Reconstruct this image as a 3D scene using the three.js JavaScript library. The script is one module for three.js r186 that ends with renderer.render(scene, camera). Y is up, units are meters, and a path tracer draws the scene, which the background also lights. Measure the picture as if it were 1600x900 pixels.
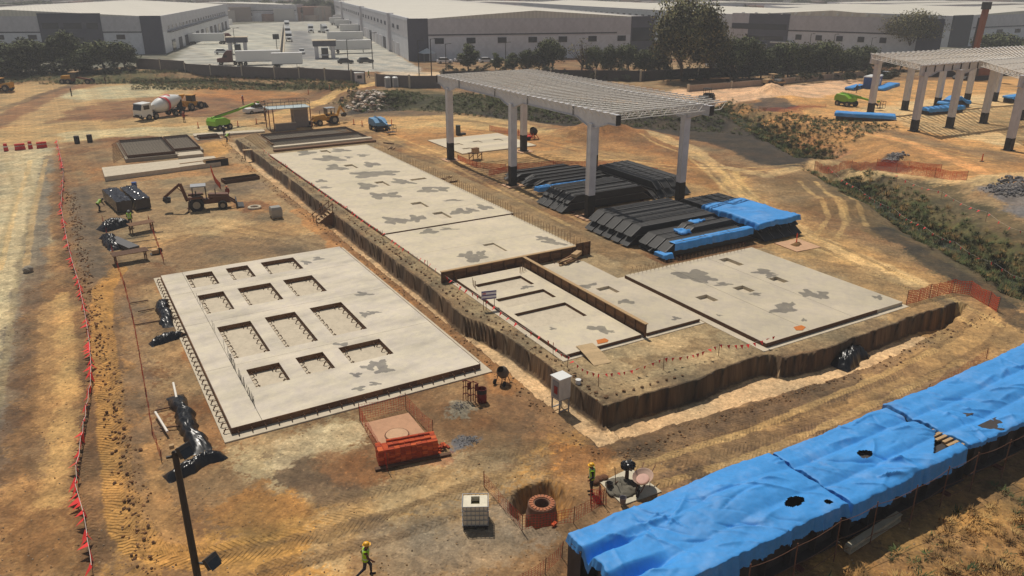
import * as THREE from 'three';
import { mergeGeometries } from 'three/addons/utils/BufferGeometryUtils.js';

// ---------- camera, sky, sun, exposure (x = across the site, -z = along the site, metres) ----------
const scene = new THREE.Scene();
const CAM = new THREE.Vector3(-24.18, 23.5, 31.03), PITCH = Math.atan(475 / 1215), FH = [0.50338, -0.86406];
const camera = new THREE.PerspectiveCamera(2 * Math.atan(450 / 1215) * 180 / Math.PI, 1600 / 900, 0.5, 9000);
camera.position.copy(CAM);
camera.lookAt(CAM.x + FH[0] * Math.cos(PITCH), CAM.y - Math.sin(PITCH), CAM.z + FH[1] * Math.cos(PITCH));
const SKYK = 0.22;
const SUN = new THREE.Vector3(Math.cos(1.08) * Math.sin(0.08), Math.sin(1.08), -Math.cos(1.08) * Math.cos(0.08));
{ // hazy bright sky: pale towards the horizon, greyer blue overhead
  const w = 256, h = 128, d = new Float32Array(w * h * 4);
  for (let j = 0, k = 0; j < h; j++) for (let i = 0; i < w; i++, k += 4) { const el = ((j + .5) / h - .5) * Math.PI, az = ((i + .5) / w - .5) * 2 * Math.PI, t = Math.pow(Math.max(0, Math.sin(el)), .55), c = Math.max(0, Math.cos(el) * Math.cos(az - Math.atan2(SUN.z, SUN.x)) * Math.cos(1.08) + Math.sin(el) * Math.sin(1.08)), g = .35 * Math.pow(c, 12); const hz = 1.3 * Math.exp(-4 * Math.abs(Math.sin(el))); d[k] = SKYK * (.5 + hz + g); d[k + 1] = SKYK * (.62 + hz + g * .95); d[k + 2] = SKYK * (.82 + hz + g * .85); d[k + 3] = 1; }
  const t = new THREE.DataTexture(d, w, h, THREE.RGBAFormat, THREE.FloatType); t.mapping = THREE.EquirectangularReflectionMapping; t.magFilter = t.minFilter = THREE.LinearFilter; t.needsUpdate = true; scene.background = t; scene.environment = t;
}
const sun = new THREE.DirectionalLight(new THREE.Color(1, 0.93, 0.83), 3.7);
sun.position.copy(SUN).multiplyScalar(300); sun.castShadow = true; sun.shadow.mapSize.set(4096, 4096);
Object.assign(sun.shadow.camera, { left: -160, right: 200, top: 200, bottom: -160, near: 1, far: 900 });
sun.target.position.set(20, 0, -50); sun.position.add(sun.target.position);
scene.add(sun, sun.target);
scene.fog = new THREE.FogExp2(0xd4d3d3, 0.00065);
const renderer = new THREE.WebGLRenderer({ antialias: true });
renderer.toneMapping = THREE.LinearToneMapping; renderer.toneMappingExposure = 0.94;
renderer.shadowMap.enabled = true;

// ---------- small tools ----------
const PI = Math.PI, ss = (a, b, x) => { const t = Math.min(1, Math.max(0, (x - a) / (b - a))); return t * t * (3 - 2 * t); };
const lerp = (a, b, t) => a + (b - a) * t, clamp = (x, a, b) => Math.min(b, Math.max(a, x));
function RNG(s) { return () => { s |= 0; s = s + 0x6D2B79F5 | 0; let t = Math.imul(s ^ s >>> 15, 1 | s); t = t + Math.imul(t ^ t >>> 7, 61 | t) ^ t; return ((t ^ t >>> 14) >>> 0) / 4294967296; }; }
const R = RNG(7), rr = (a, b) => a + (b - a) * R();
const tab = (t, x) => { if (x <= t[0][0]) return t[0][1]; for (let i = 1; i < t.length; i++) if (x <= t[i][0]) return lerp(t[i - 1][1], t[i][1], (x - t[i - 1][0]) / (t[i][0] - t[i - 1][0])); return t[t.length - 1][1]; };
// tileable noise, 0..1, one period = 1
const NS = 512;
function noiseTile(seed, base, oct) {
  const r = RNG(seed), out = new Float32Array(NS * NS); let amp = 1, tot = 0;
  for (let o = 0, f = base; o < oct; o++, f *= 2, amp *= .55) {
    const g = new Float32Array(f * f); for (let i = 0; i < f * f; i++) g[i] = r();
    for (let y = 0; y < NS; y++) { const fy = y * f / NS, iy = fy | 0, ty = fy - iy, sy = ty * ty * (3 - 2 * ty), r0 = iy * f, r1 = ((iy + 1) % f) * f;
      for (let x = 0; x < NS; x++) { const fx = x * f / NS, ix = fx | 0, tx = fx - ix, sx = tx * tx * (3 - 2 * tx), ix1 = (ix + 1) % f;
        out[y * NS + x] += amp * lerp(lerp(g[r0 + ix], g[r0 + ix1], sx), lerp(g[r1 + ix], g[r1 + ix1], sx), sy); } }
    tot += amp;
  }
  let lo = 1e9, hi = -1e9; for (const v of out) { lo = Math.min(lo, v); hi = Math.max(hi, v); }
  for (let i = 0; i < out.length; i++) out[i] = (out[i] - lo) / (hi - lo);
  return out;
}
const N0 = noiseTile(11, 4, 7), N1 = noiseTile(23, 8, 6), N2 = noiseTile(37, 4, 7), N3 = noiseTile(51, 64, 3);
function nz(N, x, y, per) { let fx = x / per, fy = y / per; fx = (fx - Math.floor(fx)) * NS; fy = (fy - Math.floor(fy)) * NS; const ix = fx | 0, iy = fy | 0, tx = fx - ix, ty = fy - iy, a = (iy & 511) * NS, b = ((iy + 1) & 511) * NS, c = ix & 511, d = (ix + 1) & 511; return lerp(lerp(N[a + c], N[a + d], tx), lerp(N[b + c], N[b + d], tx), ty); }
const L1 = v => { v /= 255; return v <= .04045 ? v / 12.92 : Math.pow((v + .055) / 1.055, 2.4); };
const C = (r, g, b) => [L1(r), L1(g), L1(b)];
const toS = v => { v = clamp(v, 0, 1); return 255 * (v <= .0031308 ? v * 12.92 : 1.055 * Math.pow(v, 1 / 2.4) - .055); };
const mats = {};
function M(key, c, rough = .9, o = {}) { return mats[key] ||= new THREE.MeshStandardMaterial({ color: new THREE.Color().setRGB(...c), roughness: rough, side: THREE.DoubleSide, ...o, name: key }); }

// survey of the site: a sight line from the drone to the plane y = h gives (x, along)
function S(px, py, h = 0) { const a = (px - 800) / 1215, b = (py - 450) / 1215, s = Math.sin(PITCH), c = Math.cos(PITCH), dy = -s - b * c, f = c - b * s, t = (h - 23.5) / dy; return [CAM.x + t * (a * .86406 + f * FH[0]), -(CAM.z + t * (a * .50338 + f * FH[1]))]; }
function G(px, py) { let h = 0.5, p; for (let i = 0; i < 8; i++) { p = S(px, py, h); h = lerp(h, T(p[0], p[1], 1), .8); } return p; }
const S_ = (h, ...a) => { const o = []; for (let i = 0; i < a.length; i += 2) o.push(S(a[i], a[i + 1], h)); return o; };

// geometry helpers: all take (x, y, along) style world points as [x, y, z]
function box(w, h, d, x = 0, y = 0, z = 0, ry = 0, rx = 0, rz = 0) { const g = new THREE.BoxGeometry(w, h, d); if (rx) g.rotateX(rx); if (rz) g.rotateZ(rz); if (ry) g.rotateY(ry); return g.translate(x, y, z); }
function bar(a, b, r, seg = 6, r2 = r) { const A = new THREE.Vector3(...a), B = new THREE.Vector3(...b), d = B.clone().sub(A), L = d.length(); const g = new THREE.CylinderGeometry(r2, r, L, seg, 1); g.translate(0, L / 2, 0); g.applyQuaternion(new THREE.Quaternion().setFromUnitVectors(new THREE.Vector3(0, 1, 0), d.normalize())); return g.translate(...a); }
function beamBox(a, b, w, h) { const A = new THREE.Vector3(...a), B = new THREE.Vector3(...b), d = B.clone().sub(A), L = d.length(); const g = new THREE.BoxGeometry(L, h, w); g.translate(L / 2, 0, 0); const yaw = Math.atan2(-d.z, d.x), pitch = Math.atan2(d.y, Math.hypot(d.x, d.z)); g.rotateZ(pitch); g.rotateY(yaw); return g.translate(...a); }
function cyl(r, h, x, y, z, seg = 16, r2 = r) { return new THREE.CylinderGeometry(r2, r, h, seg).translate(x, y + h / 2, z); }
function wheel(r, w, x, y, z, seg = 18) { const g = new THREE.CylinderGeometry(r, r, w, seg); g.rotateX(PI / 2); return g.translate(x, y, z); }
function clean(gs) { return gs.map(g => { g = g.index ? g.toNonIndexed() : g; for (const k of Object.keys(g.attributes)) if (!['position', 'normal', 'uv'].includes(k)) g.deleteAttribute(k); if (!g.attributes.uv) g.setAttribute('uv', new THREE.BufferAttribute(new Float32Array(g.attributes.position.count * 2), 2)); if (!g.attributes.normal) g.computeVertexNormals(); return g; }); }
const merge = gs => { gs = [].concat(gs); return gs.length === 1 ? gs[0] : mergeGeometries(clean(gs)); };
function poly(pts, y0, y1, holes = []) { // prism over (x, along) outline
  const s = new THREE.Shape(pts.map(p => new THREE.Vector2(p[0], p[1]))); for (const h of holes) s.holes.push(new THREE.Path(h.map(p => new THREE.Vector2(p[0], p[1]))));
  const g = new THREE.ExtrudeGeometry(s, { depth: y1 - y0, bevelEnabled: false, steps: 1 }); g.rotateX(-PI / 2); return g.translate(0, y0, 0); }
const rect = (x0, x1, u0, u1) => [[x0, u0], [x1, u0], [x1, u1], [x0, u1]];
function prof(pts, w) { const s = new THREE.Shape(pts.map(p => new THREE.Vector2(...p))); const g = new THREE.ExtrudeGeometry(s, { depth: w, bevelEnabled: w > .3, bevelSize: .03, bevelThickness: .03, bevelSegments: 1 }); return g.translate(0, 0, -w / 2); }
function metreUV(g) { g = g.index ? g.toNonIndexed() : g; g.computeVertexNormals(); const p = g.attributes.position, n = g.attributes.normal, uv = new Float32Array(p.count * 2); for (let i = 0; i < p.count; i++) { const ax = Math.abs(n.getX(i)), ay = Math.abs(n.getY(i)), az = Math.abs(n.getZ(i)); const a = ay >= ax && ay >= az ? [p.getX(i), p.getZ(i)] : ax > az ? [p.getZ(i), p.getY(i)] : [p.getX(i), p.getY(i)]; uv[2 * i] = a[0]; uv[2 * i + 1] = a[1]; } g.setAttribute('uv', new THREE.BufferAttribute(uv, 2)); return g; }
const used = {};
const numbered = n => { const k = used[n] = (used[n] ?? -1) + 1; return k ? n + '_' + String(k).padStart(3, '0') : n; };
function mesh(name, geo, mat, parent) { const m = new THREE.Mesh(Array.isArray(geo) ? merge(geo) : geo, mat); m.name = parent ? name : numbered(name); m.castShadow = m.receiveShadow = true; (parent || scene).add(m); return m; }
function tag(o, label, category, group, kind) { o.userData.label = label; if (category) o.userData.category = category; if (group) o.userData.group = group; if (kind || category) o.userData.kind = kind || 'thing'; return o; }
function thing(name, label, category, x = 0, u = 0, y = 0, turn = 0, group) { const o = new THREE.Group(); o.name = numbered(name); o.position.set(x, y, -u); o.rotation.y = turn; scene.add(o); return tag(o, label, category, group); }
function single(name, geo, mat, label, category, group) { return tag(mesh(name, geo, mat), label, category, group); }
function copyOf(o, label, x, u, y, turn = 0, sc = 1, group) { const c = o.clone(); c.name = numbered(o.name.replace(/_\d+$/, '')); c.userData = { ...o.userData, label }; if (group) c.userData.group = group; c.position.set(x, y, -u); c.rotation.y = turn; c.scale.setScalar(sc); scene.add(c); return c; }
const ORD = ['first', 'second', 'third', 'fourth', 'fifth', 'sixth', 'seventh', 'eighth', 'ninth', 'tenth', 'eleventh', 'twelfth', 'thirteenth', 'fourteenth', 'fifteenth', 'sixteenth', 'seventeenth', 'eighteenth', 'nineteenth', 'twentieth'];
function tex(w, h, fn, srgb = true) { const d = new Uint8Array(w * h * 4); for (let j = 0, k = 0; j < h; j++) for (let i = 0; i < w; i++, k += 4) { const c = fn((i + .5) / w, (j + .5) / h); if (srgb) { d[k] = toS(c[0]); d[k + 1] = toS(c[1]); d[k + 2] = toS(c[2]); } else d[k] = d[k + 1] = d[k + 2] = clamp(c, 0, 1) * 255; d[k + 3] = 255; } const t = new THREE.DataTexture(d, w, h); t.magFilter = THREE.LinearFilter; t.minFilter = THREE.LinearMipmapLinearFilter; t.generateMipmaps = true; t.wrapS = t.wrapT = THREE.RepeatWrapping; if (srgb) t.colorSpace = THREE.SRGBColorSpace; t.needsUpdate = true; return t; }
const rep = (t, px, py = px) => { const c = t.clone(); c.repeat.set(1 / px, 1 / py); c.needsUpdate = true; return c; };

// ---------- terrain ----------
const padL = u => tab([[-2, 0], [11, -.05], [14, -.5], [15.6, -1.2], [17.2, -1.15], [19, -.8], [30, -.7], [47, -.65], [63, -.3], [100, -.2]], u) + (nz(N1, u, 3, 9) - .5) * .4 + (nz(N3, u, 1, 23) - .5) * .2;
const trL = u => -1.72 + (nz(N1, u, 9, 9) - .5) * .35;
const padF = x => tab([[0, 0], [7, -.2], [13.2, .2], [13.9, -.8], [17.7, -1.35], [25, -.9], [31, -.95], [33, -.7]], x) + (nz(N1, x, 5, 9) - .5) * .45 + (nz(N3, x, 4, 23) - .5) * .2;
const trF = x => tab([[-2, -1.9], [5.4, -2.45], [10.4, -2.75], [15.6, -3.2], [22, -3.35], [28, -2.8], [31, -2.2], [33, -1.2]], x) + (nz(N1, x, 7, 9) - .5) * .35;
const BANK = [[-400, 260], [-60, 207], [6.5, 180], [20, 158], [24, 126], [26, 112], [36, 110], [42, 97], [48.4, 87], [53, 79.6], [60, 72], [70, 62], [72, 42], [68, 34], [63.5, 27], [57.5, 18], [52.5, 9], [48.5, 2], [45, -4], [42, -14], [60, -60]];
const DITCH = [[88, 84], [84.8, 78.7], [79.4, 63.9], [73.7, 50.7], [69.5, 43]], DITCH2 = [[63.4, 34.6], [60.2, 28.7], [54.1, 19.1], [49.3, 10.2], [45.5, 3], [42.3, -2.8], [36, -16]];
function segD(x, u, P) { let d = 1e9; for (let i = 1; i < P.length; i++) { const ax = P[i - 1][0], ay = P[i - 1][1], bx = P[i][0] - ax, by = P[i][1] - ay, t = clamp(((x - ax) * bx + (u - ay) * by) / (bx * bx + by * by), 0, 1); d = Math.min(d, Math.hypot(x - ax - bx * t, u - ay - by * t)); } return d; }
function inP(x, u, P) { let c = false; for (let i = 0, j = P.length - 1; i < P.length; j = i++) if ((P[i][1] > u) !== (P[j][1] > u) && x < (P[j][0] - P[i][0]) * (u - P[i][1]) / (P[j][1] - P[i][1]) + P[i][0]) c = !c; return c; }
const TERR = [...BANK, [3000, -600], [4000, 6000], [-4000, 6000], [-4000, 700]];
const MOUNDS = [[-6.7, 5.3, 1.0, .42, 1], [-7.75, 2.0, .8, .1, 0], [-8.9, 81.5, 0, 0, 0]];
const mnd = (px, py, r, h, rough = 1) => MOUNDS.push([...S(px, py, .9), r, h, rough]);
mnd(905, 212, 5, 1.3); mnd(945, 208, 4.5, 1.2); mnd(985, 215, 5, 1.0); mnd(1205, 160, 5, 2.0); mnd(1395, 258, 2.6, .9); mnd(1235, 170, 4, .7); mnd(1240, 185, 5, .8); mnd(1580, 315, 5, 1.2); mnd(570, 163, 3.5, .9); mnd(540, 157, 3, .6); mnd(610, 165, 3, .5);
mnd(60, 130, 4, .5); mnd(200, 182, 5, .5); mnd(250, 190, 6, .4); mnd(1310, 320, 4, .6); mnd(1340, 330, 3, .5); mnd(10, 143, 4, .7); mnd(1405, 212, 7, .6);
const PIT = [[-8.9, -4.1], [-7.6, -3.0], [-5.9, -3.2], [-5.3, -4.4], [-5.9, -5.8], [-7.6, -6.3], [-8.8, -5.6]];
const FLAT = [[-19.4, -2.5, 8.4, 38.3], [.9, 15.9, 5.9, 97], [8, 29.2, .6, 21], [-20.6, -5, 78, 103], [20, 38, 15, 54], [24, 39, 66, 80.5], [-3.4, -1.2, -7.2, -4.4], [-13.4, -9, .9, 6.2], [-11, 29, -14.6, -8.6]];
const flatAt = (x, u) => { let k = 1; for (const f of FLAT) { const d = Math.max(f[0] - x, x - f[1], f[2] - u, u - f[3]); k = Math.min(k, ss(0, .7, d)); } return k; };
function T(x, u, calm = 0) {
  let h = .9 * Math.max(ss(72, 104, u), ss(16, 34, x)), pad = false, tr = 0;
  if (u > -8 && u < 99 && x > -8 && x < 34.5) {
    const eL = padL(u), tL = trL(u), eF = padF(x), tF = trF(x), end = .6 * (nz(N1, x, u, 5) - .5);
    const side = x > tL && u > trF(Math.max(x, -1.7)) && u < 97.2 + end && x < eL, front = u > tF && u < eF && x > tL && x < 33 + end + Math.min(0, (eF - u) * .3);
    if (side || front) {
      const d = side && front ? Math.max(0, Math.min(eL - x, 9)) : side ? eL - x : eF - u, hard = side && front && x > eL - .01 ? 0 : d;
      h = -.5 + .28 * Math.exp(-Math.max(0, hard) / .16) * (.4 + 1.2 * nz(N1, x, u, 4)) + .04 * nz(N0, x, u, 3); tr = 1;
      if (u > 92) h = lerp(h, .9, ss(92, 97.5, u));
      if (front && x > 28) h = lerp(h, -.7, ss(28, 30, x));
    } else if (x >= eL && u >= eF && x < 34.5) { pad = true; h = .9; const d = Math.min(x - eL, u - eF); h -= .12 * Math.exp(-Math.max(0, d) / .14) * nz(N1, x, u, 3); }
  }
  const up = inP(x, u, TERR); if (up || u > 60 || x > 40) { const d = segD(x, u, BANK); if (up) h += 1.5 * ss(0, 9, d) + (x > 60 && u < 62 ? 0 : 0); }
  if (x > 25 && x < 100) { let d = Math.min(segD(x, u, DITCH), segD(x, u, DITCH2)); if (d < 6) h -= 2.0 * (1 - ss(.8, 5, d + (nz(N1, x, u, 11) - .5) * 1.6)); }
  for (const [mx, mu, r, mh, ro] of MOUNDS) { const d2 = ((x - mx) ** 2 + (u - mu) ** 2) / (r * r); if (d2 < 6) h += mh * Math.exp(-d2 * 1.3) * (1 + ro * .8 * (nz(N1, x, u, r * 2.5) - .5)); }
  if (x > -9.2 && x < -5 && u > -6.6 && u < -2.6 && inP(x, u, PIT)) { const d = segD(x, u, [...PIT, PIT[0]]); h -= 1.15 * ss(0, .4, d); }
  if (calm) return h;
  const k = flatAt(x, u), spoil = ss(1.5, .3, Math.abs(x + 24.1 + (nz(N0, u, 2, 30) - .5) * 1.2)) * ss(-30, -5, u) * (1 - ss(70, 85, u));
  h += spoil * .3 * (nz(N3, x, u, 14)) * (.5 + nz(N1, x, u, 6));
  if (!tr) h += k * ((nz(N0, x, u, 37) - .5) * (pad ? .08 : .22) + (nz(N1, x, u, 6.1) - .5) * .07 + (nz(N3, x, u, 23) - .5) * .05);
  if (up && u > 60) h += (nz(N0, x, u, 90) - .5) * .5;
  return h;
}
function axis(parts) { const a = []; for (const [x0, x1, st] of parts) { const n = Math.max(1, Math.round((x1 - x0) / st)); for (let i = 0; i < n; i++) a.push(x0 + (x1 - x0) * i / n); } a.push(parts[parts.length - 1][1]); return a; }
const grow = (a, b, n) => { const o = []; for (let i = 0; i < n; i++) { const f = t => a + (b - a) * Math.pow(t, 2.6); o.push([f(i / n), f((i + 1) / n), 1e9]); } return o; };
const GX = axis([...grow(-110, -3000, 22).map(p => [p[1], p[0], p[2]]).reverse(), [-110, -46, 1.6], [-46, -3, .36], [-3, .5, .1], [.5, 42, .36], [42, 98, .8], [98, 160, 1.5], ...grow(160, 3800, 26)]);
const GU = axis([[-500, -60, 40], [-60, -26, 2], [-26, -4, .36], [-4, .9, .1], [.9, 62, .36], [62, 128, .8], [128, 206, 1.5], ...grow(206, 5200, 30)]);

// ---------- what the ground is made of: soil colours and some painted shade, laid down in metres ----------
const FE = []; // features: {t:'p'|'l', pts, col, a, soft, w, br}
const gp = (...a) => { const o = []; for (let i = 0; i < a.length; i += 2) o.push(G(a[i], a[i + 1])); return o; };
const area = (col, a, soft, pts, br = .7, o = {}) => FE.push({ t: 'p', col, a, soft, pts, br, ...o });
const line = (col, a, w, pts, br = .7, o = {}) => FE.push({ t: 'l', col, a, w, soft: o.soft ?? w * .5, pts, br, ...o });
const tan = C(192, 150, 98), tanL = C(208, 174, 124), brown = C(126, 88, 54), dark = C(96, 74, 54), grey = C(156, 128, 92), orange = C(176, 120, 66), ochre = C(186, 138, 76), greyD = C(118, 104, 88), pale = C(206, 186, 148), pink = C(212, 170, 132), soil = C(110, 80, 52), black = C(72, 62, 50), olive = C(86, 84, 48), plantilla = C(206, 170, 128);
// left haul road, gravel verge, rough strip
area(C(174, 154, 120), .95, 1.2, gp(-200, 210, 88, 232, 66, 330, 44, 430, 20, 560, -6, 700, -60, 900, -600, 900), .35);
line(C(192, 172, 134), .6, 2.2, gp(50, 240, 20, 420, -40, 620), .8);
line(greyD, .85, 1.0, gp(82, 245, 66, 330, 44, 435, 26, 540, 8, 650, -12, 760), .5);
area(C(158, 118, 74), .8, 1, gp(90, 235, 88, 330, 70, 450, 50, 600, 20, 760, -10, 900, 140, 900, 120, 780, 140, 640, 138, 520, 108, 400, 95, 300), .8);
line(soil, .55, 1.1, gp(70, 420, 52, 560, 30, 700, 20, 860), .8); line(tan, .5, 1.5, gp(86, 480, 84, 620, 60, 760, 70, 880), 1);
line(soil, .75, .9, gp(100, 250, 98, 330, 118, 410, 142, 520, 152, 610, 150, 700, 150, 780, 170, 860), .7);
area(C(120, 84, 50), .5, 1.2, gp(20, 800, 90, 780, 130, 860, 120, 900, 0, 900), 1);
// strip between bunting lines
area(C(150, 116, 78), .7, 1, gp(112, 230, 110, 330, 130, 420, 158, 520, 168, 640, 180, 760, 200, 860, 300, 880, 262, 760, 236, 640, 214, 520, 190, 420, 150, 330, 140, 260), .7);
line(greyD, .7, .9, gp(125, 300, 135, 390, 150, 430), .8); line(dark, .55, .8, gp(190, 560, 205, 640, 214, 760, 220, 820), 1); line(dark, .5, .5, gp(172, 500, 180, 570, 184, 640), 1);
const track1 = gp(186, 420, 160, 455, 158, 520, 168, 600, 176, 680, 186, 760, 196, 830, 240, 868, 320, 872, 440, 848, 560, 806);
line(ochre, .85, .75, track1, .4, { tread: 1, soft: .2 });
line(C(178, 134, 84), .7, .5, gp(205, 500, 212, 580, 222, 660, 236, 760, 262, 830, 330, 850), .7);
line(greyD, .45, .7, gp(204, 470, 214, 560, 230, 680), 1);
// west yard
area(C(160, 134, 98), .85, 2.5, gp(140, 270, 330, 262, 400, 280, 560, 420, 250, 420, 190, 400), .8);
area(C(128, 104, 76), .6, 1.5, gp(240, 330, 330, 380, 480, 372, 520, 390, 300, 420, 210, 400), 1); area(tan, .45, 1.5, gp(240, 370, 360, 350, 480, 360, 400, 392, 260, 400), 1);
area(dark, .5, 1.2, gp(118, 290, 160, 280, 200, 330, 178, 410, 150, 440, 130, 360), 1); area(orange, .6, .9, gp(360, 312, 420, 318, 436, 330, 400, 336, 362, 326), .8); area(C(96, 80, 68), .6, .7, gp(330, 282, 390, 276, 420, 292, 380, 300, 330, 296), .9);
line(orange, .6, .9, gp(470, 330, 560, 408, 640, 470, 720, 540, 790, 600), .8); line(soil, .7, .6, gp(520, 365, 600, 425, 700, 508, 780, 578), .9);
area(orange, .5, 1.2, gp(140, 262, 420, 250, 420, 268, 300, 276, 150, 284), .9); area(C(190, 144, 84), .8, .6, gp(300, 226, 355, 220, 372, 236, 340, 246, 316, 238), .7);
// by the front slab
area(C(166, 134, 94), .8, 1.5, gp(250, 450, 372, 690, 330, 740, 250, 620, 225, 500), .8); line(C(150, 98, 52), .75, .7, gp(262, 450, 300, 530, 345, 620, 378, 690), .7); area(C(140, 90, 48), .6, .7, gp(300, 620, 350, 640, 372, 690, 340, 720, 310, 690), .9);
area(C(182, 160, 122), .8, 1.5, gp(400, 690, 520, 660, 560, 700, 520, 730, 420, 760, 390, 730), .9); area(C(108, 90, 70), .8, .9, gp(420, 712, 470, 706, 560, 745, 556, 775, 490, 795, 450, 770), .9); area(C(150, 100, 58), .7, 1, gp(490, 722, 560, 714, 600, 745, 540, 760, 500, 750), .8);
area(C(158, 112, 62), .9, .9, gp(330, 790, 400, 760, 470, 776, 486, 800, 400, 824, 330, 816), .8);
area(C(186, 140, 78), .85, 1.8, gp(230, 850, 420, 800, 620, 770, 800, 720, 900, 690, 960, 700, 940, 730, 760, 790, 560, 850, 420, 900, 230, 900), .8);
area(C(168, 146, 112), .75, 1.4, gp(520, 780, 700, 730, 800, 690, 840, 720, 760, 770, 640, 830, 520, 850), .9); area(C(150, 130, 106), .7, 1, gp(600, 850, 700, 815, 830, 790, 860, 830, 800, 880, 640, 900), .9);
line(C(124, 98, 66), .5, .35, gp(480, 800, 640, 752, 760, 716, 860, 690), 1, { tread: 1 }); line(C(120, 92, 62), .45, .35, gp(400, 862, 540, 826, 660, 790), 1, { tread: 1 });
line(C(124, 98, 66), .5, .3, gp(500, 840, 640, 796, 780, 752, 900, 722), 1, { tread: 1 }); line(C(110, 84, 58), .5, .3, gp(410, 886, 500, 866, 560, 850), .8, { tread: 1 });
area(C(178, 122, 64), .8, .8, gp(860, 690, 900, 700, 930, 740, 900, 752, 870, 730), .8); area(C(120, 88, 60), .5, 1, gp(780, 600, 840, 640, 880, 680, 840, 690, 790, 650), 1);
// road in front of the pad
area(C(142, 112, 80), .85, 1.5, gp(900, 720, 1000, 690, 1200, 635, 1400, 575, 1520, 520, 1600, 490, 1700, 540, 1500, 600, 1250, 700, 1050, 770, 930, 800), .6);
line(C(180, 142, 92), .6, 1.0, gp(960, 740, 1150, 690, 1350, 610, 1500, 540, 1580, 490), .8); line(C(112, 86, 62), .6, .6, gp(1000, 720, 1200, 650, 1330, 612, 1420, 572), 1, { tread: 1 }); line(C(104, 80, 60), .6, .7, gp(1060, 720, 1180, 690, 1300, 652), 1, { tread: 1 }); line(C(98, 78, 58), .7, .8, gp(960, 702, 1080, 668, 1220, 636, 1330, 594), .9);
area(C(92, 74, 58), .6, .8, gp(1050, 742, 1110, 728, 1120, 748, 1070, 758), .9);
// dry field, bottom right
area(C(150, 112, 66), .85, 1, gp(1180, 905, 1350, 820, 1480, 745, 1620, 690, 1800, 900, 1200, 1000), .6); area(C(118, 94, 66), .6, 1, gp(1340, 850, 1420, 800, 1500, 790, 1480, 860, 1380, 900), 1); area(C(104, 86, 60), .5, 1, gp(1500, 740, 1600, 710, 1600, 780, 1540, 800), 1); line(C(186, 144, 84), .5, .6, gp(1300, 890, 1430, 830, 1560, 800), 1);
// pad
area(C(156, 132, 98), .95, .3, [[-.3, -.2], [13, 0], [18, -1.2], [33, -.8], [33, 16], [19, 17], [19, 60], [16, 97], [-.5, 97]], .1);
area(C(176, 150, 112), .7, 1, [[3, 1], [14, .6], [13.6, 5.6], [4, 5.6]], 1); area(C(140, 108, 70), .55, .8, [[15.8, 18], [18.6, 16.6], [20, 30], [19, 70], [15.9, 80]], .9); area(C(150, 124, 90), .7, .8, [[29, 1], [34, 1], [34, 14], [30, 16]], .9); area(C(188, 156, 112), .6, .8, [[30, 4], [33, 3], [33.5, 12], [30, 12]], 1);
// back yard and haul road on the right
area(C(178, 140, 92), .85, 3, gp(560, 200, 680, 190, 860, 205, 1000, 235, 1130, 260, 1270, 350, 1420, 420, 1540, 480, 1600, 540, 1500, 560, 1400, 480, 1240, 400, 1060, 330, 940, 262, 700, 260), .5);
area(C(148, 102, 60), .7, 2, gp(860, 195, 1010, 200, 1060, 225, 1120, 265, 1180, 330, 1120, 300, 1000, 240, 900, 225), .8); line(tanL, .7, 1.3, gp(1010, 205, 1080, 232, 1130, 275, 1180, 325, 1290, 385, 1420, 440), .5); line(tanL, .6, .9, gp(1140, 262, 1200, 275, 1280, 265, 1400, 268), .6);
line(C(150, 110, 64), .5, .35, gp(1060, 240, 1120, 300, 1180, 345, 1260, 392), .8); line(C(156, 118, 74), .5, .4, gp(1120, 270, 1190, 330, 1300, 396), .8); line(C(206, 170, 112), .6, .35, gp(1150, 268, 1165, 300, 1210, 330), .5); line(C(206, 170, 112), .6, .3, gp(1128, 262, 1138, 290, 1180, 322), .5);
area(C(196, 160, 108), .85, 2, gp(580, 190, 700, 176, 830, 195, 860, 205, 720, 205, 640, 208), .5); line(C(110, 84, 54), .6, .8, gp(640, 186, 720, 188, 790, 196), .9);
area(orange, .55, 1.5, gp(600, 200, 700, 200, 860, 212, 900, 235, 760, 225, 640, 225), .8);
// back left loops
area(C(184, 150, 104), .9, 3, gp(-50, 128, 160, 120, 300, 128, 330, 145, 250, 160, 60, 190, -60, 215, -60, 140), .5); area(C(186, 172, 136), .8, 2, gp(120, 140, 200, 132, 280, 135, 240, 150, 140, 156, 95, 152), .6); line(C(132, 92, 62), .85, 2.2, gp(140, 131, 95, 142, 50, 162, 0, 190, -60, 220), .5); line(C(100, 80, 58), .7, 1, gp(118, 130, 60, 150, 0, 172), .6);
area(C(132, 92, 60), .9, 2, gp(115, 172, 160, 160, 300, 148, 400, 150, 420, 160, 330, 178, 200, 186, 120, 190), .7); area(orange, .7, 2, gp(320, 126, 420, 140, 480, 145, 400, 158, 300, 150), .6); area(C(184, 150, 102), .85, 2, gp(-50, 205, 100, 190, 330, 185, 400, 192, 300, 205, 90, 222, -50, 235), .5);
area(C(188, 168, 128), .85, 1.2, gp(92, 206, 330, 196, 420, 200, 320, 212, 180, 214, 100, 222), .4); line(C(206, 166, 108), .9, 2, gp(430, 180, 520, 148, 600, 128, 640, 118, 700, 112), .4); area(tan, .8, 2, gp(380, 190, 480, 172, 520, 190, 640, 180, 680, 190, 560, 205, 400, 200), .6);
area(C(104, 86, 66), .7, 1.5, gp(470, 165, 560, 150, 640, 165, 700, 178, 560, 182), .8);
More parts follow.
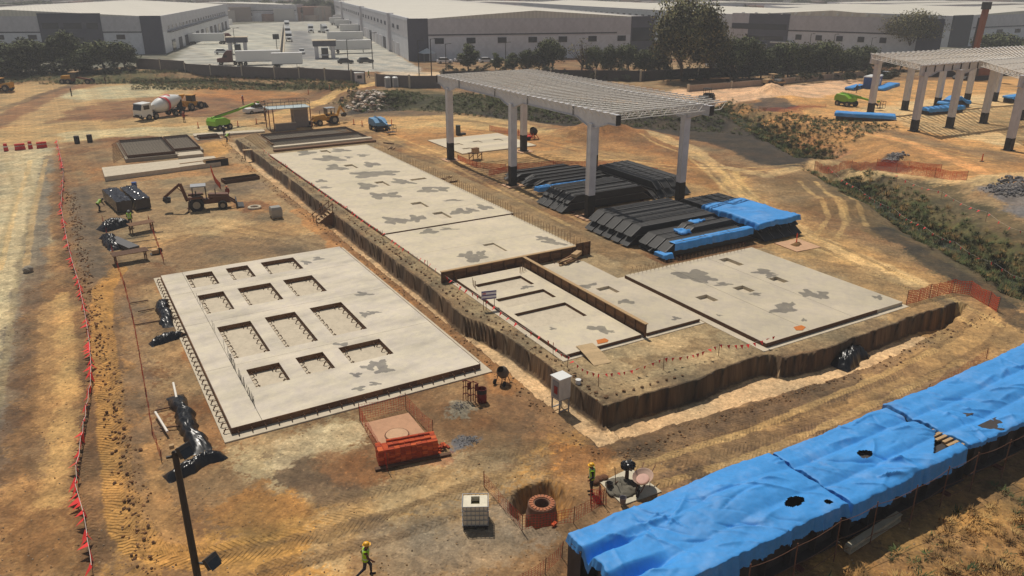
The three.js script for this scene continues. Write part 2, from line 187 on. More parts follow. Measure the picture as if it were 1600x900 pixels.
// dark bank and scrub
area(C(62, 54, 44), .98, 1.2, gp(540, 180, 650, 168, 740, 178, 830, 190, 905, 198, 1010, 203, 1120, 226, 1190, 256, 1250, 262, 1290, 245, 1150, 172, 1050, 170, 940, 168, 830, 160, 740, 150, 640, 146, 560, 150), .25); area(olive, .6, 2, gp(560, 146, 640, 138, 740, 146, 830, 156, 940, 164, 1060, 165, 1160, 166, 1300, 238, 1270, 246, 1140, 186, 1000, 178, 830, 172, 640, 160), .9);
area(olive, .9, 2, gp(200, 112, 330, 122, 430, 130, 540, 135, 480, 142, 330, 136, 200, 122, 0, 122, 0, 112), .7);
area(C(92, 80, 54), .95, 1.5, gp(1270, 278, 1340, 272, 1480, 290, 1600, 350, 1640, 480, 1560, 470, 1420, 400, 1330, 330), .7); area(C(120, 96, 64), .8, 1.4, gp(1200, 280, 1270, 274, 1330, 325, 1390, 352, 1430, 378, 1330, 350, 1240, 320), .9); line(C(62, 54, 44), .8, .9, gp(1380, 360, 1460, 410, 1540, 460, 1610, 510), .7); area(C(98, 92, 52), .8, 1, gp(1400, 300, 1500, 350, 1600, 420, 1600, 460, 1500, 400, 1420, 350), .9);
// far side
area(C(184, 136, 84), .9, 3, gp(1170, 165, 1260, 175, 1340, 200, 1560, 255, 1700, 262, 1700, 300, 1500, 282, 1300, 248, 1200, 200), .6); area(C(200, 152, 96), .9, 3, gp(1180, 150, 1300, 130, 1700, 120, 1700, 262, 1560, 240, 1420, 205, 1300, 190), .5); area(pink, .95, 2, gp(965, 158, 1060, 140, 1220, 135, 1330, 125, 1360, 135, 1280, 152, 1110, 162, 1000, 166), .3);
line(C(214, 156, 100), .8, 1, gp(1200, 180, 1300, 196, 1420, 222, 1520, 262, 1600, 285), .4); area(C(208, 178, 132), .8, 2, gp(1340, 170, 1500, 150, 1700, 140, 1700, 215, 1560, 225, 1440, 200), .6); area(tanL, .8, 1.2, gp(1270, 256, 1400, 262, 1520, 280, 1600, 268, 1700, 262, 1700, 290, 1560, 292, 1400, 276, 1280, 270), .5); area(C(190, 132, 90), .6, 1, gp(1180, 190, 1240, 200, 1320, 240, 1290, 246, 1200, 215), .9);
// heaps
area(C(146, 134, 112), .9, .3, [[-7.7, 5], [-6.8, 4.4], [-5.9, 4.9], [-5.8, 5.9], [-6.7, 6.3], [-7.6, 5.9]], .5); area(C(112, 108, 106), .9, .3, [[-8.6, 1.8], [-7.8, 1.4], [-7, 1.8], [-7, 2.3], [-7.8, 2.6], [-8.5, 2.4]], .5); area(C(84, 72, 62), .9, 1, gp(1172, 168, 1190, 154, 1225, 152, 1245, 166, 1210, 174), .5); area(C(120, 60, 44), .6, .8, gp(1190, 172, 1240, 166, 1290, 166, 1250, 176), .8); area(C(110, 106, 104), .9, 1, gp(1535, 292, 1600, 285, 1640, 320, 1610, 340, 1570, 326), .4); area(C(92, 78, 66), .9, .8, gp(1365, 262, 1385, 250, 1415, 252, 1430, 262, 1400, 268), .5);
area(C(160, 84, 52), .4, .3, [[-11.4, 1.2], [-9.6, .9], [-9.5, 1.4], [-10.8, 1.7]], .8);
function tracks(col, a, pts, gap = 1.9, w = .24, br = .9) { for (const s of [-1, 1]) line(col, a, w, pts.map((p, i) => { const q = pts[Math.min(i + 1, pts.length - 1)], r = pts[Math.max(i - 1, 0)], dx = q[0] - r[0], du = q[1] - r[1], L = Math.hypot(dx, du) || 1; return [p[0] - du / L * gap / 2 * s, p[1] + dx / L * gap / 2 * s]; }), br, { tread: 1, soft: .1 }); }
const tD = C(112, 86, 58), tLt = C(206, 168, 112);
tracks(tD, .55, gp(300, 900, 480, 858, 640, 812, 800, 752, 900, 705, 960, 690, 1100, 672, 1300, 618)); tracks(tD, .5, gp(960, 760, 1100, 712, 1260, 660, 1400, 596, 1520, 530, 1560, 480)); tracks(tLt, .5, gp(1000, 745, 1180, 690, 1340, 622, 1480, 556)); tracks(tD, .45, gp(190, 880, 170, 760, 158, 640, 150, 520)); tracks(tLt, .6, gp(1010, 210, 1080, 240, 1140, 290, 1220, 352, 1340, 408, 1460, 462, 1545, 510)); tracks(tD, .5, gp(1110, 255, 1160, 305, 1240, 360, 1380, 425)); tracks(tLt, .6, gp(1150, 275, 1140, 300, 1180, 340, 1260, 380)); tracks(tLt, .5, gp(1290, 372, 1310, 340, 1300, 312, 1262, 284)); tracks(tLt, .5, gp(1338, 352, 1330, 328, 1302, 300)); tracks(tD, .4, gp(560, 205, 640, 240, 760, 275, 860, 330, 930, 372), 1.9, .3); tracks(tLt, .45, gp(600, 210, 700, 250, 800, 300, 900, 350)); tracks(tLt, .5, gp(20, 420, 40, 320, 60, 250)); tracks(C(160, 140, 104), .5, gp(-30, 640, 10, 420, 40, 300, 20, 245)); tracks(tD, .4, gp(240, 380, 330, 350, 440, 372, 500, 392)); tracks(tD, .4, gp(150, 300, 240, 300, 330, 300, 400, 310)); tracks(tLt, .5, gp(420, 190, 300, 205, 180, 212, 60, 225)); tracks(tLt, .5, gp(1540, 250, 1480, 236, 1380, 214, 1290, 196, 1220, 184)); tracks(tD, .5, gp(700, 200, 820, 215, 930, 240, 1040, 262, 1130, 262)); tracks(tLt, .5, gp(860, 246, 960, 252, 1060, 262, 1150, 266, 1260, 264));
for (let i = 0; i < 34; i++) { const a = [1130 + 14 * i, 0]; } for (let i = 0; i < 22; i++) { const t = i / 21, p = lerp(182, 250, t); line(C(140, 108, 72), .3, .3, gp(1290 + t * 150, p - 2, 1440 + t * 120, p + 2 + t * 10, 1640, p + 6 + t * 20), .5, { soft: .2 }); }  // stripes below the far right canopy: roof joist shadows painted into the soil
// damp and dusty patches that lie over the tracks
area(C(108, 86, 64), .85, .5, gp(424, 714, 470, 708, 520, 730, 562, 750, 556, 774, 498, 794, 476, 772, 440, 752), .55); area(C(148, 104, 64), .7, .6, gp(505, 726, 560, 716, 600, 738, 570, 760, 520, 752), .6); area(C(158, 114, 66), .85, .6, gp(330, 798, 396, 762, 462, 776, 484, 800, 420, 822, 336, 818), .4); area(C(206, 184, 146), .6, .6, gp(430, 690, 520, 662, 560, 668, 555, 690, 480, 712, 420, 730), .7);
area(C(104, 84, 64), .7, .6, gp(196, 610, 214, 600, 226, 690, 222, 770, 204, 740), .6); area(C(90, 76, 62), .6, .5, gp(40, 696, 66, 690, 70, 740, 50, 745), .8); area(C(112, 78, 46), .55, .8, gp(20, 830, 70, 800, 110, 830, 100, 890, 30, 900), .7); line(C(198, 158, 102), .55, .5, gp(100, 460, 112, 560, 100, 680, 76, 780), .9); line(C(100, 72, 46), .6, .55, gp(48, 460, 42, 560, 30, 660, 24, 740), .8);
area(C(92, 76, 62), .6, .5, gp(556, 815, 580, 810, 600, 826, 570, 840), .8); area(C(136, 118, 96), .6, .5, gp(640, 812, 720, 790, 800, 800, 800, 850, 700, 880, 640, 870), .9); area(C(98, 78, 58), .6, .5, gp(780, 665, 830, 650, 850, 672, 810, 690), .8); line(C(92, 72, 54), .6, .35, gp(810, 735, 870, 716, 930, 702), .8); area(C(76, 62, 50), .7, .5, gp(1060, 736, 1096, 728, 1108, 742, 1080, 752), .6); area(C(150, 104, 58), .6, .6, gp(880, 700, 950, 706, 940, 734, 890, 730), .7);
area(C(104, 88, 70), .7, .8, gp(110, 298, 130, 292, 150, 370, 160, 440, 140, 450, 122, 380), .5); area(C(110, 88, 66), .6, .8, gp(300, 368, 420, 376, 500, 384, 470, 396, 330, 400, 260, 412, 240, 396), .8); area(C(196, 164, 118), .5, .8, gp(250, 350, 330, 340, 400, 345, 330, 364, 250, 372), .9); area(C(112, 70, 44), .7, .5, gp(365, 316, 410, 314, 424, 324, 384, 332), .6); area(C(86, 74, 64), .6, .5, gp(280, 292, 330, 284, 350, 290, 310, 302), .7);
area(C(120, 96, 68), .6, .7, [[30, 3], [33, 2.4], [33.6, 8], [31, 12], [29.4, 9]], .8); area(C(118, 92, 62), .6, .7, [[16.2, 20], [18.8, 20], [19, 27], [17, 30], [16, 26]], .7); area(C(126, 98, 66), .6, .6, [[4, 1.6], [8, 3], [12, 2.4], [13, 4.6], [7, 5.4], [4.4, 4.4]], .9); area(C(196, 166, 124), .6, .5, [[5.5, 4.6], [8, 3.6], [11, 4.4], [12.6, 3.4], [11, 5.4], [7, 5.6]], .9);
// trench floors (thin blinding concrete, dusty)
{ const l = [], f = []; for (let u = -1.7; u <= 96; u += 1) l.push([padL(u) - .3, u]); for (let x = -1.2; x <= 28; x += .7) f.push([x, padF(Math.max(x, 0)) - .35]); area(plantilla, .9, .1, [[-1.6, 96], [-1.6, -1.7], ...l], .22); area(plantilla, .9, .12, [[28, -2.5], [22, -3.1], [15.6, -2.95], [10.4, -2.5], [5.4, -2.2], [-1.6, -1.75], ...f], .22); }
area(C(150, 112, 72), .55, .4, [[-1.6, 40], [-.5, 38], [-.5, 70], [-1.5, 70]], 1.2);
// excavated faces, dark soil with the walls' shade painted in; loose rim soil
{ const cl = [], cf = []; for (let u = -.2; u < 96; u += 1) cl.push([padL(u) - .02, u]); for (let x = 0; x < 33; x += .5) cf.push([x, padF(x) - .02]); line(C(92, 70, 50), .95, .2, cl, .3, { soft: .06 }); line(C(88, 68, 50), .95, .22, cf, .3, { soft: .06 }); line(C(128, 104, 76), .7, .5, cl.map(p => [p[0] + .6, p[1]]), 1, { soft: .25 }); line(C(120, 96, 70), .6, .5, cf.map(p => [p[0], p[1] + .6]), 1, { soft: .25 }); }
// pavements of the business park
area(C(176, 166, 150), .95, 1.5, gp(270, 95, 330, 40, 530, 30, 660, 110, 640, 122, 590, 112, 420, 118, 330, 108), .2); area(C(188, 178, 158), .6, 2, gp(300, 60, 430, 40, 436, 90, 330, 95), .4); area(C(128, 122, 118), .8, .8, gp(456, 48, 480, 48, 505, 92, 450, 92), .2); area(C(196, 170, 140), .8, 1.5, gp(600, 112, 700, 112, 690, 118, 590, 122), .4);

const hash = (i, j) => { let h = Math.imul(i, 374761393) + Math.imul(j, 668265263) | 0; h = Math.imul(h ^ h >>> 13, 1274126177); return ((h ^ h >>> 16) >>> 0) / 4294967296; };
function paint(x0, u0, w, res, fine) {
  const n = res, col = new Float32Array(n * n * 3), bmp = fine ? new Float32Array(n * n) : null, st = w / n;
  for (let j = 0, k = 0; j < n; j++) { const u = u0 + (j + .5) * st; for (let i = 0; i < n; i++, k++) { const x = x0 + (i + .5) * st;
    const a = nz(N0, x, u, 61), b = nz(N2, x + 40, u, 17), t = clamp((a * .6 + b * .4 - .5) * 2.4 + .5, 0, 1), far = u > 210 || x > 190 || x < -120 ? 1 : 0;
    const A = far ? [.12, .11, .07] : brown, B = far ? [.24, .2, .14] : C_grey; for (let c = 0; c < 3; c++) col[3 * k + c] = lerp(A[c], B[c], t);
    if (bmp) bmp[k] = .3 * nz(N1, x, u, 3.1) + .3 * nz(N3, x, u, 7.7) + .25 * nz(N3, u, x, 3.3); } }
  for (const f of FE) {
    let bx0 = 1e9, bx1 = -1e9, bu0 = 1e9, bu1 = -1e9; for (const p of f.pts) { bx0 = Math.min(bx0, p[0]); bx1 = Math.max(bx1, p[0]); bu0 = Math.min(bu0, p[1]); bu1 = Math.max(bu1, p[1]); }
    const pad = (f.w || 0) + f.soft * 3 + (f.br > .4 ? 1.2 : 0); const i0 = Math.max(0, ((bx0 - pad - x0) / st) | 0), i1 = Math.min(n - 1, Math.ceil((bx1 + pad - x0) / st)), j0 = Math.max(0, ((bu0 - pad - u0) / st) | 0), j1 = Math.min(n - 1, Math.ceil((bu1 + pad - u0) / st));
    const P = f.pts, poly = f.t === 'p';
    const segs = []; for (let i = poly ? 0 : 1; i < P.length; i++) { const q = P[(i + P.length - 1) % P.length], p = P[i]; segs.push([q[0], q[1], p[0] - q[0], p[1] - q[1], 1 / ((p[0] - q[0]) ** 2 + (p[1] - q[1]) ** 2 + 1e-9)]); }
    const cum = [0]; for (const s of segs) cum.push(cum[cum.length - 1] + Math.hypot(s[2], s[3]));
    const B = 16; for (let bj = j0; bj <= j1; bj += B) for (let bi = i0; bi <= i1; bi += B) {
      // skip blocks that lie wholly outside or inside
      const cx = x0 + (bi + B / 2) * st, cu = u0 + (bj + B / 2) * st, rad = B * st * .75; let dm = 1e9, near = []; for (let q = 0; q < segs.length; q++) { const s = segs[q], t = clamp(((cx - s[0]) * s[2] + (cu - s[1]) * s[3]) * s[4], 0, 1), d = Math.hypot(cx - s[0] - s[2] * t, cu - s[1] - s[3] * t); dm = Math.min(dm, d); if (d < rad * 2 + pad * 2) near.push(q); }
      const inside = poly && inP(cx, cu, P); if (dm > rad + pad && !inside) continue; const deep = inside && dm > rad + pad;
      for (let j = bj; j < Math.min(bj + B, j1 + 1); j++) { const u = u0 + (j + .5) * st; for (let i = bi; i < Math.min(bi + B, i1 + 1); i++) { const x = x0 + (i + .5) * st, k = j * n + i;
        let d, along = 0, lat = 0; if (deep) d = 9; else { d = 1e9; for (const q of near) { const s = segs[q], t = clamp(((x - s[0]) * s[2] + (u - s[1]) * s[3]) * s[4], 0, 1), ex = x - s[0] - s[2] * t, eu = u - s[1] - s[3] * t, dd = Math.hypot(ex, eu); if (dd < d) { d = dd; along = cum[q] + t / Math.sqrt(s[4]); lat = Math.sign(ex * s[3] - eu * s[2]) * dd; } } if (poly) d = inP(x, u, P) ? d : -d; else d = f.w - d; }
        const nb = nz(N2, x, u, 6 + f.soft * 5) - .5, nf = nz(N1, u, x, 2.3) - .5, ng = nz(N3, x, u, 6) - .5;
        let m = ss(-f.soft * .45, f.soft * .45, d + (nb * 2.6 + nf * 1.5 + ng * 1.3) * Math.max(f.soft, f.br > .4 && !f.tread ? .55 : 0) * (.2 + f.br));
        if (m <= 0) continue; m *= f.a * (1 - f.br * .5 * clamp(nz(N2, x + 13, u + 7, 9) * 2.4 - .95 + nf * .9 + ng * .5, 0, 1));
        for (let c = 0; c < 3; c++) col[3 * k + c] = lerp(col[3 * k + c], f.col[c], m);
        if (bmp && f.tread && st < .06) { const ph = (along + Math.abs(lat) * .9) / .26, v = Math.abs(ph - Math.floor(ph) - .5) * 2; bmp[k] = lerp(bmp[k], .25 + .75 * ss(.25, .6, v), m * .9 * (nz(N1, x, u, 5) > .4 ? 1 : .35)); }
      } }
    }
  }
  const d8 = new Uint8Array(n * n * 4), b8 = bmp ? new Uint8Array(n * n * 4) : null;
  for (let j = 0, k = 0; j < n; j++) { const u = u0 + (j + .5) * st; for (let i = 0; i < n; i++, k++) { const x = x0 + (i + .5) * st;
    const g1 = nz(N1, x, u, 2.9), g2 = nz(N3, x, u, 8.3), g3 = nz(N2, x, u, 13), g4 = nz(N3, u, x, 3.1), g5 = nz(N0, x, u, 29); const g6 = nz(N1, u, x, 7.3); let g = (.66 + .68 * g1) * (.74 + .52 * g2) * (.76 + .48 * g3) * (fine ? .72 + .56 * g4 : 1) * (.9 + .2 * hash(i, j)) * (.84 + .32 * g5) * (.8 + .4 * g6);
    const sp = g2 * g4; if (fine && sp > .56) g *= 1.35; if (fine && sp < .07) g *= .6;
    const w = (g3 - .5) * .16, cc = (v, m) => m * Math.pow(v / m, 1.22); g *= .9; d8[4 * k] = toS(cc(col[3 * k], .3) * g * .97 * (1 + w)); d8[4 * k + 1] = toS(cc(col[3 * k + 1], .19) * g); d8[4 * k + 2] = toS(cc(col[3 * k + 2], .105) * g * (1 - w)); d8[4 * k + 3] = 255;
    if (b8) { const v = clamp(bmp[k], 0, 1) * 255; b8[4 * k] = b8[4 * k + 1] = b8[4 * k + 2] = v; b8[4 * k + 3] = 255; } } }
  const mk = (d, s) => { const t = new THREE.DataTexture(d, n, n); t.magFilter = THREE.LinearFilter; t.minFilter = THREE.LinearMipmapLinearFilter; t.generateMipmaps = true; t.wrapS = t.wrapT = THREE.ClampToEdgeWrapping; if (s) t.colorSpace = THREE.SRGBColorSpace; t.needsUpdate = true; return t; };
  return [mk(d8, true), b8 && mk(b8, false)];
}
const C_grey = grey;
const TILES = [{ x0: -46, u0: -26, w: 88, res: 2048, fine: true, n: 'ground' }, { x0: -110, u0: -60, w: 270, res: 2048, fine: true, n: 'ground' }, { x0: -1000, u0: -500, w: 2400, res: 1024, fine: false, n: 'ground' }];
{
  const nx = GX.length, nu = GU.length, pos = new Float32Array(nx * nu * 3);
  for (let j = 0; j < nu; j++) for (let i = 0; i < nx; i++) { const k = 3 * (j * nx + i); pos[k] = GX[i]; pos[k + 1] = T(GX[i], GU[j]); pos[k + 2] = -GU[j]; }
  const nor = new Float32Array(nx * nu * 3);
  for (let j = 0; j < nu; j++) for (let i = 0; i < nx; i++) { const a = Math.max(0, i - 1), b = Math.min(nx - 1, i + 1), c = Math.max(0, j - 1), d = Math.min(nu - 1, j + 1), y = (p, q) => pos[3 * (q * nx + p) + 1]; const dx = (y(b, j) - y(a, j)) / (GX[b] - GX[a]), du = (y(i, d) - y(i, c)) / (GU[d] - GU[c]), l = Math.hypot(dx, 1, du), k = 3 * (j * nx + i); nor[k] = -dx / l; nor[k + 1] = 1 / l; nor[k + 2] = du / l; }
  const idx = [[], [], []], mid = (a, i) => (a[i] + a[i + 1]) / 2, inT = (t, x, u) => x > t.x0 && x < t.x0 + t.w && u > t.u0 && u < t.u0 + t.w;
  for (let j = 0; j < nu - 1; j++) for (let i = 0; i < nx - 1; i++) { const x = mid(GX, i), u = mid(GU, j), t = inT(TILES[0], x, u) ? 0 : inT(TILES[1], x, u) ? 1 : 2, a = j * nx + i, b = a + 1, c = a + nx, d = c + 1; idx[t].push(a, b, d, a, d, c); }
  const names = ['fine soil of the building site with tyre tracks', 'bare soil around the site and dark stream bank', 'far plain beyond the business park'];
  TILES.forEach((t, q) => {
    const map = new Map(), P = [], Nn = [], UV = [], I = [];
    for (const v of idx[q]) { let m = map.get(v); if (m === undefined) { m = map.size; map.set(v, m); P.push(pos[3 * v], pos[3 * v + 1], pos[3 * v + 2]); Nn.push(nor[3 * v], nor[3 * v + 1], nor[3 * v + 2]); UV.push((pos[3 * v] - t.x0) / t.w, (-pos[3 * v + 2] - t.u0) / t.w); } I.push(m); }
    const g = new THREE.BufferGeometry(); g.setAttribute('position', new THREE.Float32BufferAttribute(P, 3)); g.setAttribute('normal', new THREE.Float32BufferAttribute(Nn, 3)); g.setAttribute('uv', new THREE.Float32BufferAttribute(UV, 2)); g.setIndex(I);
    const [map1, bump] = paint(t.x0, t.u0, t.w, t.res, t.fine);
    const m = new THREE.MeshStandardMaterial({ map: map1, roughness: .97, name: 'soil' + q }); if (bump) { m.bumpMap = bump; m.bumpScale = q ? .14 : .13; }
    const o = mesh('ground', g, m); tag(o, names[q], null, null, 'structure');
  });
}

// ---------- shared surface textures ----------
const grain = tex(256, 256, (x, y) => { const v = .8 + .25 * nz(N1, x, y, 1) + .12 * (nz(N3, x, y, 1) - .5); return [v, v, v]; });
const rustT = tex(256, 256, (x, y) => { const v = nz(N0, x, y, 1), w = .7 + .5 * nz(N1, x, y, 1); return [w * (1 + .25 * (v - .5)), w, w * (1 - .3 * (v - .5))]; });
const woodT = tex(256, 256, (x, y) => { const v = .62 + .4 * nz(N0, x * .25, y * 4, 1) + .25 * (nz(N3, x * .5, y * 2, 1) - .5); return [v, v * .97, v * .92]; });
const textured = (key, c, rough, t, per, o = {}) => M(key, c, rough, { map: rep(t, per), ...o });
const mBoard = textured('formwork board', C(128, 92, 62), .85, woodT, 1.4), mBoardD = textured('weathered formwork board', C(104, 74, 52), .85, woodT, 1.7), mLum = textured('pale lumber', C(196, 164, 122), .85, woodT, 1.3), mPly = textured('plywood', C(204, 176, 134), .8, woodT, 2);
const mSteel = M('rusty bar', C(112, 74, 52), .8), mSteelP = M('starter bar', C(138, 104, 74), .8), mRedB = M('barrier red', C(206, 44, 40), .7), mBlackP = M('black plastic film', C(20, 20, 22), .3), mLean = textured('lean concrete', C(206, 192, 168), .95, grain, 2.2);
const mRebar = M('reinforcing bar', C(84, 76, 70), .7), mDarkM = M('dark steel', C(46, 44, 43), .6), mGreyM = M('grey steel', C(150, 152, 155), .55, { metalness: .3 });
// concrete with the damp curing marks that the slabs show
function blob(px, py, rx, ry, h, seed, tilt = 0) { const r = RNG(seed), a = r() * 9, b = r() * 9, o = []; for (let i = 0; i < 36; i++) { const t = i / 36 * 2 * PI, k = 1 + .3 * Math.sin(3 * t + a) + .2 * Math.sin(5 * t + b) + .14 * (r() - .5), x = rx * k * Math.cos(t), y = ry * k * Math.sin(t); o.push(S(px + x, py + y + x * tilt, h)); } return o; }
function concrete(x0, u0, w, d, nx, ny, base, blobs, marks = 0, tint = 1) {
  const bb = blobs.map(p => { let a = 1e9, b = -1e9, c = 1e9, e = -1e9; for (const q of p) { a = Math.min(a, q[0]); b = Math.max(b, q[0]); c = Math.min(c, q[1]); e = Math.max(e, q[1]); } return [p, a, b, c, e]; });
  const t = tex(nx, ny, (fx, fy) => { const x = x0 + fx * w, u = u0 + fy * d, n = nz(N0, x, u, 11), m = nz(N1, x, u, 3.7), g = nz(N3, x, u, 5), tr = marks ? nz(N2, x * .35 + u * .5, u * 1.6 - x * .3, 5) : .5;
    let k = .78 + .2 * n + .16 * (m - .5) + .1 * (g - .5) + marks * (tr - .5) * .5; k = Math.min(k, 1.12); let c = [base[0] * k, base[1] * k * (1 - .02 * (n - .5)), base[2] * k * (1 - .12 * (m - .5))];
    for (const [p, a, b, e, f] of bb) { const wx = x + (nz(N1, x, u, 2.6) - .5) * .22, wu = u + (nz(N2, x, u, 2.9) - .5) * .3; if (wx > a && wx < b && wu > e && wu < f && inP(wx, wu, p)) { c = c.map((v, i) => v * [.4, .41, .44][i] * (1 + .25 * (m - .5))); break; } }
    return c; });
  t.wrapS = t.wrapT = THREE.ClampToEdgeWrapping; t.repeat.set(1 / w, 1 / d); t.offset.set(-x0 / w, -u0 / d); return t;
}
const slabUV = g => { g = metreUV(g); const p = g.attributes.position, uv = g.attributes.uv; for (let i = 0; i < p.count; i++) uv.setXY(i, p.getX(i), -p.getZ(i)); return g; };
let bs = 100; const B = (h, l) => l.map(([a, b, c, d, t]) => blob(a, b, c, d, h, bs++, t || 0));
const padBlobs = B(1.12, [[478, 239, 13, 3.6], [531, 235, 13, 2.6], [515, 248, 21, 4], [545, 246, 5, 1.6], [567, 243, 8, 2], [525, 262, 15, 4, .12], [580, 257, 13, 3.4], [575, 273, 26, 4.4], [604, 270, 18, 3.6], [573, 291, 13, 5], [628, 284, 16, 3.6, .1], [592, 306, 14, 4.6], [612, 305, 13, 4.2], [668, 297, 13, 4.4], [690, 295, 11, 3.6, .1], [612, 345, 13, 5, .15], [630, 345, 12, 4], [652, 341, 12, 4.6], [719, 331, 15, 3.8], [736, 329, 10, 3.4], [757, 324, 13, 3.2, .1], [708, 313, 14, 1.4], [502, 283, 9, 2], [508, 293, 8, 1.6], [670, 361, 13, 3.6], [701, 357, 12, 1.8], [729, 398, 12, 5], [742, 402, 14, 6], [752, 396, 7, 5], [863, 377, 17, 4, .25], [845, 371, 8, 3],
  [821, 449, 9, 3], [868, 485, 20, 6, .05], [936, 515, 17, 4.6, .2], [954, 519, 5, 2], [862, 514, 5, 2], [918, 447, 14, 3, -.2], [978, 472, 12, 3.4], [1055, 498, 6, 2.6], [1080, 431, 24, 8], [1102, 437, 14, 6, .1], [1128, 445, 12, 3], [1192, 426, 14, 4], [1204, 432, 9, 3], [1265, 461, 16, 5, .2], [1283, 463, 11, 6], [1222, 484, 17, 7], [1233, 478, 8, 5], [1371, 466, 6, 3], [1180, 461, 8, 2], [1254, 501, 4, 2], [1124, 494, 4, 1.5]]);
const padTex = concrete(0, 0, 30, 97, 768, 2048, C(218, 204, 178), padBlobs, .1);
const mPad = M('pad concrete', [1, 1, 1], .92, { map: padTex });
const mPadR = M('grey pad concrete', C(238, 238, 240), .92, { map: padTex });
const fgTex = concrete(-20, 8, 18, 31, 1024, 1536, C(216, 204, 184), B(.46, [[592, 568, 14, 6], [600, 577, 13, 6], [575, 573, 12, 4], [557, 585, 9, 3], [560, 607, 10, 3.2], [585, 599, 8, 3.4], [568, 459, 12, 2.8], [570, 491, 7, 4], [582, 488, 9, 2.4], [478, 410, 6, 3], [497, 404, 8, 2.4], [534, 537, 11, 2.6]]), .55);
const mFg = M('trowelled concrete', [1, 1, 1], .9, { map: fgTex });

function slab(o, name, x0, x1, u0, u1, y0, y1, cutsX, cutsU, holes, mat, gap = .025) {
  const xs = [x0, ...cutsX, x1], us = [u0, ...cutsU, u1];
  for (let i = 1; i < xs.length; i++) for (let j = 1; j < us.length; j++) { const a = xs[i - 1] + (i > 1 ? gap / 2 : 0), b = xs[i] - (i < xs.length - 1 ? gap / 2 : 0), c = us[j - 1] + (j > 1 ? gap / 2 : 0), d = us[j] - (j < us.length - 1 ? gap / 2 : 0);
    const hs = holes.filter(h => h[0] > a && h[1] < b && h[2] > c && h[3] < d).map(h => rect(...h)); mesh(name, slabUV(poly(rect(a, b, c, d), y0, y1, hs)), mat, o); }
}
// pegs and planks of a form round a rectangle; side +1 = form stands outside
function plank(o, x0, u0, x1, u1, y0, y1, t, mat, name = 'form_plank') { const L = Math.hypot(x1 - x0, u1 - u0), g = new THREE.BoxGeometry(L, y1 - y0, t); g.rotateY(Math.atan2(u1 - u0, x1 - x0)); return mesh(name, metreUV(g.translate((x0 + x1) / 2, (y0 + y1) / 2, -(u0 + u1) / 2)), mat, o); }
const pegG = box(.05, .34, .05), strutG = box(.04, .04, .34);
function peg(o, x, u, y, nx, nu) { const a = mesh('stake', pegG, mBoardD, o); a.position.set(x + nx * .3, y, -(u + nu * .3)); a.rotation.set(nu ? nu * .5 : 0, 0, nx ? nx * .5 : 0); const b = mesh('strut', strutG, mBoard, o); b.position.set(x + nx * .18, y + .06, -(u + nu * .18)); b.rotation.y = nx ? PI / 2 : 0; }
// front slab on its blinding
{
  const o = thing('foundation_slab', 'pale trowelled concrete slab with twelve rectangular openings left of the long trench', 'concrete slab');
  const H = [[-17, -14.85, 33, 36.4], [-13.7, -11.85, 33.2, 36.45], [-10.7, -7.8, 33.1, 36.5], [-16.95, -14.95, 26.8, 31.05], [-13.85, -11.2, 26.9, 31.05], [-10.15, -7.7, 26.9, 31.1], [-16.8, -14.45, 18.05, 23.9], [-13.4, -11.15, 18.05, 23.95], [-10, -7.5, 18.25, 24.05], [-16.5, -14.4, 13.3, 16.05], [-13.3, -11.45, 13.45, 16.15], [-10.35, -7.4, 13.5, 16.2]];
  mesh('blinding', metreUV(poly(rect(-19.35, -2.6, 8.55, 38.1), -.3, .08)), mLean, o);
  slab(o, 'slab_panel', -18.8, -3.15, 9.25, 37.4, .08, .45, [-17.12], [17.1, 25.2, 32.1], H, mFg);
  for (const [a, b, c, d] of H) { const t = .035, y0 = .09, y1 = .44; plank(o, a, c + t, a, d - t, y0, y1, t, mBoardD); plank(o, b, c + t, b, d - t, y0, y1, t, mBoardD); plank(o, a, c, b, c, y0, y1, t, mBoard); plank(o, a, d, b, d, y0, y1, t, mBoard);
    const nU = Math.max(2, Math.round((d - c) / .95)), nX = Math.max(2, Math.round((b - a) / 1.1)); for (let i = 0; i < nU; i++) { const u = c + (d - c) * (i + .5) / nU; peg(o, a, u, .24, 1, 0); peg(o, b, u, .24, -1, 0); } for (let i = 0; i < nX; i++) { const x = a + (b - a) * (i + .5) / nX; peg(o, x, d, .24, 0, -1); } }
  for (let i = 0; i < 7; i++) { const a = -18.85 + i * 2.245; plank(o, a, 9.22, a + 2.235, 9.22, .09, .46, .04, i % 2 ? mBoard : mBoardD); } for (let i = 0; i < 21; i++) peg(o, -18.5 + i * .74, 9.2, .24, 0, -1);
  for (let i = 0; i < 12; i++) { const a = 9.25 + i * 2.345; plank(o, -18.83, a, -18.83, a + 2.335, .09, .46, .04, i % 2 ? mBoard : mBoardD); } for (let i = 0; i < 38; i++) peg(o, -18.85, 9.5 + i * .74, .24, -1, 0);
  plank(o, -3.11, 9.25, -3.11, 37.4, .09, .44, .03, mBoardD);
  for (let i = 0; i < 34; i++) { const u = 11 + i * .22, k = i % 12; if (k < 9 || i < 10) mesh('starter_bar', bar([-17.1, .3, -u], [-17.1 + rr(-.05, .05), 1.05 + rr(-.1, .1), -u - rr(-.05, .05)], .012, 4), mDarkM, o); }
  for (const u of [23.4, 24, 28, 29, 30, 19, 20]) mesh('starter_bar', bar([-17.05, .3, -u], [-17.05 + rr(-.06, .06), 1.05, -u + rr(-.1, .1)], .012, 4), mDarkM, o);
}
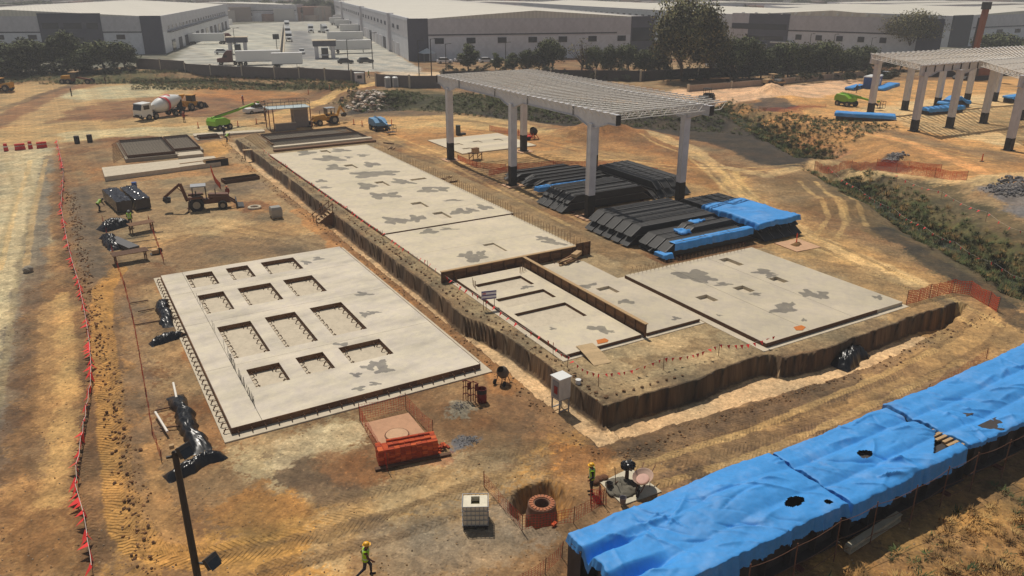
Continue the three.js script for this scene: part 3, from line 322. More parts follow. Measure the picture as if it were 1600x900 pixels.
function starters(o, x0, u0, x1, u1, n, y, h, zig) { for (let i = 0; i < n; i++) { const t = i / (n - 1), x = lerp(x0, x1, t), u = lerp(u0, u1, t), dx = (x1 - x0) / n, du = (u1 - u0) / n; if (zig) mesh('starter_bar', [bar([x, y, -u], [x + dx * .5, y + h, -u - du * .5], .014, 4), bar([x + dx, y, -u - du], [x + dx * .5, y + h, -u - du * .5], .014, 4)], mSteelP, o); else mesh('starter_bar', bar([x, y, -u], [x + rr(-.05, .05), y + h * rr(.85, 1.1), -u + rr(-.06, .06)], .022, 4), mSteelP, o); } }
function holeLining(o, H, y) { for (const [a, b, c, d] of H) mesh('opening_floor', metreUV(poly(rect(a - .05, b + .05, c - .05, d + .05), y - .03, y)), mLean, o); }
{
  const o = thing('foundation_slab', 'long pale concrete slab with six small openings and many damp grey marks', 'concrete slab'), H = [[7.95, 9.05, 76.9, 79.3], [7.8, 9, 65.7, 68.3], [7.9, 9, 54.65, 57.3], [12.15, 14.2, 55.6, 56.4], [7.8, 9.05, 43.7, 46.1], [8.2, 9.35, 38.7, 41.3]];
  slab(o, 'slab_panel', 1.15, 15.6, 37, 80.3, .8, 1.14, [], [42.2, 47.6, 52.6, 58.6, 63.8, 70.2, 74.6], H, mPad); holeLining(o, H, .93); plank(o, 1.15, 36.97, 15.6, 36.97, .85, 1.12, .04, mBoardD); plank(o, 1.1, 37, 1.1, 80, .85, 1.1, .04, mBoard);
  starters(o, 15.45, 80, 15.45, 37.4, 84, 1.1, 1.0);
}
{
  const o = thing('foundation_slab', 'pale concrete slab with one opening behind the low plank wall', 'concrete slab'), H = [[7.85, 9, 26.7, 29.4]];
  slab(o, 'slab_panel', 1.15, 15.2, 23, 36.75, .8, 1.08, [], [29.9], H, mPad); holeLining(o, H, .93); starters(o, 15.05, 36.4, 15.05, 24, 25, 1.05, 1.0);
}
{
  const o = thing('foundation_slab', 'pale concrete slab with three wide openings left of the plank wall', 'concrete slab'), H = [[2.35, 6.6, 18.25, 20.45], [2.3, 6.6, 15.05, 16.95], [2.1, 6.55, 10.9, 13.8]];
  mesh('blinding', metreUV(poly(rect(1.2, 13.35, 6, 22.1), .75, .94)), mLean, o);
  slab(o, 'slab_panel', 1.65, 7.85, 6.35, 22.2, .94, 1.16, [], [], H, mPad); for (const [a, b, c, d] of H) { plank(o, a, d, b, d, .95, 1.15, .02, mBoardD); plank(o, b, c, b, d, .95, 1.15, .02, mBoardD); }
  plank(o, 1.62, 6.35, 1.62, 22.2, .94, 1.15, .03, mBoardD); plank(o, 1.65, 6.33, 7.8, 6.33, .95, 1.15, .03, mBoardD); starters(o, 6.9, 21, 7.6, 21.3, 6, 1.1, .7); starters(o, 2, 19.6, 2.2, 20.4, 4, 1.1, .7);
}
{
  const o = thing('foundation_slab', 'narrow grey concrete slab right of the plank wall with one opening', 'concrete slab'), H = [[10.2, 11.45, 13.4, 14.9]];
  slab(o, 'slab_panel', 8.3, 13.15, 6.35, 20.8, .942, 1.16, [], [], H, mPadR); plank(o, 8.3, 6.33, 13.15, 6.33, .95, 1.15, .03, mBoardD);
}
{
  const o = thing('foundation_slab', 'broad grey concrete slab with four openings at the right end of the pad', 'concrete slab'), H = [[15.65, 16.8, 8.2, 9.55], [19.55, 20.65, 8.2, 9.55], [23.45, 24.45, 13.05, 15.1], [23.55, 24.55, 8.3, 9.6]];
  mesh('blinding', metreUV(poly(rect(13.45, 28.75, .55, 16.4), .75, .93)), mLean, o); slab(o, 'slab_panel', 14.05, 28.5, .95, 16.1, .93, 1.2, [18.3, 22.9], [], H, mPadR); plank(o, 14.02, .95, 14.02, 16.1, .94, 1.19, .03, mBoardD); plank(o, 14.05, .93, 25.5, .93, .94, 1.22, .04, mBoardD);
  starters(o, 14.4, 15.9, 27, 15.9, 30, 1.15, .75, 1);
}
{
  const o = thing('foundation_slab', 'distant pale slab with small openings beneath the far bay of the steel canopy', 'concrete slab'), H = [[27, 28.1, 73, 74.6], [30.5, 31.6, 73.4, 75], [34, 35.1, 73.2, 74.8], [26.6, 28, 69.4, 70.8]];
  slab(o, 'slab_panel', 25, 37.4, 67.4, 79.3, .8, 1.06, [], [], H, mPad); holeLining(o, H, .94);
}
// plank walls standing on the pad
function plankWall(label, x0, u0, x1, u1, y0, y1, n, cap) {
  const o = thing('plank_wall', label, 'formwork'), L = Math.hypot(x1 - x0, u1 - u0), dx = (x1 - x0) / L, du = (u1 - u0) / L;
  for (let i = 0; i < n; i++) for (let k = 0; k < 4; k++) { const a = L * i / n + .01, b = L * (i + 1) / n - .01, h = (y1 - y0) / 4; const m = plank(o, x0 + dx * a, u0 + du * a, x0 + dx * b, u0 + du * b, y0 + h * k, y0 + h * (k + 1) - .015, .05, (i + k) % 3 ? mBoard : mBoardD, 'plank'); m.position.set(rr(-.008, .008), 0, rr(-.008, .008)); }
  for (let i = 0; i <= n; i++) { const a = clamp(L * i / n, .04, L - .04), s = mesh('post', metreUV(box(.09, y1 - y0 + .05, .09)), mBoardD, o); s.position.set(x0 + dx * a - du * .075, (y0 + y1) / 2, -(u0 + du * a + dx * -.075)); if (i % 2) { const p = mesh('brace', bar([x0 + dx * a + du * .06, y1 - .15, -(u0 + du * a - dx * .06)], [x0 + dx * a + du * .8, y0, -(u0 + du * a - dx * .8)], .03, 5), mBoard, o); } }
  if (cap) plank(o, x0, u0, x1, u1, y1, y1 + .05, .28, mLum, 'cap_board'); return o;
}
plankWall('brown plank formwork wall running across the pad behind the three-opening slab', .5, 22.75, 14.5, 22.75, .9, 1.85, 12, true);
plankWall('brown plank formwork wall with pale cap running lengthwise between two slabs', 8.05, 6.1, 8.05, 22.3, 1.0, 1.95, 14, true);
plankWall('short taller plank end panel at the right end of the cross wall', 13.6, 22.6, 15.1, 22.6, .9, 2.15, 2, false);
// far pours: reinforcement mats with forms
function rebarMat(label, x0, x1, u0, u1, y, sx, su, form = true) {
  const o = thing('rebar_mat', label, 'reinforcement mat'); const nx = Math.round((x1 - x0) / sx), nu = Math.round((u1 - u0) / su);
  mesh('blinding', metreUV(poly(rect(x0 - .4, x1 + .4, u0 - .4, u1 + .4), y - .5, y)), M('grey gravel bed', C(160, 148, 130), 1, { map: rep(grain, 1.1) }), o);
  for (let i = 0; i <= nx; i++) mesh('bar', box(.035, .035, u1 - u0, lerp(x0, x1, i / nx), y + .3, -(u0 + u1) / 2), mRebar, o); for (let i = 0; i <= nu; i++) mesh('bar', box(x1 - x0, .035, .035, (x0 + x1) / 2, y + .335, -lerp(u0, u1, i / nu)), mRebar, o);
  if (form) { for (const [a, b, c, d] of [[x0, u0, x1, u0], [x0, u1, x1, u1], [x0, u0, x0, u1], [x1, u0, x1, u1]]) plank(o, a, b, c, d, y, y + .42, .05, mBoardD); const n = Math.round((x1 - x0) / .75); for (let i = 0; i <= n; i++) peg(o, lerp(x0, x1, i / n), u0, y + .18, 0, -1); }
  return o;
}
rebarMat('dark reinforcement mat in forms beside the left white strip slab', -16.3, -10.2, 88.4, 101.4, .95, .42, .42); rebarMat('smaller reinforcement mat next to the left dark mat', -10, -6.5, 90.2, 101.4, .95, .42, .42);
rebarMat('wide dark reinforcement mat beyond the long slab, near half', 3.3, 17.7, 85.6, 90.4, .9, .5, .4); rebarMat('wide dark reinforcement mat beyond the long slab, far half', 3.7, 17.7, 90.7, 96.2, .9, .5, .4); rebarMat('short reinforcement mat by the far end of the trench', -5.2, -2.2, 98.4, 100.4, .9, .4, .4);
single('strip_slab', metreUV(poly([[-20, 78.8], [-5.5, 80.6], [-5.5, 85.3], [-19.9, 85]], -.1, .72)), mLean, 'long white strip slab in front of the left reinforcement mats', 'concrete slab');
single('strip_slab', metreUV(poly(rect(-10, -6.6, 87, 89.6), .3, .86)), mLean, 'small pale slab corner between strip slab and smaller mat', 'concrete slab');
single('strip_slab', metreUV(poly([[-5.6, 100.8], [5.2, 99.6], [5.4, 101.4], [-5.4, 103]], .6, 1.12)), mLean, 'pale narrow slab near the far end of the trench', 'concrete slab');
single('edge_beam', metreUV(poly(rect(2.8, 17.9, 84.2, 85.2), .8, 1.35)), mLean, 'pale concrete edge beam at the head of the long slab', 'concrete beam'); single('edge_beam', metreUV(poly(rect(2.4, 17.9, 82.6, 83.4), .8, 1.2)), mBoard, 'brown timber edge beam at the head of the long slab', 'timber beam');
{ // sloped forms at the trench end
  const o = thing('form_rack', 'row of leaning yellow timber struts beside the wide reinforcement mat', 'formwork'); for (let i = 0; i < 14; i++) mesh('strut', beamBox([1.2, .92, -(86 + i * .8)], [3.1, 1.5, -(86.2 + i * .8)], .1, .08), mLum, o); mesh('rail', beamBox([3.1, 1.45, -85.8], [3.1, 1.45, -97], .08, .12), mBoard, o);
  const q = thing('form_rack', 'row of leaning timber struts left of the dark reinforcement mat', 'formwork'); for (let i = 0; i < 15; i++) mesh('strut', beamBox([-18.2, T(-18.2, 90, 1), -(88.6 + i * .85)], [-16.4, 1.35, -(88.8 + i * .85)], .07, .06), mBoard, q); mesh('rail', beamBox([-16.42, 1.32, -88.4], [-16.42, 1.32, -101.4], .06, .1), mBoardD, q);
}
// small timber bits on the pad
single('plywood_ramp', (() => { const g = new THREE.PlaneGeometry(1.25, 2.5, 2, 10); g.rotateX(-PI / 2); const p = g.attributes.position; for (let i = 0; i < p.count; i++) { const t = (p.getZ(i) + 1.25) / 2.5; p.setY(i, lerp(1.22, .97, t) + .07 * Math.sin(t * 3.2 + .3)); } g.rotateY(-.12); g.translate(3.3, 0, -5.65); g.computeVertexNormals(); return merge([g, g.clone().translate(0, -.02, 0)]); })(), mPly, 'bent pale plywood sheet leaning as a ramp on slab edge', 'plywood');
single('orange_sheet', metreUV(poly(S_(1.2, 932, 531, 945, 528, 951, 531, 949, 534, 934, 537), 1.165, 1.185)), M('orange board', C(196, 110, 36), .8), 'small orange sheet lying on slab near the bent plywood', 'board'); single('orange_sheet', metreUV(poly(S_(1.22, 1240, 511, 1252, 508, 1259, 511, 1254, 516, 1244, 516), 1.205, 1.225)), M('orange board'), 'small orange sheet lying on broad slab at pad corner', 'board');
{ const o = thing('lumber_skid', 'heap of short timbers on the slab behind the plank wall corner', 'lumber pile', 11.9, 21.2, 1.16, .35); for (let i = 0; i < 9; i++) mesh('timber', metreUV(box(rr(1.4, 2.6), .1, .16, rr(-.2, .2), .06 + .1 * (i / 3 | 0), -.3 + (i % 3) * .27, rr(-.12, .12))), i % 2 ? mLum : mBoard, o); mesh('timber', metreUV(box(1.2, .3, .5, 1, .5, .1, .2)), mLum, o); }
{ // pale concrete pads under the columns
  for (const [x, u, w] of [[22, 32.3, 'nearest left'], [22, 48.1, 'middle left'], [22, 65, 'far left'], [33.9, 31.9, 'nearest right'], [34.2, 48.5, 'middle right'], [33.7, 65, 'far right']]) single('column_footing', metreUV(poly(rect(x - 1.1, x + 1.1, u - 1.1, u + 1.1), .6, 1.0)), textured('footing concrete', C(206, 164, 128), .95, grain, 2), `pinkish concrete footing under the ${w} canopy column`, 'footing');
  single('column_footing', metreUV(poly([[31.6, 13.6], [34.6, 13.4], [34.8, 16.2], [31.8, 16.4]], .7, .98)), M('footing concrete'), 'pale footing pad with orange marker beside the covered beams', 'footing');
}

// ---------- steel canopies ----------
const mWhiteS = textured('primed grey steel', C(212, 210, 212), .6, grain, 6), mTar = M('bitumen coat', C(30, 29, 28), .7), mJoist = M('joist steel', C(222, 216, 206), .6);
function joistGeo(L, d = .75, n = Math.round(L / 1.5)) { const gs = [box(L, .09, .17, L / 2, 0, 0), box(L - 1.6, .07, .1, L / 2, -d, 0)]; for (let i = 0; i < n; i++) { const a = L * i / n + .1, b = L * (i + 1) / n - .1, m = (a + b) / 2; gs.push(beamBox([a, 0, 0], [m, -d, 0], .05, .05), beamBox([m, -d, 0], [b, 0, 0], .05, .05)); } return merge(gs); }
function haunchGirder(len, cols, y, d0, d1, w) { // along +x, deeper at columns; web plate with flanges
  const top = [], bot = []; const xs = []; for (let x = 0; x <= len + 1e-6; x += len / 60) { let k = 0; for (const c of cols) k = Math.max(k, 1 - clamp((Math.abs(x - c) - .8) / 1.8, 0, 1)); xs.push([x, lerp(d0, d1, k)]); }
  const s = new THREE.Shape([new THREE.Vector2(0, 0), new THREE.Vector2(len, 0), ...xs.slice().reverse().map(([x, d]) => new THREE.Vector2(x, -d))]); const web = new THREE.ExtrudeGeometry(s, { depth: w * .5, bevelEnabled: false }).translate(0, y, -w * .25);
  const fl = [web, box(len, .06, w, len / 2, y + .03, 0)]; for (let i = 0; i < 60; i++) fl.push(beamBox([xs[i][0], y - xs[i][1], 0], [xs[i + 1][0], y - xs[i + 1][1], 0], w, .05)); return merge(fl);
}
function column(o, x, z, y0, y1, w, tar) { const c = mesh('column', metreUV(merge([box(w, y1 - y0 - tar, w * .8, x, (y0 + tar + y1) / 2, z), ...[-1, 1].map(s => box(w * 1.12, y1 - y0 - tar, .06, x, (y0 + tar + y1) / 2, z + s * w * .43))])), mWhiteS, o); mesh('tarred_foot', box(w * 1.14, tar, w * .94, x, y0 + tar / 2, z), mTar, c); mesh('base_plate', box(w * 1.7, .06, w * 1.5, x, y0 + .04, z), mTar, c); }
{
  const o = thing('steel_canopy', 'tall open steel frame on six columns with white roof joists over the black beams', 'steel frame');
  const cols = [[22, 32.3], [22, 48.1], [22, 65], [33.9, 31.9], [34.2, 48.5], [33.7, 65]]; for (const [x, u] of cols) column(o, x, -u, 1, 10.6, .72, 2.3);
  for (const x of [22, 33.9]) { const g = mesh('girder', haunchGirder(40, [4, 20, 36.7], 0, .95, 1.6, .5), mWhiteS, o); g.rotation.y = PI / 2; g.position.set(x, 11.9, -28.2); for (const u of [28.2, 68.2]) mesh('end_plate', box(.56, .98, .05, x, 11.45, -u), mDarkM, o); for (const u of [35.5, 44.5, 52, 61.5]) mesh('splice_plate', box(.56, .98, .07, x, 11.42, -u), mGreyM, o); }
  const jg = joistGeo(15.4); for (let i = 0; i < 36; i++) { const j = mesh('joist', jg, mJoist, o); j.position.set(21.2, 12.12, -(28.9 + i * 1.09)); }
  for (let i = 0; i < 9; i++) mesh('bridging', box(.05, .05, 38.4, 22.6 + i * 1.55, 12.16, -48), mJoist, o);
  for (let i = 0; i < 7; i++) mesh('knee_brace', bar([22.1, 10.95, -(52.5 + i * 1.46)], [23.4, 11.5, -(52.5 + i * 1.46)], .05, 5), mWhiteS, o); for (let i = 0; i < 7; i++) mesh('knee_brace', bar([22.1, 10.95, -(36.5 + i * 1.46)], [23.4, 11.5, -(36.5 + i * 1.46)], .05, 5), mWhiteS, o);
  for (const u of [30, 67]) for (let i = 0; i < 8; i++) mesh('edge_web', beamBox([22.4 + i * 1.42, 12.1, -u], [23.1 + i * 1.42, 11.3, -u], .05, .05), mJoist, o);
}
{
  const hq = (px, py) => G(px, py); const o = thing('steel_canopy', 'wide open steel frame on many columns at the far right of the site', 'steel frame');
  const px = [[1359.8, 176.2], [1413, 172], [1427.7, 204.6], [1463.5, 167], [1483, 199.7], [1510, 160], [1536, 192.4], [1553, 158], [1575, 235], [1593, 187]], cs = px.map(p => hq(...p)); for (const [x, u] of cs) column(o, x, -u, T(x, u, 1), 11.4, .85, 1.7);
  const at = (a, b, t) => [lerp(a[0], b[0], t), lerp(a[1], b[1], t)], far0 = at(cs[0], cs[7], -.06), far1 = at(cs[0], cs[7], 1.7), mid0 = at(cs[2], cs[6], -.06), mid1 = at(cs[2], cs[6], 2.6), dx = cs[8][0] - cs[4][0], du = cs[8][1] - cs[4][1], nr0 = [mid0[0] + dx, mid0[1] + du], nr1 = [mid1[0] + dx, mid1[1] + du];
  const nearA = at([cs[4][0] + dx, cs[4][1] + du], nr1, 0), bk0 = at(cs[0], cs[1], -.05);
  const row = (a, b) => { const L = Math.hypot(b[0] - a[0], b[1] - a[1]), n = Math.max(2, Math.round(L / 9)), g = mesh('girder', haunchGirder(L, Array.from({ length: n }, (_, i) => 1.5 + i * 9), 0, 1, 1.6, .5), mWhiteS, o); g.position.set(a[0], 12.3, -a[1]); g.rotation.y = Math.atan2(b[1] - a[1], b[0] - a[0]); };
  row(far0, far1); row(mid0, mid1); row(at(nearA, nr1, -.03), nr1);
  // joists between rows
  const strip = (a0, a1, b0, b1, n, over) => { for (let i = 0; i <= n; i++) { const p = at(a0, a1, i / n), q = at(b0, b1, i / n), A = at(p, q, -over), Bq = at(p, q, 1.02), L = Math.hypot(Bq[0] - A[0], Bq[1] - A[1]), j = mesh('joist', joistGeo(L, .8, 10), mJoist, o); j.position.set(A[0], 12.5, -A[1]); j.rotation.y = Math.atan2(Bq[1] - A[1], Bq[0] - A[0]); } };
  strip(mid0, at(mid0, mid1, .9), far0, far1, 46, .04); strip(nearA, nr1, at(mid0, mid1, .3), mid1, 40, .06);
  for (let i = 3; i < 12; i += 4) { const p = at(mid0, far0, i / 12), q = at(mid1, far1, i / 12); mesh('purlin', beamBox([p[0], 12.58, -p[1]], [q[0], 12.58, -q[1]], .1, .08), mJoist, o); const p2 = at(nearA, at(mid0, mid1, .3), i / 12), q2 = at(nr1, mid1, i / 12); mesh('purlin', beamBox([p2[0], 12.58, -p2[1]], [q2[0], 12.58, -q2[1]], .1, .08), mJoist, o); }
  for (let i = 0; i < 16; i++) { const p = at(mid0, mid1, .02 + i * .045); mesh('stiffener', box(.07, .9, .56, p[0], 11.75, -p[1]), mDarkM, o); }
}
// ---------- stacks of black tapered beams ----------
const mBlk = textured('black painted steel', C(44, 43, 42), .62, grain, 3), mBlk2 = M('black steel edge', C(92, 90, 88), .45);
const beamCache = {};
function taperBeam(label, x, u, y, L, w, h, turn = 0, group) { const o = thing('steel_beam', label, 'steel beam', x, u, y, turn, group), k = [L, w, h].join(), t = Math.min(1.1, L * .12);
  const c = beamCache[k] ||= { body: prof([[0, 0], [L, 0], [L - t, h], [t, h]], w - .14).translate(-L / 2, 0, 0), fl: merge([-1, 1].flatMap(s => [box(L - 2 * t + .1, .05, .07, 0, h + .035, s * (w / 2 - .06)), beamBox([-L / 2, .02, s * (w / 2 - .06)], [-L / 2 + t, h + .03, s * (w / 2 - .06)], .07, .05), beamBox([L / 2, .02, s * (w / 2 - .06)], [L / 2 - t, h + .03, s * (w / 2 - .06)], .07, .05)])), st: box(.06, .04, w - .1, 0, h + .045, 0) };
  mesh('web_box', c.body, mBlk, o); mesh('flange_edge', c.fl, mBlk2, o); for (const q of [-.3, -.05, .22, .36]) mesh('strap', c.st, mBlk2, o).position.x = L * q; return o; }
const bearer = (label, x, u, L, turn) => single('bearer_timber', (() => { const g = box(L, .14, .2); g.rotateY(turn); return metreUV(g.translate(x, .97, -u)); })(), textured('red bearer', C(110, 58, 44), .9, woodT, 1.5), label, 'timber bearer');
// group nearest the broad slab
[28.4, 27, 25.6, 24.2, 22.8].forEach((u, i) => { taperBeam(`upper black tapered beam, ${ORD[i]} from the back in the stack nearest the broad slab`, 25.1, u, 1.95, 11.2, 1.22, .75); taperBeam(`lower black beam under the ${ORD[i]} from the back in the stack nearest the broad slab`, 25.3, u, 1.1, 12.4, 1.22, .78); });
[21.2, 19.9, 18.6].forEach((u, i) => { taperBeam(`black tapered beam, ${ORD[i]} from the back of the lower front rows beside blue sheet`, 25.3, u, 1.55, 10.6, 1.14, .72); taperBeam(`bottom black beam beneath the ${ORD[i]} of the lower front rows`, 25.5, u, 1.08, 11, 1.2, .42); });
taperBeam('loose black box girder lying on the lower front rows', 26.9, 19.9, 2.32, 6.4, .8, .45, .03); taperBeam('shorter black box girder lying behind the loose one', 26.6, 21, 2.32, 5, .7, .4, .02);
// second group
[39.3, 38.1, 36.6, 35.3].forEach((u, i) => { taperBeam(`upper black beam, ${ORD[i]} from the back of the stack behind the near canopy column`, 26.4, u, 1.9, 10.8, 1.08, .72, i < 2 ? .02 : 0); taperBeam(`lower black beam under the ${ORD[i]} from the back behind the near canopy column`, 26.2, u, 1.08, 12, 1.2, .74, i < 2 ? .02 : 0); });
[43.9, 45.2, 46.6, 48, 49.4, 51, 52.6].forEach((u, i) => { const n = i < 5 ? 2 : 1; for (let k = 0; k < n; k++) taperBeam(`${k ? 'upper' : 'lower'} thin black girder, ${ORD[i]} from the front of the low rows under the canopy`, 28.6 + rr(-.5, .5), u, 1.08 + k * .42, 10 + (i % 3), .8, .38, .02); });
// lengthwise stack
[33.6, 34.8, 36, 37.2].forEach((x, i) => { taperBeam(`upper lengthwise black beam, ${ORD[i]} from the left in the stack behind the right canopy column`, x, 40.8 + i * .15, 1.9, 12.2, 1.0, .72, PI / 2 - .02); taperBeam(`lower lengthwise black beam beneath the ${ORD[i]} from the left behind the right canopy column`, x, 40.6, 1.08, 13, 1.12, .74, PI / 2 - .02); });
taperBeam('single black girder lying in front of the lengthwise stack', 32.2, 39.6, 1.08, 11, .6, .6, PI / 2 + .06);
// stack under the right blue sheet
[31.6, 32.9, 34.2, 35.5].forEach((x, i) => { taperBeam(`lengthwise black beam, ${ORD[i]} from the left in the stack under the right blue sheet`, x, 23.4, 1.85, 11.8, 1.1, .74, PI / 2 + .02); taperBeam(`bottom lengthwise black beam below the ${ORD[i]} under the right blue sheet`, x, 23.2, 1.08, 12.4, 1.22, .7, PI / 2 + .02); });
for (const [x, u, L, t, w] of [[21, 25.5, 7, PI / 2, 'left end of the stack nearest the broad slab'], [29.6, 25.5, 7, PI / 2, 'right end of the stack nearest the broad slab'], [21.6, 19.9, 4.4, PI / 2, 'left end of the lower front rows'], [29.4, 19.9, 4.4, PI / 2, 'right end of the lower front rows'], [21.6, 37.3, 5.6, PI / 2, 'left end of the stack behind the near column'], [31, 37.3, 5.6, PI / 2, 'right end of the stack behind the near column'], [24.8, 48.3, 10.4, PI / 2, 'left end of the low thin rows'], [32.4, 48.3, 10.4, PI / 2, 'right end of the low thin rows'], [35.4, 36, 5.2, 0, 'front end of the lengthwise stack'], [35.4, 45, 5.2, 0, 'back end of the lengthwise stack'], [33.6, 18.6, 5.6, 0, 'front end of the right covered stack'], [33.6, 28, 5.6, 0, 'back end of the right covered stack']]) bearer(`reddish bearer timber under the ${w}`, x, u, L, t);

// ---------- sheets, nets, flags ----------
const blueT = tex(512, 512, (x, y) => { const v = .86 + .2 * (nz(N0, x, y, 1) - .5) + .14 * (nz(N3, x, y, 1) - .5), d = clamp(nz(N2, x, y, 1) * 3 - 2.1, 0, 1) * .5; return [lerp(.05 * v, .5, d * .5), lerp(.33 * v, .62, d * .5), lerp(.8 * v, .84, d * .5)]; });
const mBlue = M('blue tarpaulin', [1, 1, 1], .62, { map: rep(blueT, 7) });
function sheetGeo(x0, x1, ub, uf, top, hb, hf, hl, hr, seed, cell = .12, fold = 1, skip) {
  const W = ub - uf, L = x1 - x0, na = Math.max(8, Math.round((W + hb + hf) / cell)), nb = Math.max(8, Math.round((L + hl + hr) / cell)), P = [], UV = [], I = [], FO = [], rf = RNG(seed * 31 + 5), nF = Math.round(8 + L * W * .8);
  for (let k = 0; k < nF; k++) { const an = rf() < .6 ? -.9 + rf() * 1.1 : rf() * 2 * PI; FO.push([x0 + rf() * L, uf + rf() * W, Math.cos(an), Math.sin(an), 1 + rf() * 2.6, (rf() < .7 ? 1 : -.8) * (.03 + rf() * .13), rf() * 6, .05 + rf() * .1]); }
  for (let j = 0; j <= na; j++) for (let i = 0; i <= nb; i++) { const a = -hb + (W + hb + hf) * j / na, b = -hl + (L + hl + hr) * i / nb, ca = clamp(a, 0, W), cb = clamp(b, 0, L), oa = a - ca, ob = b - cb; let x = x0 + cb, u = ub - ca;
    let fy = 0; for (const F of FO) { const ex = x - F[0], eu = u - F[1], al = ex * F[2] + eu * F[3], pe = -ex * F[3] + eu * F[2] + .12 * Math.sin(al * 1.3 + F[6]); if (al > 0 && al < F[4]) fy += F[5] * Math.exp(-Math.abs(pe) / (F[7] * (.35 + al / F[4]))) * Math.sin(PI * Math.pow(al / F[4], .6)); }
    let y = top(x, u) + fold * fy + fold * .14 * (nz(N0, x + seed, u, 23) - .5) + fold * .035 * (nz(N0, x * .5 + seed, u * 1.2, 6) - .5);
    const dn = Math.max(Math.abs(oa), Math.abs(ob)), wob = .07 * Math.sin((ca === a ? u : x) * 5 + seed * 3 + 14 * nz(N0, x + seed, u, 6)) * Math.min(1, dn * 1.6) + .12 * (nz(N1, x + seed, y + u, 3) - .5);
    if (oa) u -= Math.sign(oa) * (.06 + .12 * Math.min(1, dn) + wob); if (ob) x += Math.sign(ob) * (.06 + .1 * Math.min(1, dn) + wob); y -= dn * (1 - .25 * nz(N1, x + seed, u, 9));
    P.push(x, y, -u); UV.push(x0 + b, ub - a); }
  for (let j = 0; j < na; j++) for (let i = 0; i < nb; i++) { const a = j * (nb + 1) + i, b = a + 1, c = a + nb + 1, d = c + 1; if (skip && skip(P[3 * a], -P[3 * a + 2], P[3 * a + 1])) continue; I.push(a, c, d, a, d, b); }
  const g = new THREE.BufferGeometry(); g.setAttribute('position', new THREE.Float32BufferAttribute(P, 3)); g.setAttribute('uv', new THREE.Float32BufferAttribute(UV, 2)); g.setIndex(I); g.computeVertexNormals(); return g;
}
const sheet = (label, a, mat = mBlue) => single('tarpaulin', sheetGeo(...a), mat, label, 'tarpaulin');
function netting(o, pts, h, mat, lean = 0, st = .16) { const P = [], I = [], q = (a, b, w) => { const k = P.length / 3, dx = b[0] - a[0], dy = b[1] - a[1], dz = b[2] - a[2], v = Math.abs(dy) > Math.hypot(dx, dz); const l = Math.hypot(dx, dz) || 1, ox = v ? w : 0, oy = v ? 0 : w; P.push(a[0], a[1], a[2], b[0], b[1], b[2], b[0] + ox * .8, b[1] + oy, b[2] + ox * .6, a[0] + ox * .8, a[1] + oy, a[2] + ox * .6); I.push(k, k + 1, k + 2, k, k + 2, k + 3); };
  for (let s = 1; s < pts.length; s++) { const [x0, u0] = pts[s - 1], [x1, u1] = pts[s], L = Math.hypot(x1 - x0, u1 - u0), wd = mat === mNetO ? .05 : .018, n = Math.max(2, Math.round(L / st)), m = Math.max(3, Math.round(h / st)), f = (i, k) => { const t = i / n, x = lerp(x0, x1, t), u = lerp(u0, u1, t), sag = 1 - .18 * Math.sin(t * PI) * nz(N1, x, u, 4), y = h * sag * k / m; return [x + lean * y * .5 + .1 * (nz(N1, x, u, 2) - .5), T(x, u, 1) + .02 + y, -(u + .12 * (nz(N1, u, x, 2) - .5) + lean * y)]; }; for (let i = 0; i <= n; i++) for (let k = 0; k <= m; k++) { if (i < n) q(f(i, k), f(i + 1, k), wd); if (k < m) q(f(i, k), f(i, k + 1), wd * .85); } }
  const g = new THREE.BufferGeometry(); g.setAttribute('position', new THREE.Float32BufferAttribute(P, 3)); g.setIndex(I); g.computeVertexNormals(); g.setAttribute('uv', new THREE.Float32BufferAttribute(new Float32Array(P.length / 3 * 2), 2)); return mesh('netting', g, mat, o); }
const mNet = M('red net', C(214, 60, 46), .8), mNetO = M('orange net', C(226, 88, 44), .8);
function netFence(label, pts, h, mat = mNet, lean = 0, step = 2) { const o = thing('net_fence', label, 'safety fence'); netting(o, pts, h, mat, lean); for (let s = 0; s < pts.length; s++) { const [x, u] = pts[s], y = T(x, u, 1); mesh('post', bar([x, y - .1, -u], [x + lean * h * .4, y + h + .12, -u - lean * h], .022, 5), mSteel, o); } return o; }
const mFlag = M('flag red', C(232, 52, 48), .75), mCord = M('white cord', C(226, 214, 200), .8);
const flagG = [0, 1, 2, 3].map(k => { const g = new THREE.BufferGeometry(), w = [.38, .42, .36, .4][k], b = [.1, -.08, .14, .02][k]; g.setAttribute('position', new THREE.Float32BufferAttribute([0, 0, -w / 2, 0, 0, w / 2, b, -.46, 0, 0, 0, -w / 2, b * .5, -.2, .1, b, -.46, 0], 3)); g.setAttribute('uv', new THREE.Float32BufferAttribute(new Float32Array(12), 2)); g.computeVertexNormals(); return g; });
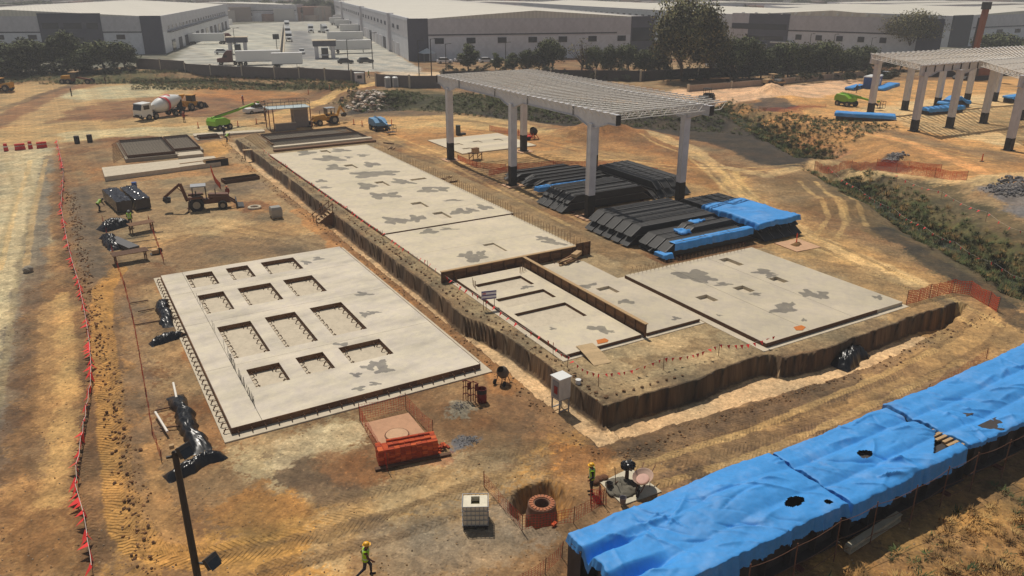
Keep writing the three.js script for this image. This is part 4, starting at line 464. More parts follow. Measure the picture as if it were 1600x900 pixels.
function bunting(label, pts, h, step, post, group, sc = 1) { const o = thing('bunting_line', label, 'flag bunting'); let acc = 0; const rope = [];
  for (let s = 1; s < pts.length; s++) { const [x0, u0] = pts[s - 1], [x1, u1] = pts[s], L = Math.hypot(x1 - x0, u1 - u0), y0 = T(x0, u0, 1) + h, y1 = T(x1, u1, 1) + h, f = t => [lerp(x0, x1, t), lerp(y0, y1, t) - h * .35 * Math.sin(t * PI), -lerp(u0, u1, t)]; const n = Math.max(2, Math.round(L / 2.2)); for (let i = 0; i < n; i++) rope.push(bar(f(i / n), f((i + 1) / n), .011 * sc, 4)); for (; acc < L; acc += step * rr(.8, 1.2)) { const p = f(acc / L), m = mesh('flag', flagG[R() * 4 | 0], mFlag, o); m.position.set(...p); m.rotation.set(rr(-.2, .2), Math.atan2(x1 - x0, u1 - u0) * -1 + rr(-.3, .3), rr(-.5, 1.1)); m.scale.setScalar(sc * rr(.8, 1.1)); } acc -= L;
    if (post) mesh('post', bar([x0, T(x0, u0, 1) - .1, -u0], [x0, y0 + .05, -u0], .02, 5), mSteel, o); }
  mesh('cord', rope, mCord, o); return o; }
// heaps and crumpled plastic
function crumple(L, W, H, seed, nx = 40, nu = 16) { const g = new THREE.PlaneGeometry(L, W, nx, nu); g.rotateX(-PI / 2); const p = g.attributes.position; for (let i = 0; i < p.count; i++) { const x = p.getX(i), z = p.getZ(i), e = Math.max(0, 1 - Math.pow(Math.abs(x) / (L / 2), 4)) * Math.max(0, 1 - Math.pow(Math.abs(z) / (W / 2), 2.5)); const r = Math.abs(nz(N1, x + seed, z * 1.6, 2.2) - .5) * 2, q = Math.abs(nz(N0, x * 1.7 - seed, z + x, 2) - .5) * 2; p.setY(i, H * e * (.25 + .5 * nz(N0, x + seed, z, 3) + .5 * (1 - r) * .7 + .35 * (1 - q) * .6) - .03); p.setZ(i, z * (.75 + .5 * nz(N2, x + seed, seed, 3)) + .5 * (nz(N2, x + seed, 3, 6) - .5)); } g.computeVertexNormals(); return g; }
const plastic = (label, px, py, L, W, H, turn, seed) => { const [x, u] = G(px, py); const o = single('plastic_film', crumple(L, W, H, seed), mBlackP, label, 'plastic sheet'); o.position.set(x, T(x, u, 1), -u); o.rotation.y = turn; return o; };

// ---------- foreground girders under blue sheets ----------
const mGird = textured('girder steel', C(62, 56, 54), .7, rustT, 3), mGirdG = textured('grey girder steel', C(140, 132, 118), .7, rustT, 3);
function girder(label, x0, x1, u, y, h, w, mat = mGird, du = 0) { const o = thing('plate_girder', label, 'steel girder', (x0 + x1) / 2, u, y, Math.atan2(du, x1 - x0)); const L = x1 - x0; mesh('web', metreUV(box(L, h - .1, .05, 0, h / 2, 0)), mat, o); for (const k of [0, 1]) mesh('flange', metreUV(box(L, .05, w, 0, k ? h - .025 : .025, 0)), mat, o); const n = Math.round(L / 1.6); for (let i = 0; i <= n; i++) mesh('stiffener', box(.03, h - .12, w * .8, -L / 2 + L * i / n * .99 + .02, h / 2, 0), mat, o); mesh('end_plate', box(.04, h * .96, w, -L / 2 - .02, h / 2, 0), mat, o); return o; }
const ty = x => .9 * ss(16, 34, x);
[[-9, 2.8, ['back', 'middle', 'front'], 'left blue sheet'], [3.3, 12.2, ['back', 'middle', 'front'], 'middle blue sheet'], [12.6, 27, ['back', 'middle', 'front'], 'right blue sheet']].forEach(([a, b, ns, w], k) => [-10.1, -11.8, -13.5].forEach((u, i) => girder(`${ns[i]} deep dark girder under the ${w} in the foreground`, a + (k ? 0 : [0, .3, 2.5][i]), b, u, ty((a + b) / 2) + .12, 2.05 - (i === 2 && k === 0 ? .2 : 0), .9)));
for (const [x, i] of [[-6, 0], [0, 1], [5, 2], [10.5, 3], [15, 4], [21, 5]]) single('bearer_timber', metreUV(box(.2, .16, 5, x, ty(x) + .06, 11.8)), M('red bearer'), `sleeper under the foreground girders, ${ORD[i]} from the left`, 'timber bearer');
girder('thin grey girder sticking out at the bottom edge beside the left blue sheet', -10.9, -7.2, -13.1, .1, .55, .34, mGirdG, .2); girder('second thin grey girder sticking out nearer the camera', -11.4, -7, -13.9, .1, .6, .36, mGirdG, .25); girder('pale slim girder lying along the foot of the foreground stack', 2.6, 6.6, -14.35, .08, .4, .3, textured('pale girder', C(176, 164, 140), .7, rustT, 3), .3);
const sagB = (us, d) => u => { let k = 1e9; for (const q of us) k = Math.min(k, Math.abs(u - q)); return d * Math.min(1, Math.pow(Math.max(0, k - .45) / .45, 1.2)); };
{ const s1 = sagB([-10.1, -11.8, -13.5], 1), bil = (x, u, s) => .26 * (nz(N0, x + s, u * 1.3, 13) - .5);
  sheet('wrinkled bright blue sheet over the nearest girders with a torn hole', [-8.9, 2.6, -9.65, -14.0, (x, u) => 2.42 + bil(x, u, 3) - s1(u) * (.1 + .75 * ss(-5.6, -7.6, x)) + .45 * ss(-5.5, -1, x) * ss(3.2, .5, x) * Math.exp(-(((u + 11.3) / 1.6) ** 2)), .55, 1.5, .5, .7, 4, .06, 1, (x, u, y) => (u < -14 && y < 1.75 - 1.0 * ss(-3.5, -5.5, x) + .5 * (nz(N1, x, 2, 5) - .5)) || (u > -9.7 && y < 1.7 + .5 * (nz(N1, x, 8, 5) - .5)) || Math.hypot((x - .55) / .55, (u + 12.9) / .28) < 1 || Math.hypot((x - 1.9) / .2, (u + 13.6) / .16) < 1]);
  sheet('blue sheet over the middle foreground girders beside fence posts', [3.0, 11.4, -9.7, -14.1, (x, u) => 2.4 + bil(x, u, 9) - s1(u) * .2 + .05 * Math.sin(x * .8), .5, 1, .9, .15, 11, .06, 1.1, (x, u, y) => (u < -14.1 && y < 1.55 + .7 * (nz(N1, x, 5, 6) - .5)) || (x < 3 && y < 1.2 + .8 * (nz(N1, u, 3, 3) - .5)) || Math.hypot((x - 6.6) / .42, (u + 11.9) / .3) < 1 || (x > 9.2 && u < -12.4 - (11.4 - x) * .6 && u > -13.6)]);
  sheet('long blue sheet over the farther foreground girders at the right edge', [11.9, 27.5, -9.3, -14, (x, u) => 2.4 + ty(x) + bil(x, u, 21) - s1(u) * .18 + .05 * Math.sin(x * .7 + 1), .5, .3, .3, .3, 19, .07, 1.1]);
  sheet('small crumpled blue sheet at the bottom edge beside grey girders', [-11.9, -10.2, -12.4, -13.6, () => .5, .4, .4, .3, .3, 33, .08, .8]);
  for (let i = 0; i < 6; i++) single('timber_slat', metreUV(box(.9, .1, .16, 11.4 + (i % 2) * .15, 2.24, 12.2 + i * .3)), mLum, `pale timber across the girders between blue sheets, ${ORD[i]} from the back`, 'timber');
}
// wire fence in front
{ const o = thing('wire_fence', 'thin steel post and wire fence along the front of the blue sheets', 'fence'), xs = []; for (let i = 0; i < 13; i++) xs.push(-3.6 + i * 2.55 + rr(-.2, .2)); const at = i => [xs[i], T(xs[i], -14.6, 1), 14.6 + .1 * Math.sin(i * 2)]; for (let i = 0; i < 13; i++) { const [x, y, z] = at(i); mesh('post', bar([x, y - .2, z], [x + rr(-.06, .06), y + 2.3, z], .028, 6), mSteel, o); } for (const h of [2.15, 1.2, .5]) { const gs = []; for (let i = 1; i < 13; i++) { const a = at(i - 1), b = at(i); for (let k = 0; k < 4; k++) { const f = t => [lerp(a[0], b[0], t), lerp(a[1], b[1], t) + h - .12 * Math.sin(PI * t), lerp(a[2], b[2], t)]; gs.push(bar(f(k / 4), f((k + 1) / 4), .014, 4)); } } mesh('wire', gs, mSteel, o); } }
// blue sheets over the black stacks
sheet('blue sheet draped on the front row of black beams beside the broad slab', [20.9, 30.4, 18.6, 17.9, () => 2.32, .08, .75, .05, .3, 41, .12, .25]);
sheet('blue sheet over the right hand lengthwise black beams', [30.9, 36.2, 25.2, 17.6, (x, u) => 2.76 + .06 * Math.sin(x * 2 + u), .1, .6, .7, .6, 47, .14, .8]);
sheet('narrow blue sheet edge between the two stacks of black beams', [30.4, 31.1, 27.6, 19.2, (x, u) => 1.6, .1, .2, .1, .2, 53, .14, .8]);
sheet('dark blue sheet on the low thin girders under the canopy', [22.4, 30.2, 43.6, 42.8, () => 1.75, .3, .6, .6, .1, 57, .14, .6]);
sheet('crumpled blue scrap hanging at the left end of the front row', [19.6, 20.3, 18.9, 17.6, () => 1.5, .2, .5, .4, .1, 61, .1, 1.4]); sheet('small blue scrap on the loose black girder', [22.9, 23.9, 20.3, 19.3, () => 2.62, .2, .2, .2, .2, 63, .1, 1.6]); sheet('second small blue scrap behind the loose black girder', [25.6, 26.8, 21.3, 20.6, () => 2.84, .2, .2, .2, .2, 67, .1, 1.6]);
[['blue sheet over a stack at the left end of the far right canopy', 1350, 188, 9, 2, -.95], ['blue sheet over girders between the far right canopy columns', 1470, 177, 9, 2.2, -.1], ['peaked blue sheet behind the girders under the far right canopy', 1490, 168, 6, 2, -.1], ['blue sheet on a stack at the right picture edge below the canopy', 1590, 158, 7, 2, 0], ['long low blue sheet beside the blue cabin on the far road', 1385, 138, 12, 2, .35], ['flat dark blue sheet left of the blue cabin', 1335, 139, 7, 1.6, .35]].forEach(([l, px, py, L, W, turn], i) => { const [x, u] = G(px, py), y = T(x, u, 1), m = single('tarpaulin', sheetGeo(-L / 2, L / 2, W / 2, -W / 2, (a, b) => 1.2 + (i === 2 ? .9 * Math.exp(-(a * a) / 2) : 0) - (i > 3 ? .5 : 0), .5, .7, .5, .5, 70 + i * 7, .25, .8), mBlue, l, 'tarpaulin'); m.position.set(x, y, -u); m.rotation.y = turn; single('beam_stack', (() => { const g = merge([0, 1, 2].map(k => box(L * .97, i > 3 ? .6 : 1, .55, 0, i > 3 ? .31 : .52, (k - 1) * .64))); g.rotateY(turn); return g.translate(x, y, -u); })(), mGird, `dark girders beneath the ${l.replace(/^(blue|peaked blue|long low blue|flat dark blue) /, '')}`.split(' ').slice(0, 15).join(' '), 'steel girders'); });

// ---------- nets and flags ----------
const g1 = (...a) => { const o = []; for (let i = 0; i < a.length; i += 2) o.push(G(a[i], a[i + 1])); return o; };
bunting('long line of red flags on white cord along the left haul road', g1(90, 225, 100, 268, 100, 290, 98, 310, 97, 330, 103, 365, 110, 400, 117, 425, 125, 450, 133, 490, 140, 530, 144, 565, 145, 600, 142, 625, 138, 650, 134, 675, 130, 700, 123, 745, 122, 775, 135, 820, 141, 860, 148, 905), .75, .42, true, null, 1.25);
bunting('red flags on cord around the bare front corner of the pad', [[1.2, 7.2], [1.0, 5.2], [1.2, 2.2], [6, 1.9], [10.4, 1.6], [14.5, .7]], .85, .5, true, null, .62); bunting('red and white flag cord along the left edge of the slabs', [[.7, 82], [.7, 70], [.65, 58], [.7, 46], [.7, 36], [.8, 26], [1.0, 16], [1.2, 7.2]], .85, .9, true, null, .8);
bunting('flag cord along the near bank of the stream', g1(1293, 278, 1340, 306, 1395, 338, 1440, 365, 1490, 392, 1550, 425, 1610, 455), .9, 1.5, true, null, .7); bunting('flag cord along the far bank of the stream', g1(1400, 286, 1470, 312, 1540, 345, 1600, 378, 1650, 402), .9, 1.6, true, null, .7);
netFence('low red net trailing along the strip beside black plastic heaps', g1(160, 345, 172, 385, 195, 450, 207, 500, 218, 560, 228, 620, 238, 680, 252, 720), .45, mNet, .3); netFence('red net on stakes right of the cutting tables', g1(232, 345, 245, 380, 256, 412), .5, mNet, .2);
netFence('red net around the round manhole cover by the bricks', [[-12.6, 1.6], [-12.1, 7.2], [-9.3, 7], [-9.2, 3.4]], 1, mNet); netFence('red net hanging in front of the open manhole pit', [[-8.9, -2], [-9, -5.9], [-6.6, -6.6], [-4.6, -6.2], [-4.5, -5.7]], .85, mNet, -.1); netFence('crumpled red net heap beside the worker at the pit', [[-5.3, -6.2], [-4.6, -6.0], [-5.1, -5.9], [-4.5, -6.3]], .7, M('bright net', C(232, 52, 56), .8), .2); netFence('low red net at the bottom edge before the blue sheet', [[-13.4, -9.4], [-11.6, -9.1], [-9.6, -8.8], [-8.4, -8.3]], .9, mNet, -.2);
netFence('red net behind the foreground girders along the road', [[7, -8.4], [13, -8], [19, -7.6], [26, -7]], .6, mNet, .1); netFence('orange net at the right end of the front trench', [[28.9, .9], [31.6, .8], [34.3, .6], [35, -.3], [34, -2.4], [33.4, -3.4]], 1.1, mNetO); netFence('orange net along the dirt road over the stream', g1(1272, 266, 1330, 265, 1400, 270, 1460, 277, 1510, 283), 1.1, mNetO); netFence('orange net on the far side of the dirt road', g1(1370, 256, 1420, 262, 1470, 268), .8, mNetO); netFence('orange net behind the black beam stacks', [[22, 54], [27, 55.5], [32, 54.5], [40, 50], [41, 44]], .7, mNetO); netFence('orange net beside the slab under the canopy', g1(765, 205, 810, 212, 835, 218), .9, mNetO); netFence('orange net around the slab table under the canopy', g1(715, 250, 745, 262, 790, 266), .7, mNetO); netFence('red net by the dig behind the yellow digger', g1(330, 268, 336, 285, 345, 296), .8, mNetO); netFence('red net strip on the bank below the far road', g1(1185, 172, 1225, 176, 1290, 168), .6, mNet);
// black film
plastic('black plastic film heap beside the front slab, upper of two', 256, 490, 6.2, 1.0, .6, 1.5, 1); plastic('crumpled black film tail at the foot of the upper heap', 262, 530, 2.6, .9, .55, .2, 5); plastic('long black plastic film heap nearest the camera', 290, 660, 7.4, 1.0, .6, 1.62, 9); plastic('crumpled black film tail at the foot of the nearest heap', 305, 728, 3.2, .9, .6, .25, 13); plastic('black plastic film bunched beside the cutting tables', 178, 355, 3.2, 1.8, 1, .4, 17); plastic('black film over rolled sheets next to the cutting tables', 172, 380, 5, 1.3, .8, 1.7, 21); plastic('black film in the front trench below the broad slab', 1325, 561, 3.6, 1.5, .9, .2, 25);
{ const sticks = [[203, 476, 232, 471, 'topmost'], [216, 489, 242, 484, 'second from the top'], [210, 510, 280, 498, 'long middle'], [243, 644, 266, 639, 'near the white pipes'], [250, 672, 280, 668, 'lowest']]; for (const [a, b, c, d, w] of sticks) { const p = G(a, b), q = G(c, d); single('wood_stick', beamBox([p[0], .12, -p[1]], [q[0], .12, -q[1]], .07, .07), mBoardD, `thin dark timber lying by the black film heaps, ${w}`, 'timber'); } }
for (const [a, b, c, d, w] of [[272, 605, 278, 633, 'upper'], [244, 651, 263, 682, 'lower']]) { const p = G(a, b), q = G(c, d); single('plastic_pipe', bar([p[0], .3, -p[1]], [q[0], .3, -q[1]], .07, 10), M('white pipe', C(236, 228, 214), .5), `${w} white pipe leaning by the nearest black film heap`, 'pipe'); }

// ---------- people ----------
function surfaceNets(f, mn, mx, cell) { const n = [0, 1, 2].map(i => Math.ceil((mx[i] - mn[i]) / cell) + 1), id = (x, y, z) => (z * n[1] + y) * n[0] + x, V = new Float32Array(n[0] * n[1] * n[2]); for (let z = 0; z < n[2]; z++) for (let y = 0; y < n[1]; y++) for (let x = 0; x < n[0]; x++) V[id(x, y, z)] = f(mn[0] + x * cell, mn[1] + y * cell, mn[2] + z * cell);
  const vi = new Int32Array(V.length).fill(-1), P = [], I = [];
  for (let z = 0; z < n[2] - 1; z++) for (let y = 0; y < n[1] - 1; y++) for (let x = 0; x < n[0] - 1; x++) { let c = 0, sx = 0, sy = 0, sz = 0; for (let e = 0; e < 12; e++) { const ax = e >> 2, a = e & 1, b = e >> 1 & 1, p = ax === 0 ? [0, a, b] : ax === 1 ? [a, 0, b] : [a, b, 0], q = p.slice(); q[ax] = 1; const v0 = V[id(x + p[0], y + p[1], z + p[2])], v1 = V[id(x + q[0], y + q[1], z + q[2])]; if ((v0 < 0) !== (v1 < 0)) { const t = v0 / (v0 - v1); c++; sx += p[0] + (q[0] - p[0]) * t; sy += p[1] + (q[1] - p[1]) * t; sz += p[2] + (q[2] - p[2]) * t; } } if (c) { vi[id(x, y, z)] = P.length / 3; P.push(mn[0] + (x + sx / c) * cell, mn[1] + (y + sy / c) * cell, mn[2] + (z + sz / c) * cell); } }
  const quad = (a, b, c, d, fl) => { if (a < 0 || b < 0 || c < 0 || d < 0) return; fl ? I.push(a, b, c, a, c, d) : I.push(a, c, b, a, d, c); };
  for (let z = 1; z < n[2] - 1; z++) for (let y = 1; y < n[1] - 1; y++) for (let x = 1; x < n[0] - 1; x++) { const v = V[id(x, y, z)] < 0; if (v !== V[id(x + 1, y, z)] < 0) quad(vi[id(x, y - 1, z - 1)], vi[id(x, y, z - 1)], vi[id(x, y, z)], vi[id(x, y - 1, z)], v); if (v !== V[id(x, y + 1, z)] < 0) quad(vi[id(x - 1, y, z - 1)], vi[id(x - 1, y, z)], vi[id(x, y, z)], vi[id(x, y, z - 1)], v); if (v !== V[id(x, y, z + 1)] < 0) quad(vi[id(x - 1, y - 1, z)], vi[id(x, y - 1, z)], vi[id(x, y, z)], vi[id(x - 1, y, z)], v); }
  const g = new THREE.BufferGeometry(); g.setAttribute('position', new THREE.Float32BufferAttribute(P, 3)); g.setIndex(I); return g; }
const capS = (p, a, b, ra, rb) => { const dx = b[0] - a[0], dy = b[1] - a[1], dz = b[2] - a[2], t = clamp(((p[0] - a[0]) * dx + (p[1] - a[1]) * dy + (p[2] - a[2]) * dz) / (dx * dx + dy * dy + dz * dz), 0, 1); return Math.hypot(p[0] - a[0] - dx * t, p[1] - a[1] - dy * t, p[2] - a[2] - dz * t) - lerp(ra, rb, t); };
const smin = (a, b, k) => { const h = Math.max(k - Math.abs(a - b), 0) / k; return Math.min(a, b) - h * h * k * .25; };
// poses: y up, facing +x, z to the right hand
const POSES = {
  walk: { hip: [0, .92, 0], chest: [.05, 1.3, 0], neck: [.06, 1.46, 0], head: [.1, 1.62, 0], k: [[.2, .52, -.1], [-.06, .5, .1]], a: [[.2, .1, -.1], [-.4, .16, .1]], e: [[-.14, 1.12, -.24], [.14, 1.1, .23]], h: [[-.08, .88, -.25], [.3, .94, .2]] },
  stand: { hip: [0, .92, 0], chest: [0, 1.3, 0], neck: [.01, 1.46, 0], head: [.05, 1.61, 0], k: [[.02, .5, -.11], [.03, .5, .11]], a: [[-.02, .1, -.12], [.0, .1, .13]], e: [[-.02, 1.1, -.27], [-.04, 1.1, .27]], h: [[.14, .92, -.2], [.1, .88, .24]] },
  bend: { hip: [-.12, .86, 0], chest: [.26, 1.1, 0], neck: [.4, 1.16, 0], head: [.52, 1.22, 0], k: [[.08, .48, -.12], [.05, .48, .12]], a: [[-.02, .1, -.13], [-.04, .1, .13]], e: [[.42, .86, -.2], [.42, .86, .2]], h: [[.56, .64, -.12], [.56, .64, .12]] } };
const vestC = C(170, 214, 40), personCache = {};
function personParts(pose, fine, trousers, sleeve) {
  const key = [pose, fine, trousers, sleeve].join(); if (personCache[key]) return personCache[key]; const J = POSES[pose], cell = fine ? .02 : .04, sh = s => [J.chest[0] + .01, J.chest[1] + .1, s * .19], hp = s => [J.hip[0], J.hip[1] - .04, s * .095];
  const torso = (p, o = 0) => { const q = [p[0], p[1], p[2] * .66], a = [J.hip[0], J.hip[1], 0], b = [J.chest[0], J.chest[1] + .04, 0]; let d = capS(q, a, b, .125 + o, .135 + o); d = smin(d, capS(p, sh(-1), sh(1), .065 + o, .065 + o), .1); return d; };
  const headF = p => { const d = Math.hypot((p[0] - J.head[0]) / 1.06, (p[1] - J.head[1]) / 1.2, (p[2] - J.head[2]) / .9) - .098; let e = smin(d, Math.hypot(p[0] - J.head[0] - .108, p[1] - J.head[1] + .012, p[2]) - .018, .03); for (const s of [-1, 1]) e = smin(e, Math.hypot((p[0] - J.head[0] + .01) * .8, (p[1] - J.head[1]) * .6, p[2] - s * .092) - .017, .02); e = smin(e, capS(p, [J.head[0] + .07, J.head[1] - .09, 0], [J.head[0] + .03, J.head[1] - .1, 0], .04, .04), .04); for (const s of [-1, 1]) e = Math.max(e, -(Math.hypot(p[0] - J.head[0] - .105, p[1] - J.head[1] - .02, p[2] - s * .036) - .014)); return Math.max(e, -(Math.hypot((p[0] - J.head[0] - .112), (p[1] - J.head[1] + .06) * 2.4, p[2] * .5) - .012)); };
  const body = p => { let d = torso(p); d = smin(d, capS(p, J.chest, J.neck, .07, .055), .06); d = smin(d, headF(p), .03); d = smin(d, capS(p, J.neck, J.head, .055, .06), .03); for (const s of [0, 1]) { const S2 = s ? 1 : -1; d = smin(d, capS(p, hp(S2), J.k[s], .092, .066), .06); d = smin(d, capS(p, J.k[s], J.a[s], .064, .045), .03); const f = J.a[s]; d = smin(d, capS(p, [f[0] - .04, f[1] - .055, f[2]], [f[0] + .16, f[1] - .065, f[2] + S2 * .02], .045, .04), .04); d = smin(d, capS(p, sh(S2), J.e[s], .058, .046), .04); d = smin(d, capS(p, J.e[s], J.h[s], .044, .032), .03); } return d; };
  const box3 = [[-.6, -.02, -.42], [.8, 1.82, .42]]; const parts = [surfaceNets((x, y, z) => body([x, y, z]), ...box3, cell)];
  for (const s of [0, 1]) { const w = J.h[s], e = J.e[s], d = [0, 1, 2].map(i => w[i] - e[i]), L = Math.hypot(...d), D = d.map(v => v / L), lat = [D[1] * .9, -D[0] * .9, .2], U = lat.map(v => v / Math.hypot(...lat)), at = (a, b) => [0, 1, 2].map(i => w[i] + D[i] * a + U[i] * b); const fin = [-.033, -.011, .011, .032].map((o, i) => { const l = [.058, .072, .076, .064][i], A = at(.085, o), Bf = at(.085 + l * .55, o), Cf = at(.085 + l * .85, o); Cf[2] += (s ? -1 : 1) * .03; return [A, Bf, Cf]; });
    const hf = p => { let q = capS(p, at(0, 0), at(.08, -.018), .03, .022); q = smin(q, capS(p, at(.02, .01), at(.08, .024), .024, .02), .03); for (const [a, b, c] of fin) { q = smin(q, capS(p, a, b, .0095, .009), .008); q = smin(q, capS(p, b, c, .009, .008), .006); } const t0 = at(.025, .03), t1 = at(.06, .062), t2 = at(.085, .068); q = smin(q, capS(p, t0, t1, .013, .011), .012); return smin(q, capS(p, t1, t2, .011, .009), .006); }; const c = at(.07, 0); parts.push(surfaceNets((x, y, z) => hf([x, y, z]), c.map(v => v - .13), c.map(v => v + .13), fine ? .006 : .02)); }
  const g = mergeGeometries(parts), p = g.attributes.position, col = new Float32Array(p.count * 3), sk = C(128, 86, 62), tr = C(...trousers), slv = C(...sleeve), boot = C(40, 32, 26);
  for (let i = 0; i < p.count; i++) { const q = [p.getX(i), p.getY(i), p.getZ(i)], hd = Math.hypot(q[0] - J.head[0], q[1] - J.head[1], q[2]) < .155, hand = J.h.some((w, s) => Math.hypot(q[0] - w[0], q[1] - w[1], q[2] - w[2]) < (i < parts[0].attributes.position.count ? .03 : .3)), foot = J.a.some(w => q[1] < w[1] + .06 && Math.hypot(q[0] - w[0], q[2] - w[2]) < .25), leg = J.k.some((w, s) => Math.min(capS(q, hp(s ? 1 : -1), w, 0, 0), capS(q, w, J.a[s], 0, 0)) < .1) && q[1] < J.hip[1] + .03; const c = hd || hand ? sk : foot ? boot : leg ? tr : slv; col.set(c, 3 * i); }
  g.setAttribute('color', new THREE.BufferAttribute(col, 3)); g.computeVertexNormals();
  const vest = surfaceNets((x, y, z) => { const q = [x, y, z]; let d = torso(q, .022); const ax = [J.chest[0] - J.hip[0], J.chest[1] - J.hip[1]], al = ((x - J.hip[0]) * ax[0] + (y - J.hip[1]) * ax[1]) / Math.hypot(...ax); d = Math.max(d, -.02 - al, al - .56); for (const s of [-1, 1]) d = Math.max(d, .075 - Math.hypot(x - sh(s)[0], y - sh(s)[1] + .02, z - s * .235)); return Math.max(d, -(Math.hypot(x - J.neck[0], y - J.neck[1] + .03, z) - .08)); }, ...box3, fine ? .016 : .03), vp = vest.attributes.position, vc = new Float32Array(vp.count * 3), silver = C(196, 200, 190), stripe = C(226, 128, 40);
  for (let i = 0; i < vp.count; i++) { const al = ((vp.getX(i) - J.hip[0]) * (J.chest[0] - J.hip[0]) + (vp.getY(i) - J.hip[1]) * (J.chest[1] - J.hip[1])) / .38, b = Math.abs(al - .13) < .03 || (Math.abs(Math.abs(vp.getZ(i)) - .1) < .025 && al > .16); vc.set(b ? silver : vestC, 3 * i); } vest.setAttribute('color', new THREE.BufferAttribute(vc, 3)); vest.computeVertexNormals();
  const hel = new THREE.LatheGeometry([[.158, -.004], [.16, .004], [.128, .012], [.126, .05], [.108, .095], [.07, .122], [0, .132]].map(q => new THREE.Vector2(...q)), 20); hel.scale(1.05, 1, .92); const rid = new THREE.TorusGeometry(.118, .012, 6, 16, PI); rid.rotateY(0); rid.translate(0, .01, 0); const hm = merge([hel, rid, box(.09, .012, .17, .14, .004, 0)]); if (pose === 'bend') hm.rotateZ(-.6); hm.translate(J.head[0] - .005, J.head[1] + .04, 0);
  return personCache[key] = { g, vest, hm };
}
const mVert = M('clothing', [1, 1, 1], .9, { vertexColors: true });
function person(label, px, py, turn, pose, helmet = [236, 176, 40], trousers = [38, 38, 46], sleeve = [44, 44, 50], fine = false, noVest = false, lift = 0) { const [x, u] = G(px, py), P = personParts(pose, fine, trousers, sleeve), o = thing('person', label, 'person', x, u, T(x, u) + lift, turn); mesh('body', P.g, mVert, o); if (!noVest) mesh('vest', P.vest, mVert, o); mesh('helmet', P.hm, M('helmet' + helmet, C(...helmet), .4), o); return o; }
person('worker in yellow helmet and lime vest striding along the bottom edge', 573, 902, -.35, 'walk', [240, 176, 30], [44, 42, 52], [96, 60, 48], true); person('worker in yellow helmet and lime vest standing beside the open pit', 924, 770, 2.6, 'stand', [240, 178, 30], [26, 26, 30], [36, 34, 36], true);
person('worker in lime vest bending behind the black wrapped stacks', 156, 330, .4, 'bend', [40, 60, 40]); person('worker in lime vest standing in front of the black wrapped stacks', 205, 355, 1.2, 'stand', [150, 150, 150]); person('small far worker in dark clothes left on the loop road', 112, 150, .3, 'stand', [60, 60, 60], [40, 38, 36], [52, 46, 40], false, true); person('small far worker standing on the loop road near the grader', 165, 131, .3, 'stand', [90, 60, 40], [40, 38, 36], [70, 50, 40], false, true); person('worker in orange vest beside the mixer truck', 288, 190, 1, 'stand', [200, 90, 50], [60, 50, 50], [150, 70, 50], false, true); person('worker on the road behind the green lift', 380, 163, .5, 'stand', [200, 200, 200], [40, 40, 44], [180, 90, 70], false, true); person('worker in lime vest at the far trench end', 355, 222, .4, 'bend', [230, 230, 220]); person('worker standing beside the steel platform', 415, 188, .5, 'stand', [210, 210, 210], [30, 30, 32], [40, 40, 40], false, true); person('worker with lime vest walking through the park gate', 576, 122, -.6, 'walk', [220, 220, 220]); person('worker walking on the pink far road', 1338, 145, .2, 'walk', [230, 230, 220], [40, 40, 44], [52, 50, 50], false, true); person('worker crouched by the digger bucket', 357, 313, 2, 'stand', [230, 120, 40], [60, 40, 36], [140, 60, 46], false, true); person('worker in white helmet inside the trench mouth', 351, 214, 1, 'stand', [235, 235, 225], [36, 36, 40], [40, 40, 44], false, true);

// ---------- machines: built facing +x, wheels on y = 0 ----------
const mTyre = M('tyre rubber', C(34, 32, 31), .95), mGlass = M('dark glass', C(30, 36, 42), .12), mWhiteP = M('white paint', C(224, 224, 220), .45), mHub = M('wheel rim', C(150, 140, 120), .6), mYel = textured('yellow machine paint', C(206, 150, 48), .55, rustT, 2), mOrg = textured('orange machine paint', C(132, 72, 38), .6, rustT, 2), mBrn = textured('worn brown machine paint', C(104, 62, 36), .65, rustT, 2), mGreen = M('lime green paint', C(126, 178, 34), .5), mBluM = M('blue machine paint', C(92, 148, 190), .5), mChas = M('chassis black', C(36, 35, 34), .7), mRedS = M('red stripe', C(190, 34, 44), .5), mLampW = M('lamp lens', C(230, 226, 210), .2);
function addWheel(o, r, w, x, z, seg = 18) { const g = new THREE.Group(); g.name = 'wheel'; o.add(g); mesh('tyre', wheel(r, w, x, r, z, seg), mTyre, g); mesh('rim', wheel(r * .52, w + .02, x, r, z, 12), mHub, g); return g; }
